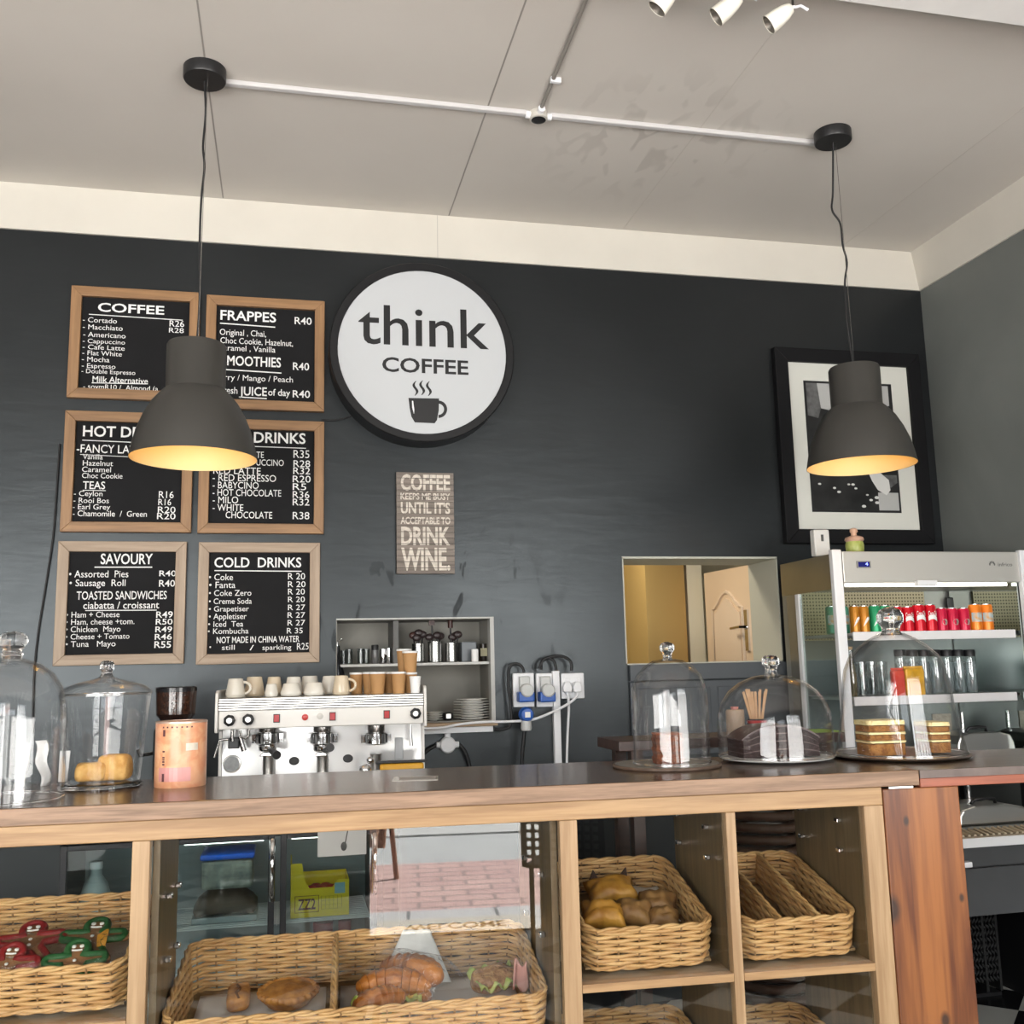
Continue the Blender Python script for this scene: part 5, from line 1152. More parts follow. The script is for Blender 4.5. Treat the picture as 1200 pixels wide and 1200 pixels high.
MB().lathe([(9.6*s, h*.481), (11*s, h*.55), (10*s, h*.64), (5*s, h*.70)], 26).build('pink_collar', mat('pale pink glaze', (.60, .38, .28), .45, noise_amt=.3, noise_scale=30), t, smooth=50)
MB().lathe([(3.4*s, h*.701), (3*s, h*.80), (4.6*s, h*.86), (4.2*s, h*.97), (2*s, h)], 20).build('stopper', mat('pink stopper', (.58, .36, .25), .5), t, smooth=50)

# right bench: white-edged top, dark drawers, ribbed mat and steel presses
rb = thing('drawer_bench', 'dark drawer bench with a white-edged top under the chiller', 'bench', (0, 0, 0))
MB().box(2.02, RIGHT-.01, RF+.02, 4.47, RBT-.03, RBT).build('bench_top', mat('grey worktop', (.30, .30, .29), .3), rb)
MB().box(2.02, RIGHT-.01, RF, RF+.0195, RBT-.035, RBT+.0).build('white_edge', M_white, rb, bevel=.003)
zdr = on_y(1170, 1072, RF+.03).z
MB().box(2.05, RIGHT-.02, RF+.04, 4.46, zdr, RBT-.0305).build('drawer_case', mat('dark grey cabinet', (.05, .052, .055), .35), rb)
zs = on_y(1170, 1014, RF+.03).z
hx1 = on_y(1139, 1014, RF).x
M_dr = mat('dark drawer front', (.075, .078, .082), .3, noise_amt=.2, noise_scale=3)
for (za, zb2) in ((zs+.003, RBT-.037), (zdr+.004, zs-.003)):
    for x0, x1 in ((2.06, RIGHT-.03),): 
        d_ = MB().box(x0, x1, RF+.02, RF+.0395, za, zb2).build('drawer', M_dr, rb, bevel=.002)
        if za > zs: MB().box(hx1-.14, hx1, RF-.005, RF+.0195, za+.004, za+.024).build('drawer_handle', M_white, d_, bevel=.003)
for x in (2.06, RIGHT-.08): MB().box(x, x+.05, RF+.06, 4.44, 0, zdr-.001).build('bench_leg', M_black, rb)
t = thing('ribbed_mat', 'beige ribbed drip mat along the edge of the right bench', 'mat', (2.75, RF+.055, RBT))
MB().box(-.50, .52, -.05, .045, 0, .006).build('mat_base', mat('mat brown', (.20, .16, .11), .6), t)
mb = MB()
for i in range(38): x = -.49+i*.0265; mb.tube([(x, -.048, .008), (x+.012, -.048+.09, .016)], .006, 6)
mb.build('ribs', mat('mat beige', (.50, .42, .30), .5), t, smooth=60)['kind'] = 'stuff'
def press(lab, px0, px1, ytop, ybot, Y, base, name='steel_press'):
    a = on_y(px0, ybot, Y); b2_ = on_y(px1, ybot, Y); r = (b2_.x-a.x)/2; top = on_y(px0, ytop, Y).z-base
    t = thing(name, lab, 'contact grill', ((a.x+b2_.x)/2, Y, base))
    zb_ = max(.02, a.z-base)
    MB().box(-r, r, -.12, .10, 0, zb_).build('base', M_steel, t, bevel=.008)
    mb = MB(); mb.prism([(-r, zb_+.002), (r, zb_+.002), (r*.97, zb_+(top-zb_)*.55), (r*.86, top-.012), (r*.5, top), (-r*.5, top), (-r*.86, top-.012), (-r*.97, zb_+(top-zb_)*.55)], -.115, .095)
    mb.build('rounded_lid', M_steel, t, bevel=.008)
    MB().tube([(-r*.35, -.05, top), (-r*.28, -.06, top+.018), (0, -.065, top+.022), (r*.28, -.06, top+.018), (r*.35, -.05, top)], .007, 8).build('lid_handle', M_black, t, smooth=60)
    MB().box(-r*.7, -r*.05, .105, .113, 0, top+.075).build('rear_panel', mat('cream perforated plate', (.50, .46, .37), .5, noise_amt=.3, noise_scale=60), t)
    MB().tube([(r*.35, .112, 0), (r*.35, .112, top+.08)], .011, 10).build('post', M_chrome, t, smooth=60)
press('steel contact grill on the right bench, seen below the counter flap', 1104, 1186, 942, 974, RF+.24, RBT+.0006)
press('steel contact grill inside the chiller base, seen above the counter flap', 1104, 1172, 858, 890, CY0+.20, CZB+.0505)
# perforated black crate on the floor under the bench
CRY = 4.14; a = on_y(1128, 1056, CRY); c = on_y(1192, 1133, CRY)
c.x = min(c.x, RIGHT-.17)
t = thing('woven_crate', 'black perforated plastic crate on the floor under the right bench', 'crate', ((a.x+c.x)/2-.06, CRY, 0)); w_ = (c.x-a.x)/2+.06; h = min(a.z, zdr-.012)
mb = MB()
for y in (0, .26):
    nx, nz = 16, 12
    for i in range(nx):
        for j in range(nz):
            x = -w_+2*w_*(i+.5)/nx; z = .06+(h-.08)*(j+.5)/nz; q = w_/nx; sgn_ = 1 if (j % 2) else -1
            mb.prism([(x-q, z-.006-sgn_*.008), (x+q, z-.006+sgn_*.008), (x+q, z+.006+sgn_*.008), (x-q, z+.006-sgn_*.008)], y, y+.006)
    for i in range(5): x = -w_+2*w_*i/4; mb.box(x-.006, x+.006, y-.003, y+.009, .02, h)
for x in (-w_, w_): mb.box(x-.003, x+.003, 0, .266, .02, h)
mb.build('crate_wall', mat('black crate plastic', (.022, .022, .022), .4), t)['kind'] = 'stuff'
MB().box(-w_, w_, 0, .266, 0, .015).build('crate_base', M_black, t)
mb = MB(); mb.box(-w_-.006, w_+.006, -.006, .0, h-.02, h); mb.box(-w_-.006, w_+.006, .266, .272, h-.02, h); mb.build('rim', M_black, t)

# dark wooden stand behind the domes, with a green box and a pot of wooden sticks
SYY = 3.25
a = on_y(725, 869, SYY); c = on_y(992, 879, SYY); zs_ = on_y(735, 868.5, SYY).z
x1 = on_y(992, 880, SYY).x
t = thing('wooden_stand', 'dark brown wooden stand behind the glass domes', 'stand', (a.x, SYY, 0))
M_dk = wood('dark stand wood', (.055, .025, .018), (.03, .014, .01), 'x', .4)
MB().box(0, x1-a.x, 0, .24, zs_-.034, zs_).build('stand_top', M_dk, t, bevel=.003)
for x in (.05, x1-a.x-.09):
    for y in (.02, .19): MB().box(x, x+.04, y, y+.04, 0, zs_-.0345).build('leg', M_dk, t)
p0 = on_y(942, 880, SYY+.03); p1 = on_y(991, 857, SYY+.03)
t = thing('storage_box', 'lime green box on the dark stand between two domes', 'box', ((p0.x+p1.x)/2, SYY+.03, zs_)); w_ = (p1.x-p0.x)/2; h = p1.z-zs_
MB().box(-w_, w_, 0, .16, 0, h*.72).build('box_body', mat('lime green plastic', (.18, .36, .02), .4), t, bevel=.004)
MB().box(-w_-.003, w_+.003, -.003, .163, h*.721, h).build('lid', mat('lighter lime green', (.26, .45, .04), .4), t, bevel=.004)
q = on_y(888, 866, SYY+.06); h = on_y(888, 842, SYY+.06).z-zs_
t = thing('stick_pot', 'dark pot with a red band behind the middle dome, holding wooden sticks', 'pot', (q.x, SYY+.06, zs_))
MB().lathe([(.026, 0), (.030, .004), (.034, h), (.032, h), (.028, .006)], 22).build('pot_wall', mat('dark pot', (.04, .03, .035), .35), t, smooth=50)
MB().lathe([(.0335, h*.72), (.0345, h*.9)], 22).build('red_band', mat('red band', (.45, .04, .04), .4), t)
rnd = random.Random(7)
for i in range(9):
    a_ = -.9+1.8*i/8; L_ = .085+.02*rnd.random(); yy = rnd.uniform(-.012, .012)
    o = MB().box(-.0045, .0045, -.001, .001, 0, h+L_).build('wooden_stick', mat('birch stick', (.50, .30, .16), .6), loc=(q.x+a_*.014, SYY+.06+yy, zs_+.008), rot=(0, a_*.28, 0)); tag(o, ORD[i]+' flat wooden stick from the left in the dark pot', 'stick', 'wooden sticks in the pot')
q = on_y(862, 850, SYY+.05); h = on_y(862, 828, SYY+.05).z-zs_
t = thing('tumbler_stack', 'pale beige canister behind the left side of the middle dome', 'canister', (q.x, SYY+.05, zs_))
MB().lathe([(.028, 0), (.032, .006), (.032, h*.86), (.028, h*.9)], 22).build('canister_body', mat('beige canister', (.36, .27, .2), .5), t, smooth=50)
MB().lathe([(.012, h*.901), (.014, h)], 16).build('knob', mat('pink knob', (.5, .22, .2), .4), t)

# ================================================================== THE COUNTER
CD = .575                                                    # counter depth
UL, UR = -1.95, 1.249
def counter_obj(o, u=0, v=0, z=0, rz=0):
    o.location = c2w(u, v, z); o.rotation_euler = (0, 0, CTH+rz); return o
ct = thing('countertop', 'long dark varnished wooden countertop over the display case', 'countertop', c2w(0, 0, 0), CTH)
MB().box(UL, UR, .006, CD, CTOP-.04, CTOP).build('top_slab', M_top, ct, bevel=.003)
MB().box(UL, UR, 0, .0055, CTOP-.040, CTOP-.0005).build('front_edge', M_edge, ct, bevel=.002)
MB().box(UR-.09, UR-.02, -.0, .05, CTOP-.046, CTOP-.0405).build('metal_bracket', M_steel, ct)
fl = thing('counter_flap', 'dark lift-up counter flap with a reddish lower edge, right of the display case', 'counter flap', c2w(0, 0, 0), CTH)
UF = 3.0
MB().box(UR+.002, 2.90, .003, .47, CTOP-.022, CTOP-.0005).build('flap_top', wood('dark flap board', (.15, .10, .065), (.075, .05, .035), 'x', .3, .3), fl, bevel=.002)
MB().box(UR+.002, 2.90, .0, .47, CTOP-.046, CTOP-.0225).build('red_underboard', wood('red stained board', (.33, .10, .055), (.20, .06, .035), 'x', .4), fl, bevel=.002)
MB().box(UR+.002, 2.90, -.0015, .0025, CTOP-.0222, CTOP-.001).build('grey_edge_strip', mat('worn grey edging', (.17, .13, .115), .5, noise_amt=.3, noise_scale=15), fl)

dc = thing('display_case', 'oak framed glass display case under the counter, filled with bread baskets', 'display case', c2w(0, 0, 0), CTH)
Z1, Z0r = CTOP-.0415, CTOP-.088
MB().box(UL, 1.1445, .012, .045, Z0r, Z1).build('top_rail', M_oak, dc, bevel=.002)
MB().box(UL, 1.1445, .012, .045, .02, .07).build('bottom_rail', M_oak, dc, bevel=.002)
MB().box(UL, 1.1445, .05, .55, .04, .06).build('case_floor', mat('dark case base', (.05, .04, .03), .5), dc)
POSTS = ((-.770, -.729), (.2615, .3075), (.703, .7295), (1.0895, 1.1445))
for a, b_ in POSTS: MB().box(a, b_, .0125, .0445, .0705, Z0r-.0005).build('post', M_oakv, dc, bevel=.002)
MB().box(1.1455, 1.366, .008, .05, 0, CTOP-.047).build('end_panel', M_pine, dc, bevel=.003)
SHF = CTOP-.484; SHL = CTOP-.486; SHC = .535
def shelf(a, b_, zt, th=.02):
    MB().box(a, b_, .012, .045, zt-th, zt).build('shelf_rail', M_oak, dc, bevel=.0015)
    MB().box(a, b_, .0455, .54, zt-.016, zt-.0005).build('shelf_board', wood('shelf oak', (.36, .26, .16), (.25, .17, .09), 'x', .4), dc)
shelf(.308, .7025, SHF); shelf(.730, 1.089, SHF); shelf(UL, -.7705, SHL); shelf(-.7285, .261, SHC)
shelf(.308, .7025, .33); shelf(.730, 1.089, .33)
for a, b_ in ((UL, -.7705), (-.7285, .261), (.308, .7025), (.730, 1.089)):
    MB().box(a, b_, .026, .031, .071, Z0r-.001).build('glass_pane', M_pane, dc)
for a, d_, n_ in ((-.7285, .32, 0), (.2435, .55, 1), (.7035, .45, 2), (1.0895, .45, 3)):
    p_ = MB().box(a, a+.017, .05, d_, .0605, Z1-.001).build('divider', M_panel, dc)
    for v_ in (.14, .38 if d_ > .4 else .27):
        for z_ in ((.80, .95) if n_ < 2 else (.97, 1.05)):
            x_ = a+.0175 if n_ == 0 else a-.0165
            MB().box(x_, x_+.016, v_, v_+.02, z_, z_+.013).build('shelf_pin', M_chrome, p_, bevel=.003)

# ------------------------------------------------------------------ glassware on the counter
def base_at(px, v):
    """counter point on the line of sight column px at depth v"""
    lo, hi = 870., 960.
    for _ in range(40):
        m_ = (lo+hi)/2; p = on_z(px, m_, CTOP); q = (p-CP).dot(CN)
        if q > v: lo = m_
        else: hi = m_
    p = on_z(px, (lo+hi)/2, CTOP); return p
def zpx(P, px, py): return on_y(px, py, P.y).z-CTOP
def dome(label, px, v, prof_px, knob_px, wall=.0035, group=None, name='glass_dome', z0=0.0):
    P = base_at(px, v); s = px_size((P.x, P.y, CTOP+.1))
    t = thing(name, label, 'glass dome', P+Vector((0, 0, z0)), CTH, group)
    prof = [(hw*s, zpx(P, px, y)-z0) for hw, y in prof_px]; prof[0] = (prof[0][0], .0008)
    inner = [(max(.001, r-wall), z-(wall if i > 1 else 0)) for i, (r, z) in enumerate(prof)]
    mb = MB(); mb.lathe(prof, 64, cap0=False, cap1=True); mb.lathe(inner, 64, cap0=False, cap1=True)
    r0 = prof[0][0]
    mb.build('bell', M_glass, t, smooth=50)
    MB().tube([(r0*math.cos(a)-.0*r0, r0*math.sin(a), .0035) for a in [2*PI*i/64 for i in range(64)]], .0028, 6, closed=True).build('foot_rim', M_solidglass, t, smooth=60)
    kp = [(hw*s, zpx(P, px, y)-z0) for hw, y in knob_px]
    MB().lathe(kp, 32).build('knob', M_solidglass, t, smooth=60)
    return t, P, s
G_ = 'glass domes on the counter'
# big dome cut by the left edge of the frame
dome('large glass dome at the left end of the counter, cut by the picture edge', 5, .19, [(64, 940), (63.5, 900), (63.5, 850), (62, 826), (57, 806), (47, 790), (33, 779), (18, 774), (13, 772)], [(11, 773), (12, 769), (13, 766), (11, 765), (10.5, 763), (14, 758), (17.5, 752), (16, 746), (11, 742), (3, 740)])
t2, Pd2, sd2 = dome('tall narrow glass dome over a slice of brown cake', 788, .33, [(44.5, 897), (44.5, 860), (44.5, 815), (43, 803), (38, 791), (29, 781), (18, 774), (8, 772)], [(6.5, 774), (5, 770), (5.5, 766), (8.5, 762), (9, 757.5), (7, 754), (2, 752)], z0=.010)
t3, Pd3, sd3 = dome('wide low glass dome over a dark chocolate cake', 910, .385, [(66, 890), (66, 850), (64.5, 836), (60, 822), (51, 809), (38, 799), (22, 792.5), (9, 790.5)], [(8, 792), (6.5, 786), (7, 782), (10, 778), (10, 772), (7, 768.5), (2, 767.5)], z0=.014)
t4, Pd4, sd4 = dome('tallest glass dome over slices of layered carrot cake, at the flap', 1056, .34, [(73, 887), (68, 860), (63, 830), (60, 800), (57, 784), (50, 768), (39, 757), (26, 748), (15, 742)], [(13, 744), (10, 739), (11, 734), (15, 728), (15.5, 721), (12, 715), (5, 711.5), (1, 711)], z0=.012)
Pq = on_z(1046, 884, CTOP)
dome('smaller glass dome standing behind the tallest one', 1040, .50, [(52, 880), (52, 840), (50, 815), (44, 800), (34, 788), (20, 779), (10, 777)], [(7, 778), (6, 774), (9, 769), (9, 764), (5, 760), (1, 759)]) if 0 else None
# lidded glass jar
Pj = base_at(120, .41); sj = px_size((Pj.x, Pj.y, CTOP+.1))
tj = thing('cookie_jar', 'lidded glass jar with two golden rusks, left on the counter', 'jar', Pj, CTH)
zj = lambda y: zpx(Pj, 120, y)
op = [(44.5, 0), (44.5, .006), (41, .012)]
prof = [(hw*sj, z) for hw, z in op]+[(41*sj, zj(915)), (43*sj, zj(895)), (46*sj, zj(860)), (49*sj, zj(830)), (50.5*sj, zj(817))]
mb = MB(); mb.lathe(prof, 56, cap1=False); mb.lathe([(max(.001, r-.003), z+.004) for r, z in prof[2:]], 56, cap0=True, cap1=False)
mb.build('jar_wall', M_glass, tj, smooth=40)
MB().lathe([(40*sj, .0005), (44.3*sj, .002), (44.6*sj, .006), (41.5*sj, .013), (38*sj, .014), (20*sj, .013)], 56, cap0=True).build('heavy_foot', M_solidglass, tj, smooth=50)
lidp = [(50.5*sj, zj(817)+.001), (52*sj, zj(813)), (51*sj, zj(810)), (44*sj, zj(804)), (30*sj, zj(799.5)), (15*sj, zj(796)), (8*sj, zj(793))]
mb = MB(); mb.lathe(lidp, 56, cap0=False); mb.lathe([(r-.002, z-.003) for r, z in lidp[2:]], 56, cap0=False); mb.build('lid', M_glass, tj, smooth=50)
MB().tube([(51.2*sj*math.cos(a), 51.2*sj*math.sin(a), zj(813.5)) for a in [2*PI*i/56 for i in range(56)]], .0025, 6, closed=True).build('lid_rim', M_solidglass, tj, smooth=60)
MB().lathe([(8*sj, zj(795)), (6.5*sj, zj(790)), (6*sj, zj(787)), (8*sj, zj(784.5)), (8*sj, zj(778)), (6*sj, zj(775)), (1*sj, zj(774))], 28).build('lid_knob', M_solidglass, tj, smooth=60)
def cushion(w_, d_, h, seed, n=16, rnd_=.35, amp=.12):
    """a soft loaf-like solid sitting on z = 0"""
    mb = MB()
    prof = []
    def f(u, v):
        a = 2*PI*u; b_ = PI*(v-.5)
        e = rnd_
        c, s_ = math.cos(a), math.sin(a); cb, sb = math.cos(b_), math.sin(b_)
        P = lambda t, k: math.copysign(abs(t)**k, t)
        p = Vector((w_*P(c, e)*P(cb, e*.9), d_*P(s_, e)*P(cb, e*.9), h*.5*P(sb, .55)))
        k = 1+amp*noise.noise(Vector((p.x*22+seed, p.y*22, p.z*22+seed*3)))
        return Vector((p.x*k, p.y*k, max(-h*.5, p.z*k)+h*.5))
    mb.grid(f, n*2, n); bmesh.ops.remove_doubles(mb.bm, verts=mb.bm.verts[:], dist=1e-5)
    return mb
M_rusk = mat('golden rusk crust', (.66, .40, .13), .7, color2=(.52, .26, .06), noise_scale=40, bump=.5, bump_scale=90)
for px, w_, h, dv, lab, rz in ((106, 17, 17, -.01, 'smaller golden rusk on the left inside the glass jar', .2), (134, 18, 24, .005, 'larger golden rusk on the right inside the glass jar', -.1)):
    q = base_at(px, .41+dv); o = cushion(w_*sj, .038, h*sj*1.25, px).build('rusk', M_rusk, smooth=60, loc=(q.x, q.y, CTOP+.0175), rot=(0, 0, CTH+rz)); tag(o, lab, 'rusk', 'rusks in the glass jar')
# orange tin
Pt = base_at(211, .36); st_ = px_size((Pt.x, Pt.y, CTOP+.08))
tin = thing('orange_tin', 'round tin with an orange and pink printed banknote-style wrap', 'tin', Pt, CTH)
def tin_mat():
    m, nt, b = nodes_of('orange printed wrap', .28)
    tc = nt.nodes.new('ShaderNodeTexCoord'); v = tc.outputs['Object']
    a = _ramp(nt, _noise(nt, v, 26, 6, 1.2), .38, (.62, .25, .10), .62, (.74, .46, .24))
    sx = nt.nodes.new('ShaderNodeSeparateXYZ'); nt.links.new(v, sx.inputs[0])
    nt.links.new(_mix(nt, _mul(nt, _noise(nt, v, 12, 2), .9), a, (.66, .30, .20)), b.inputs['Base Color']); return m
ht = zpx(Pt, 211, 844.5); rt = 29*st_
MB().lathe([(rt*.985, 0), (rt, .003), (rt, ht-.004), (rt*.985, ht-.001)], 48).build('tin_wall', tin_mat(), tin, smooth=40)
mb = MB(); mb.lathe([(rt*1.004, ht-.005), (rt*1.008, ht-.002), (rt*1.0, ht), (rt*.93, ht), (rt*.92, ht-.004)], 48, cap0=False); mb.build('rolled_rim', mat('pale tin rim', (.62, .45, .36), .3, .6), tin, smooth=40)
def cylpatch(mb, a0, a1, z0, z1, r, n=8): mb.grid(lambda i, j: Vector((r*math.cos(-PI/2+a0+(a1-a0)*i), r*math.sin(-PI/2+a0+(a1-a0)*i), z0+(z1-z0)*j)), n, 1)
mb = MB(); cylpatch(mb, -.78, .55, .10*ht, .31*ht, rt+.0005); mb.build('pink_panel', mat('dusty pink print', (.58, .26, .24), .3), tin)
mb = MB(); cylpatch(mb, .34, .84, .56*ht, .67*ht, rt+.0006); mb.build('pale_panel', mat('pale print', (.68, .60, .50), .35, noise_amt=.25, noise_scale=60), tin)
mb = MB()
for z0_, z1_ in ((.78, .88), (.54, .565), (.45, .475), (.42, .44), (.385, .41), (.345, .37), (.10, .22)): cylpatch(mb, -.60, -.49, z0_*ht, z1_*ht, rt+.0008, 2)
for i in range(7): cylpatch(mb, -.62+.19*i, -.60+.19*i+.05, .905*ht, .93*ht, rt+.0008, 1)
mb.build('dark_print', mat('dark maroon print', (.10, .035, .04), .4), tin)
# paper bits on the left of the counter
q = base_at(74, .53); t = thing('card_holder', 'small leaning white card between the big dome and the jar', 'card', q, CTH); s = px_size(q)
h = zpx(q, 74, 880)
MB().prism([(-5.5*s, 0), (4*s, 0), (6.5*s, h), (-5.0*s, h)], -.002, .002).build('card', M_paperw, t)
MB().box(-6*s, 6*s, -.012, .016, 0, .006).build('card_foot', M_black, t)
for i, (px, py0, rz, lab) in enumerate(((24, 872, .5, 'crumpled receipt standing behind the large left dome, left one'), (50, 868, -.3, 'crumpled receipt standing behind the large left dome, right one'))):
    q = base_at(px, .50); h = zpx(q, px, py0)
    o = MB().grid(lambda u, v: Vector((.024*(u-.5)*(1+.3*v)+.01*v*(1-2*i), .014*math.sin(6*u+3*v+i)+.010*math.sin(9*v), h*v)), 8, 10).build('receipt', M_paperw, smooth=60, loc=(q.x, q.y, CTOP+.0005), rot=(0, 0, CTH+rz), solid=.0008); tag(o, lab, 'receipt')
# flat plastic sleeve on the counter
q = on_z(487, 913, CTOP)
t = thing('paper_slip', 'pale clear sleeve with a slip of paper lying on the counter before the machine', 'sleeve', q, CTH-.1)
MB().box(-.062, .062, -.045, .06, 0, .0015).build('sleeve', mat('pale plastic sleeve', (.40, .37, .33), .2), t)
MB().box(-.045, .055, -.035, .04, .0016, .0022).build('slip', mat('grey slip', (.30, .27, .24), .4), t)

# bases and cakes under the domes
qs = base_at(784, .36); ss = px_size((qs.x, qs.y, CTOP))
t = thing('slate_board', 'round thin brown and grey serving board under the narrow dome', 'serving board', Vector((Pd2.x, Pd2.y, CTOP)), CTH)
MB().lathe([(63*ss*.98, 0), (63*ss, .003), (63*ss, .007), (63*ss*.985, .0095)], 56, (-.012, .015, 0)).build('board', mat('dark cork board', (.13, .085, .06), .55, noise_amt=.4, noise_scale=30), t, smooth=40)
o_ = MB().lathe([(60*ss, .0096), (60*ss, .0099)], 56, (-.012, .015, 0)).build('grey_top', mat('grey board top', (.20, .19, .175), .35, noise_amt=.2, noise_scale=20), t)
t = thing('cake_plate', 'white rimmed plate under the chocolate cake', 'plate', Vector((Pd3.x, Pd3.y, CTOP)), CTH)
MB().lathe([(40*sd3, 0), (44*sd3, .004), (64*sd3, .009), (65*sd3, .0125), (62*sd3, .0132), (44*sd3, .009)], 56).build('plate', mat('white enamel plate', (.78, .78, .76), .15), t, smooth=50)
t = thing('cake_tray', 'thin dark round tray under the tallest dome', 'tray', Vector((Pd4.x, Pd4.y, CTOP)), CTH)
MB().lathe([(66*sd4, 0), (76*sd4, .006), (78*sd4, .009), (76*sd4, .0112), (60*sd4, .0095)], 56).build('tray', mat('dark bronze tray', (.09, .065, .05), .3, .5), t, smooth=50)
M_choc = mat('dark chocolate crumb', (.030, .014, .013), .8, noise_amt=.4, noise_scale=60, bump=.6, bump_scale=120)
M_ic = mat('chocolate icing', (.075, .045, .042), .4, bump=.3, bump_scale=50)
# brown slice
q = base_at(783, .33); s = px_size(q)
t = thing('cake_slice', 'tall reddish brown slice of cake under the narrow dome', 'cake', (q.x, q.y, CTOP+.0105), CTH)
hz = zpx(Pd2, 783, 861)-.010
mb = MB(); mb.grid(lambda u, v: Vector(((-15+9*u*(1-.0*v)+.8*noise.noise(Vector((u*9, v*9, 0))))*s, -.02+.012*u+.002*noise.noise(Vector((u*7, v*12, 3))), hz*v)), 10, 14)
slab = [(-15*s, -.015), (-3*s, -.045), (17*s, -.02), (17*s, .045), (-13*s, .045)]
mb = MB(); nl = 9
for j in range(nl):
    z0_ = hz*j/nl; z1_ = hz*(j+1)/nl-.0004; k_ = 1+.05*math.sin(j*2.1)
    mb.mi = 0 if j not in (3, 6) else 1
    mb.prism([(x*k_, y*k_) for x, y in slab], z0_, z1_, 'xy')
mb.build('sponge', [mat('red brown sponge', (.20, .060, .022), .8, color2=(.10, .028, .012), noise_scale=60, bump=.6, bump_scale=130), mat('brown filling', (.11, .04, .02), .6)], t)
MB().prism([(x*1.03, y*1.03) for x, y in slab], hz+.0005, hz+.005, 'xy').build('glaze', mat('rust glaze', (.22, .06, .02), .4, bump=.4, bump_scale=80), t, bevel=.002)
# chocolate cake: a cut cake, domed, with icing lines
t = thing('chocolate_cake', 'dark domed chocolate layer cake on the white plate', 'cake', (Pd3.x, Pd3.y, CTOP+.0138), CTH)
hz = zpx(Pd3, 905, 849.5)-.0138; Rk = 47*sd3
def cakeprof(u): return hz*(1-.42*abs(u)**2.6)
lay = [(0, .24), (.27, .50), (.53, .74), (.77, .96)]
for j, (a, b_) in enumerate(lay):
    pts = [(Rk*x*.985, cakeprof(x)*a) for x in [-1+2*i/24 for i in range(25)]]+[(Rk*x*.985, cakeprof(x)*b_) for x in [1-2*i/24 for i in range(25)]]
    MB().prism(pts, -.045, .085).build('sponge_layer', M_choc, t)
for a, b_ in ((.241, .269), (.501, .529), (.741, .769)):
    pts = [(Rk*x*.97, cakeprof(x)*a) for x in [-1+2*i/24 for i in range(25)]]+[(Rk*x*.97, cakeprof(x)*b_) for x in [1-2*i/24 for i in range(25)]]
    MB().prism(pts, -.044, .084).build('filling', mat('pale chocolate filling', (.10, .06, .056), .4), t)
pts = [(Rk*x, cakeprof(x)*.961) for x in [-1+2*i/24 for i in range(25)]]+[(Rk*x*1.02, cakeprof(x)*1.02) for x in [1-2*i/24 for i in range(25)]]
MB().prism(pts, -.047, .087).build('icing', M_ic, t, smooth=40)
# carrot cake: two slices
M_car = mat('carrot cake crumb', (.36, .16, .04), .85, color2=(.20, .075, .018), noise_scale=70, bump=.8, bump_scale=140); M_cream2 = mat('cream cheese icing', (.78, .66, .36), .5, color2=(.70, .55, .24), noise_scale=50)
def layered(label, px0, px1, ytop, v, cols=(M_car, M_cream2)):
    q0 = base_at(px0, v); q1 = base_at(px1, v); c_ = (q0+q1)/2; w_ = (q1-q0).length/2
    t = thing('carrot_cake', label, 'cake', (c_.x, c_.y, CTOP+.0118), CTH, 'carrot cake slices under the tallest dome'); hz = zpx(c_, (px0+px1)/2, ytop)-.0118
    z = 0
    for i, (a, b_, m, ex) in enumerate(((0, .36, 0, .955), (.36, .43, 1, .985), (.43, .60, 0, .97), (.60, .67, 1, .99), (.67, .86, 0, .97), (.86, 1.0, 1, 1.0))):
        def f(uu, vv, a=a, b_=b_, ex=ex, i=i):
            ang = 2*PI*uu; e = .30
            P = lambda t_, k: math.copysign(abs(t_)**k, t_)
            k = ex*(1+(.07 if i % 2 else .04)*noise.noise(Vector((math.cos(ang)*6, math.sin(ang)*6, i*5+vv*2))))
            rr = 1 if 0 < vv < 1 else .0
            zz = hz*(a+(b_-a)*min(1, max(0, (vv-.12)/.76)))-.0002*(vv > .5)+.0016*noise.noise(Vector((math.cos(ang)*5, math.sin(ang)*5, 3)))*(0 < a+vv)
            return Vector((w_*P(math.cos(ang), e)*k*rr, .05*P(math.sin(ang), e)*k*rr, zz))
        mb = MB(); mb.grid(f, 40, 6); bmesh.ops.remove_doubles(mb.bm, verts=mb.bm.verts[:], dist=1e-6)
        mb.build('icing_layer' if m else 'sponge_layer', cols[m], t, smooth=50)
layered('larger slice of carrot cake with three cream layers, left under the tallest dome', 1011, 1056, 843, .31)
layered('narrower slice of carrot cake, right under the tallest dome', 1082, 1107, 845, .33)

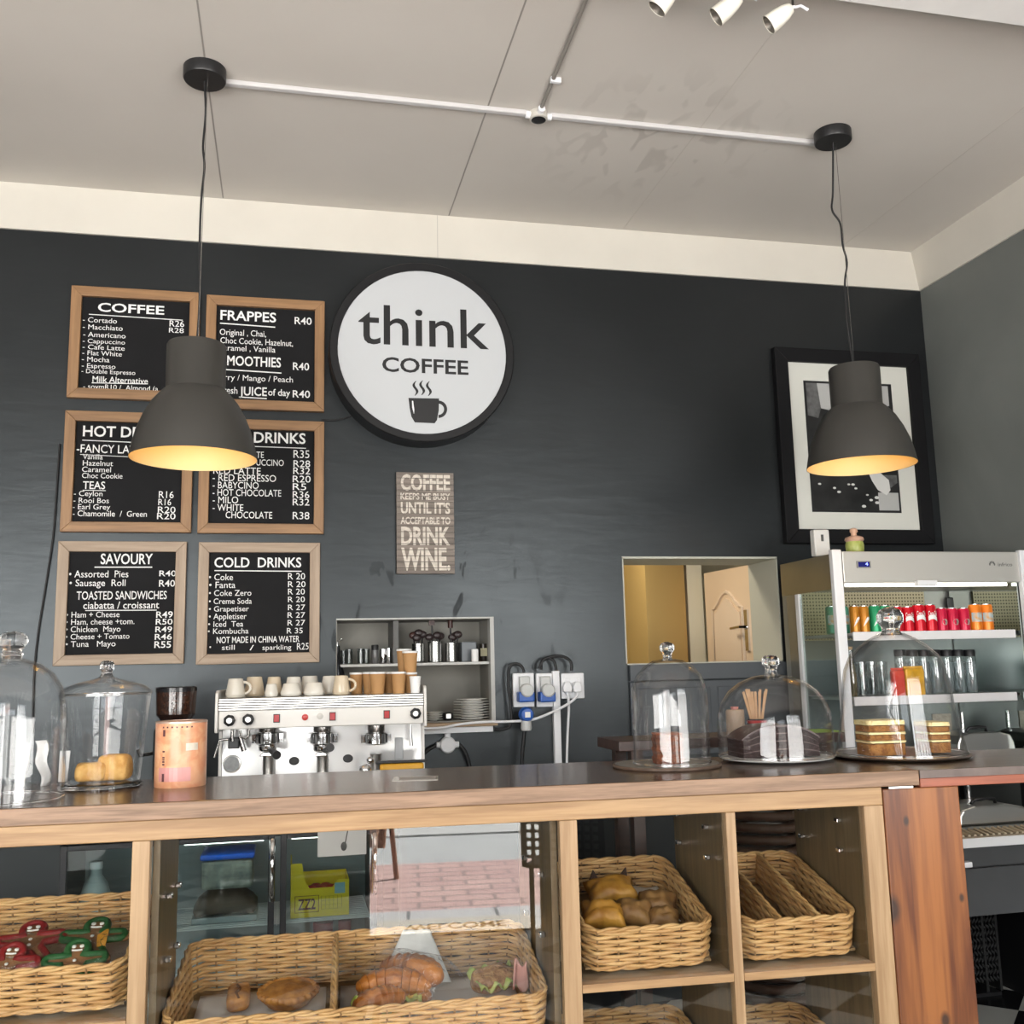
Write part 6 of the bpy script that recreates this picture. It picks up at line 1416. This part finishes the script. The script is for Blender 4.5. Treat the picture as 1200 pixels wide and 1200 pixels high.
# ================================================================== BASKETS AND BREAD
def basket(label, fl_px, fr_px, bot_y, v0, depth, back_px, dividers=0, group='wicker baskets in the display case', u_range=None, z_floor=None):
    """front rim corners and back right rim corner come from the picture; the basket leans back to show its inside"""
    zf = (on_c(fl_px[0], fl_px[1], v0).z+on_c(fr_px[0], fr_px[1], v0).z)/2
    u0, u1 = (on_c(fl_px[0], fl_px[1], v0).x, on_c(fr_px[0], fr_px[1], v0).x) if u_range is None else u_range
    zb = z_floor+.009; h = zf-zb
    v1 = v0+depth; zr = on_c(back_px[0], back_px[1], v1).z
    tilt = max(.06, math.atan2(zr-zf, depth))
    W = (u1-u0)/2+.003; uc = (u0+u1)/2; L = depth/math.cos(tilt)
    H = h/math.cos(tilt)
    P = c2w(uc, v0+h*math.tan(tilt), zb)
    MB().box(uc-W*.8, uc+W*.8, v0+depth*.78, v0+depth*.80, z_floor, zb-.016+(depth*.78-h*math.tan(tilt))*math.tan(tilt)).build('basket_rest', M_panel, dc)
    t = thing('wicker_basket', label, 'basket', P, CTH, group, rx=tilt)
    def loop(z, dx, n, off=0.0):
        tp = .985+.015*(z/H); w = W*tp-dx; l0 = dx+(1-tp)*.05; l1 = L-dx-(1-tp)*.05; rc = min(.03, w*.3)
        pts = []; per = [(-w+rc, l0), (w-rc, l0), (w, l0+rc), (w, l1-rc), (w-rc, l1), (-w+rc, l1), (-w, l1-rc), (-w, l0+rc)]
        segs = [(per[i], per[(i+1) % 8]) for i in range(8)]; tot = sum(math.dist(a, b_) for a, b_ in segs)
        for i in range(n):
            s_ = tot*i/n; k = 0
            while s_ > math.dist(*segs[k]): s_ -= math.dist(*segs[k]); k = (k+1) % 8
            a, b_ = segs[k]; f = s_/max(1e-9, math.dist(a, b_)); x = a[0]+(b_[0]-a[0])*f; y = a[1]+(b_[1]-a[1])*f
            nx, ny = (b_[1]-a[1]), -(b_[0]-a[0]); nl = math.hypot(nx, ny); pts.append((x, y, nx/nl, ny/nl))
        return pts
    ns = 2*max(10, int((4*W+2*L)/.056/2)); rows = max(8, int(H/.0102))
    mb = MB(); r_ = H/rows*.53; rndb = random.Random(int(abs(uc)*1000))
    for k in range(rows):
        z = (k+.6)*H/(rows+.4); n = ns*6; P_ = loop(z, .006, n); pts = []; zj_ = rndb.uniform(-.0008, .0008)
        for i, (x, y, nx, ny) in enumerate(P_):
            a = .0044*math.sin(2*PI*i/12+PI*(k % 2)+PI/2)
            pts.append((x+nx*a, y+ny*a, z+zj_+.0009*math.sin(i*.11+k*1.7)))
        mb.tube(pts, r_, 6, closed=True)
    mb.build('woven_wall', M_wicker, t, smooth=70)['kind'] = 'stuff'
    mb = MB(); A = loop(0, .006, ns); B_ = loop(H, .006, ns)
    for i in range(ns): mb.tube([(A[i][0], A[i][1], .002), (B_[i][0], B_[i][1], H)], .0031, 5)
    mb.build('stakes', M_wickerd, t, smooth=70)['kind'] = 'stuff'
    for z, rr, nm in ((H+.001, .0062, 'plaited_rim'), (.004, .0055, 'plaited_foot')):
        mb = MB(); n = ns*6; P_ = loop(z, .006, n)
        for ph in (0, PI):
            pts = [(x+nx*.0045*math.cos(i*.55+ph), y+ny*.0045*math.cos(i*.55+ph), z+.0035*math.sin(i*.55+ph)) for i, (x, y, nx, ny) in enumerate(P_)]
            mb.tube(pts, rr*.72, 6, closed=True)
        mb.build(nm, M_wicker, t, smooth=70)
    MB().box(-W*.96, W*.96, .012, L-.012, .002, .008).build('base_panel', mat('wicker floor', (.30, .19, .085), .6, noise_amt=.4, noise_scale=60), t)
    for d_ in dividers if dividers else ():
        mb = MB(); x0 = -W+2*W*d_; n = int(L/.055)*8; rr = max(5, rows-1)
        for k in range(rr):
            z = .012+(k+.5)*(H-.016)/rr
            mb.tube([(x0+.004*math.sin(2*PI*i/16+PI*(k % 2)), .012+(L-.024)*i/n, z) for i in range(n+1)], (H-.016)/rr*.55, 6)
        for ph in (0, PI): mb.tube([(x0+.004*math.cos(i*.55+ph), .010+(L-.02)*i/n, H+.0035*math.sin(i*.55+ph)) for i in range(n+1)], .0042, 6)
        mb.build('divider', M_wicker, t, smooth=70)['kind'] = 'stuff'
    M = Matrix.Translation(P) @ Matrix.Rotation(CTH, 4, 'Z') @ Matrix.Rotation(tilt, 4, 'X')
    return t, M, W, L, H
def put(o, M, x, y, z, rz=0, rx=0, ry=0):
    m = M @ Matrix.Translation((x, y, z)) @ Matrix.Rotation(rz, 4, 'Z') @ Matrix.Rotation(ry, 4, 'Y') @ Matrix.Rotation(rx, 4, 'X')
    o.location = m.to_translation(); o.rotation_euler = m.to_euler(); return o
def onb(M, px, py, h):
    """basket-local point seen at a pixel, at height h over the basket floor"""
    n = (M.to_3x3() @ Vector((0, 0, 1))); p0 = M @ Vector((0, 0, h)); d = ray(px, py); e = Vector((0, 0, EYE))
    p = e+d*((p0-e).dot(n)/d.dot(n)); return M.inverted() @ p
def sheet(label, M, x0, x1, y0, y1, z, seed, turn=0.0, curl=.02, up=0.0, shape=None):
    n = 18
    def f(u, v):
        x = (u-.5)*(x1-x0); y = (v-.5)*(y1-y0)
        if shape: x *= shape(v)
        k = noise.noise(Vector((u*3+seed, v*3, seed)))*curl+noise.noise(Vector((u*9+seed, v*9, 2)))*curl*.3
        return Vector((x, y, k+curl*1.3+up*max(0, v-.62)**1.4*8))
    o = MB().grid(f, n, n).build('parchment_sheet', M_parch, smooth=60, solid=.0006)
    put(o, M, (x0+x1)/2, (y0+y1)/2, z, turn); return tag(o, label, 'parchment')

# left basket: wrapped gingerbread men
bl_, Ml, Wl, Ll, Hl = basket('wicker basket of wrapped gingerbread figures in the left bay', (0, 1140), (148, 1134), 1190, .05, .36, (168, 1046), u_range=(-1.235, -.785), z_floor=SHL)
sheet('parchment sheet lining the gingerbread basket', Ml, -Wl+.035, Wl-.035, .06, Ll-.05, .013, 5, curl=.006, up=.0)
def ginger(label, M, px, py, zh, ice, rz, tiltx, extra=None, sc=1.0, legs=1.0):
    s = .100*sc; S = []
    p = onb(M, px, py, zh)                                   # where its head shows
    t = thing('gingerbread_man', label, 'biscuit', (0, 0, 0), group='wrapped gingerbread figures')
    put(t, M, p.x+.62*s*math.sin(rz), p.y-.62*s*math.cos(tiltx), zh-.62*s*math.sin(tiltx), rz, tiltx)
    def arc(cx, cy, r, a0, a1, n): return [(cx+r*math.cos(a0+(a1-a0)*i/n), cy+r*math.sin(a0+(a1-a0)*i/n)) for i in range(n+1)]
    right = arc(0, .62, .30, -PI*.28, PI/2, 8)[::-1]
    S = [(0, .92)]+right[1:]+[(.34, .36)]+arc(.74, .22, .155, PI*.42, -PI*.55, 6)+[(.36, .02), (.33, -.2)]+arc(.42, -.68, .17, PI*.12, -PI*.95, 6)+[(.10, -.42), (0, -.36)]
    out = S+[(-x, y) for x, y in S[::-1][1:-1]]
    out = [(x*s, y*s*(legs if y < 0 else 1)) for x, y in out]
    o = MB().prism(out, 0, .012, 'xy').build('biscuit_body', mat('gingerbread', (.26, .12, .045), .75, noise_amt=.3, noise_scale=40), t, bevel=.004)
    mb = MB()
    mb.tube([(x*.86, y*.90+.003, .0105) for x, y in out], .0088, 8, closed=True)
    mb.grid(lambda u, v: Vector(((-.24+.48*u)*s, (.72+.16*v-(2*u-1)**2*.20)*s, .0155)), 8, 3)
    mb.build('icing_outline', ice, o, smooth=60)
    mb = MB()
    for e in (-.10, .10): mb.ball((e*s, .64*s, .0150), .060*s, 10, .4)
    mb.tube([(x*s, (.50+.9*x*x)*s, .0150) for x in (-.13, -.07, 0, .07, .13)], .0022, 6)
    mb.ball((0, .16*s, .0150), .05*s, 10, .4); mb.ball((0, -.06*s, .0150), .05*s, 10, .4)
    mb.build('white_icing', mat('white icing', (.78, .76, .70), .4), o, smooth=60)
    if extra:
        mb = MB(); mb.prism([(.13*s, .12*s), (.30*s, .36*s), (.36*s, .34*s), (.40*s, .0), (.44*s, -.28*s), (.24*s, -.30*s)], .0165, .019, 'xy'); mb.build('orange_ribbon', mat('orange ribbon', (.75, .34, .03), .4), t)
    mb = MB(); mb.grid(lambda u, v: Vector(((u-.5)*1.9*s, (v-.42)*1.9*s*(legs if v < .42 else 1), .020+.012*noise.noise(Vector((u*5+px, v*5, py)))+.006*noise.noise(Vector((u*14, v*14+px, 1)))-.018*(abs(2*u-1)**4+abs(2*v-1)**4)*.5)), 26, 26)
    mb.build('clear_wrapper', M_film, t, smooth=80)
    return t
M_ri = mat('red icing', (.22, .012, .012), .55); M_gi = mat('green icing', (.014, .085, .02), .55)
ginger('red iced gingerbread figure at the back left of the basket', Ml, 40, 1093, .086, M_ri, .12, .14)
ginger('red iced gingerbread figure at the front left of the basket', Ml, 16, 1119, .090, M_ri, -.06, .30, sc=.9, legs=.45)
ginger('green iced gingerbread figure at the back with an orange ribbon', Ml, 115, 1089, .086, M_gi, -.05, .14, True)
ginger('green iced gingerbread figure at the front right of the basket', Ml, 92, 1115, .090, M_gi, .04, .30, sc=.9, legs=.45)

# centre basket: pies and croissants
bc, Mc, Wc, Lc, Hc = basket('large wicker basket of croissants and a pie in the centre bay', (195, 1198), (650, 1171), 1230, .05, .44, (607, 1079), dividers=(.43,), u_range=(-.702, .231), z_floor=SHC)
sheet('parchment sheet under the pie in the centre basket', Mc, -Wc+.04, -Wc*.16-.015, .07, Lc-.06, .011, 2, curl=.005, up=.0)
sheet('parchment sheet under the croissants in the centre basket', Mc, -Wc*.11, Wc-.04, .07, Lc-.06, .011, 8, curl=.005, up=.0)
# pie
p = onb(Mc, 338, 1177, .03)
t = thing('pie', 'small oval golden pie with a crimped edge in the centre basket', 'pie', group=None); put(t, Mc, p.x, p.y, .036, .05)
M_pst = mat('baked pastry', (.50, .22, .045), .5, color2=(.28, .105, .022), noise_scale=35, bump=.3, bump_scale=60); M_pstd = mat('browned pastry', (.34, .14, .03), .45, color2=(.20, .07, .015), noise_scale=40, bump=.3, bump_scale=60)
MB().lathe([(.056, 0), (.074, .020), (.080, .027), (.080, .035), (.074, .039), (.064, .034)], 120, sx=1.0, sy=.82, wave=lambda a, z: 1+(.035*math.cos(24*a) if z > .022 else 0)).build('crust', M_pst, t, smooth=50)
MB().lathe([(.068, .0340), (.060, .0375), (.046, .0425), (.034, .0405), (.020, .0440), (.004, .0450)], 36, sy=.82, cap0=False, wave=lambda a, z: 1+.03*math.sin(5*a+z*300)).build('filling_top', M_pst, t, smooth=50)
p = onb(Mc, 279, 1180, .03)
t = thing('sausage_roll', 'short golden pastry roll with a split, left of the pie', 'pastry roll'); put(t, Mc, p.x, p.y, .036, .06)
cushion(.030, .052, .042, 3, rnd_=.5).build('crust', M_pst, t, smooth=60)
MB().tube([(.004, -.045, .0385), (-.004, -.02, .0425), (.005, 0, .043), (-.003, .025, .042)], .0035, 6).build('split', mat('dark split', (.12, .045, .015), .7), t, smooth=60)
def croissant(label, M, px, py, h, rz, L_=.10, R_=.036, rx=0, ry=0, filled=False, wrap=False, bend=.9):
    p = onb(M, px, py, h)
    t = thing('croissant', label, 'croissant', group='croissants in the centre basket'); put(t, M, p.x, p.y, p.z, rz, rx, ry)
    N_ = 72; pts = []; rad = []
    for i in range(N_+1):
        s_ = i/N_*2-1; a = s_*bend; pts.append((L_*math.sin(a)/max(.3, bend)*1.0, L_*.55*(math.cos(a)-1), 0))
        env = (1-abs(s_)**2.4)**.6*.92+.10; step = .90+.16*((abs(s_)*5.0) % 1)
        rad.append(R_*env*(1.10-.20*((abs(s_)*4.5) % 1)))
    def mk(z0, flat): 
        return MB().tube([(x, y, z0) for x, y, z in pts], rad, 18, flat=flat)
    M_cr1 = mat('croissant crust', (.47, .165, .022), .36, color2=(.21, .06, .009), noise_scale=16, bump=.4, bump_scale=40, stretch=(1, 2.5, 1))
    if filled:
        mk(.024, .9).build('upper_half', M_cr1, t, smooth=50); mk(-.012, .85).build('lower_half', M_cr1, t, smooth=50)
        mb = MB(); mb.grid(lambda u, v: Vector((L_*math.sin((2*u-1)*bend*.8), L_*.55*(math.cos((2*u-1)*bend*.8)-1)+(v-.5)*R_*2.7, .006+.010*math.sin(u*22+v*5)+.008*math.sin(v*14+u*9))), 30, 12); mb.build('lettuce', mat('pale lettuce', (.50, .52, .16), .5, color2=(.30, .38, .06), noise_scale=40), t, smooth=70, solid=.003)
        mb = MB(); mb.grid(lambda u, v: Vector((L_*math.sin((2*u-1)*bend*.7), L_*.55*(math.cos((2*u-1)*bend*.7)-1)+(v-.5)*R_*2.45, .0005+.005*math.sin(u*15+v*4))), 24, 8); mb.build('cheese_slice', mat('yellow cheese', (.75, .52, .12), .45), t, smooth=70, solid=.004)
    else: mk(0, .92).build('crust', M_cr1, t, smooth=50)
    if wrap:
        mb = MB(); mb.grid(lambda u, v: Vector(((u-.5)*2.2*L_, (v-.65)*.15, .052+.012*noise.noise(Vector((u*5+px, v*5, py)))-.06*abs(2*v-1)**3-.03*abs(2*u-1)**4)), 24, 24); mb.build('clear_wrapper', M_film, t, smooth=80)
    return t
croissant('long filled croissant leaning up at the back of the centre basket', Mc, 486, 1136, .112, -.75, .12, .037, ry=-.15, filled=False, wrap=True)
croissant('filled croissant with lettuce and cheese across the middle of the centre basket', Mc, 462, 1158, .084, -.1, .112, .034, filled=True, rx=.35)
croissant('croissant with yellow filling at the front left of the centre basket', Mc, 440, 1181, .078, .45, .085, .033, filled=True, rx=.4)
# savoury crumbed bake on the right with a slice of ham
p = onb(Mc, 580, 1160, .05)
t = thing('filled_roll', 'crumbed filled roll with ham at the right of the centre basket', 'filled roll'); put(t, Mc, p.x, p.y, .058, .3, .12)
cushion(.066, .040, .05, 9, rnd_=.6, amp=.35, n=20).build('crumb_top', mat('toasted crumb', (.44, .24, .09), .7, color2=(.24, .10, .03), noise_scale=60, bump=.8, bump_scale=120), t, smooth=60)
MB().grid(lambda u, v: Vector((-.064+.128*u, -.048+.096*v, .030+.012*math.sin(u*20+v*6))), 26, 10).build('lettuce', mat('pale lettuce', (.5, .5, .2), .5), t, smooth=70, solid=.003)
MB().grid(lambda u, v: Vector((.026+.040*u*(1-.3*v), -.058+.01*math.sin(u*5), .02+.075*v+.01*math.sin(u*7))), 12, 12).build('ham_slice', mat('pink ham', (.60, .30, .25), .4), t, smooth=70, solid=.005)
p = onb(Mc, 487, 1115, .10)
o = sheet('loose folded parchment corner rising behind the croissants', Mc, -.10, .10, -.075, .075, 0, 12, curl=.008, shape=lambda v: 1-.62*v); put(o, Mc, p.x, p.y-.015, .09, -.1, .72)
# right bay: dark golden pastries
b3, M3, W3, L3, H3 = basket('wicker basket of dark golden pastries, second bay from the right', (686, 1095), (838, 1083), 1143, .05, .42, (775, 1003), z_floor=SHF)
sheet('white parchment sheet at the back of the pastry basket', M3, -W3*.1, W3-.035, .17, L3-.04, .022, 4, curl=.008)
M_ch = mat('curry gold pastry', (.50, .25, .035), .5, color2=(.30, .125, .018), noise_scale=18, bump=.4, bump_scale=40); M_ch2 = mat('toasted brown pastry', (.27, .145, .045), .55, color2=(.16, .075, .022), noise_scale=20, bump=.4, bump_scale=40)
def parcel(label, M, px, py, h, w_, d_, rz, m, seed, ears=True, rx=.25):
    p = onb(M, px, py, h)
    t = thing('pastry', label, 'pastry', group='dark pastries in the second basket from the right'); put(t, M, p.x, p.y, p.z, rz, rx)
    mb = MB(); rs = random.Random(seed)
    def f(u, v):
        x = 2*u-1; y = 2*v-1
        hgt = (max(0, 1-abs(x)**3)*max(0, 1-abs(y)**3))**.55
        k = noise.noise(Vector((x*2+seed, y*2, seed)))
        ex = 1+.16*(abs(x*y))+.10*k
        return Vector((x*w_*ex, y*d_*ex, .045*hgt+.010*k+.012*abs(x*y)**2))
    mb.grid(f, 18, 14); mb.build('crust', m, t, smooth=60, solid=.006)
    if ears:
        mb = MB()
        for sx_ in (-1, 1): mb.prism([(sx_*w_*1.02, .005), (sx_*w_*.42, .022), (sx_*w_*.80, .062)], d_*.80, d_*.98, 'xz')
        mb.build('burnt_corners', mat('burnt pastry edge', (.05, .028, .022), .6), t, bevel=.003)
    MB().box(-w_*.8, w_*.8, -d_*.8, d_*.8, -.012, .002).build('dark_underside', mat('dark baked underside', (.06, .035, .025), .7), t, bevel=.006)
    return t
parcel('golden pastry with two burnt pointed corners, at the back of its basket', M3, 716, 1048, .055, .062, .040, .05, M_ch, 1)
parcel('golden pastry at the front left of its basket', M3, 707, 1076, .066, .050, .038, -.2, M_ch, 2, False)
parcel('brown curved pastry in the middle of its basket', M3, 741, 1074, .055, .046, .036, -.35, M_ch2, 3, False)
parcel('brown curved pastry at the right of its basket', M3, 770, 1064, .055, .044, .036, -.3, M_ch2, 4, False)
parcel('brown pastry half hidden behind the front rim', M3, 776, 1083, .04, .040, .028, -.2, M_ch2, 5, False)
# far right: empty divided basket, and the baskets below
basket('empty wicker basket with two inner dividers in the rightmost bay', (872, 1084), (1012, 1073), 1130, .05, .42, (931, 997), dividers=(.33, .66), u_range=(.752, 1.076), z_floor=SHF)
b5 = basket('wicker basket on the bottom shelf of the rightmost bay', (872, 1262), (1012, 1250), 1300, .05, .42, (946, 1186), u_range=(.752, 1.073), z_floor=.340)
b6 = basket('wicker basket on the bottom shelf of the second bay from the right', (690, 1266), (842, 1256), 1300, .05, .42, (782, 1192), u_range=(.325, .685), z_floor=.33)

# dark things on the floor and wall behind the case
q = on_y(895, 975, 3.36)
t = thing('dark_hamper', 'dark brown wicker hamper behind the rightmost bay of the case', 'hamper', (q.x, 3.36, 0)); hz = min(q.z+.12, zs_-.06)
mb = MB()
for k in range(26):
    z = .02+(hz-.03)*k/25; n = 64
    mb.tube([((.13+.004*math.sin(2*PI*i/4+PI*(k % 2)))*math.cos(2*PI*i/n), (.13+.004*math.sin(2*PI*i/4+PI*(k % 2)))*math.sin(2*PI*i/n), z) for i in range(n)], .0165, 6, closed=True)
mb.build('woven_wall', mat('dark wicker', (.075, .035, .018), .5), t, smooth=70)['kind'] = 'stuff'
MB().lathe([(.12, 0), (.12, .012)], 24).build('hamper_base', M_black, t)

# ================================================================== SEEN ONLY MIRRORED IN THE GLASS
mt = thing('door_mat', 'pale welcome mat outside the shop doorway, seen only as a reflection', 'mat', (.55, -1.04, -.012))
MB().box(-.46, .46, -.19, .19, 0, .012).build('mat_pile', mat('pale coir', (.50, .46, .40), .9), mt)
mb = MB(); me = glyphs('WELCOME', .02); x0_ = min(v.co.x for v in me.vertices); x1_ = max(v.co.x for v in me.vertices)
vs = [mb.bm.verts.new((-.30+.60*(v.co.x-x0_)/(x1_-x0_), -.06+.13*v.co.y/.7, .0126)) for v in me.vertices]
for pg in me.polygons: mb.face([vs[i] for i in pg.vertices])
mb.build('lettering', M_black, mt)
rg = thing('floor_rug', 'pale rug with brown and white borders before the counter, seen only as a reflection', 'rug', (.47, .95, 0))
def rrect(w_, h, r, n=6):
    P = []
    for cx, cy, a0 in ((w_-r, h-r, 0), (-w_+r, h-r, PI/2), (-w_+r, -h+r, PI), (w_-r, -h+r, 1.5*PI)): P += [(cx+r*math.cos(a0+PI/2*i/n), cy+r*math.sin(a0+PI/2*i/n)) for i in range(n+1)]
    return P
MB().prism(rrect(.37, .82, .08), 0, .005, 'xy').build('white_border', mat('rug white', (.72, .70, .67), .9), rg)
MB().prism(rrect(.34, .79, .07), .0051, .007, 'xy').build('brown_border', mat('rug brown', (.30, .13, .07), .9), rg)
MB().prism(rrect(.31, .76, .06), .0071, .009, 'xy').build('rug_centre', mat('rug pale pink', (.66, .58, .56), .9), rg)
chr_ = thing('cafe_chair', 'black woven-plastic cafe chair by the door, seen only as a reflection', 'chair', (1.10, -.30, 0), .45)
mb = MB()
for i in range(9):
    for j in range(9):
        x = -.21+.42*(i+.5)/9; z = .47+.40*(j+.5)/9
        mb.box(x-.016, x+.016, -.006+.06*(z-.47), .002+.06*(z-.47), z-.008, z+.008)
for i in range(10): x = -.21+.42*i/9; mb.box(x-.006, x+.006, -.006, .026, .46, .88)
mb.build('woven_back', M_black, chr_)['kind'] = 'stuff'
MB().tube([(-.22, 0, .44), (-.22, .026, .86), (-.18, .03, .90), (.18, .03, .90), (.22, .026, .86), (.22, 0, .44)], .014, 8).build('back_frame', M_black, chr_, smooth=60)
MB().box(-.22, .22, -.42, 0, .43, .455).build('seat', M_black, chr_, bevel=.01)
for sx_ in (-.19, .19):
    for sy_ in (-.39, -.03): MB().tube([(sx_, sy_, 0), (sx_, sy_, .429)], .014, 8).build('leg', M_black, chr_, smooth=60)
ab = thing('pavement_board', 'brown folding pavement board outside the door, seen only as a reflection', 'sign', (-.16, -2.45, -.02), .4)
for s_ in (-1, 1): MB().tube([(-.28, s_*.22, 0), (-.28, 0, .95)], .02, 8).build('leg', wood('board leg timber', (.42, .25, .17), (.30, .17, .11), 'z'), ab, smooth=60); 
for s_ in (-1, 1): MB().tube([(.28, s_*.22, 0), (.28, 0, .95)], .02, 8).build('leg', MATS['board leg timber'], ab, smooth=60)
MB().box(-.26, .26, -.012, .012, .25, .93, Matrix.Rotation(.22, 4, 'X')).build('panel', MATS['board leg timber'], ab)
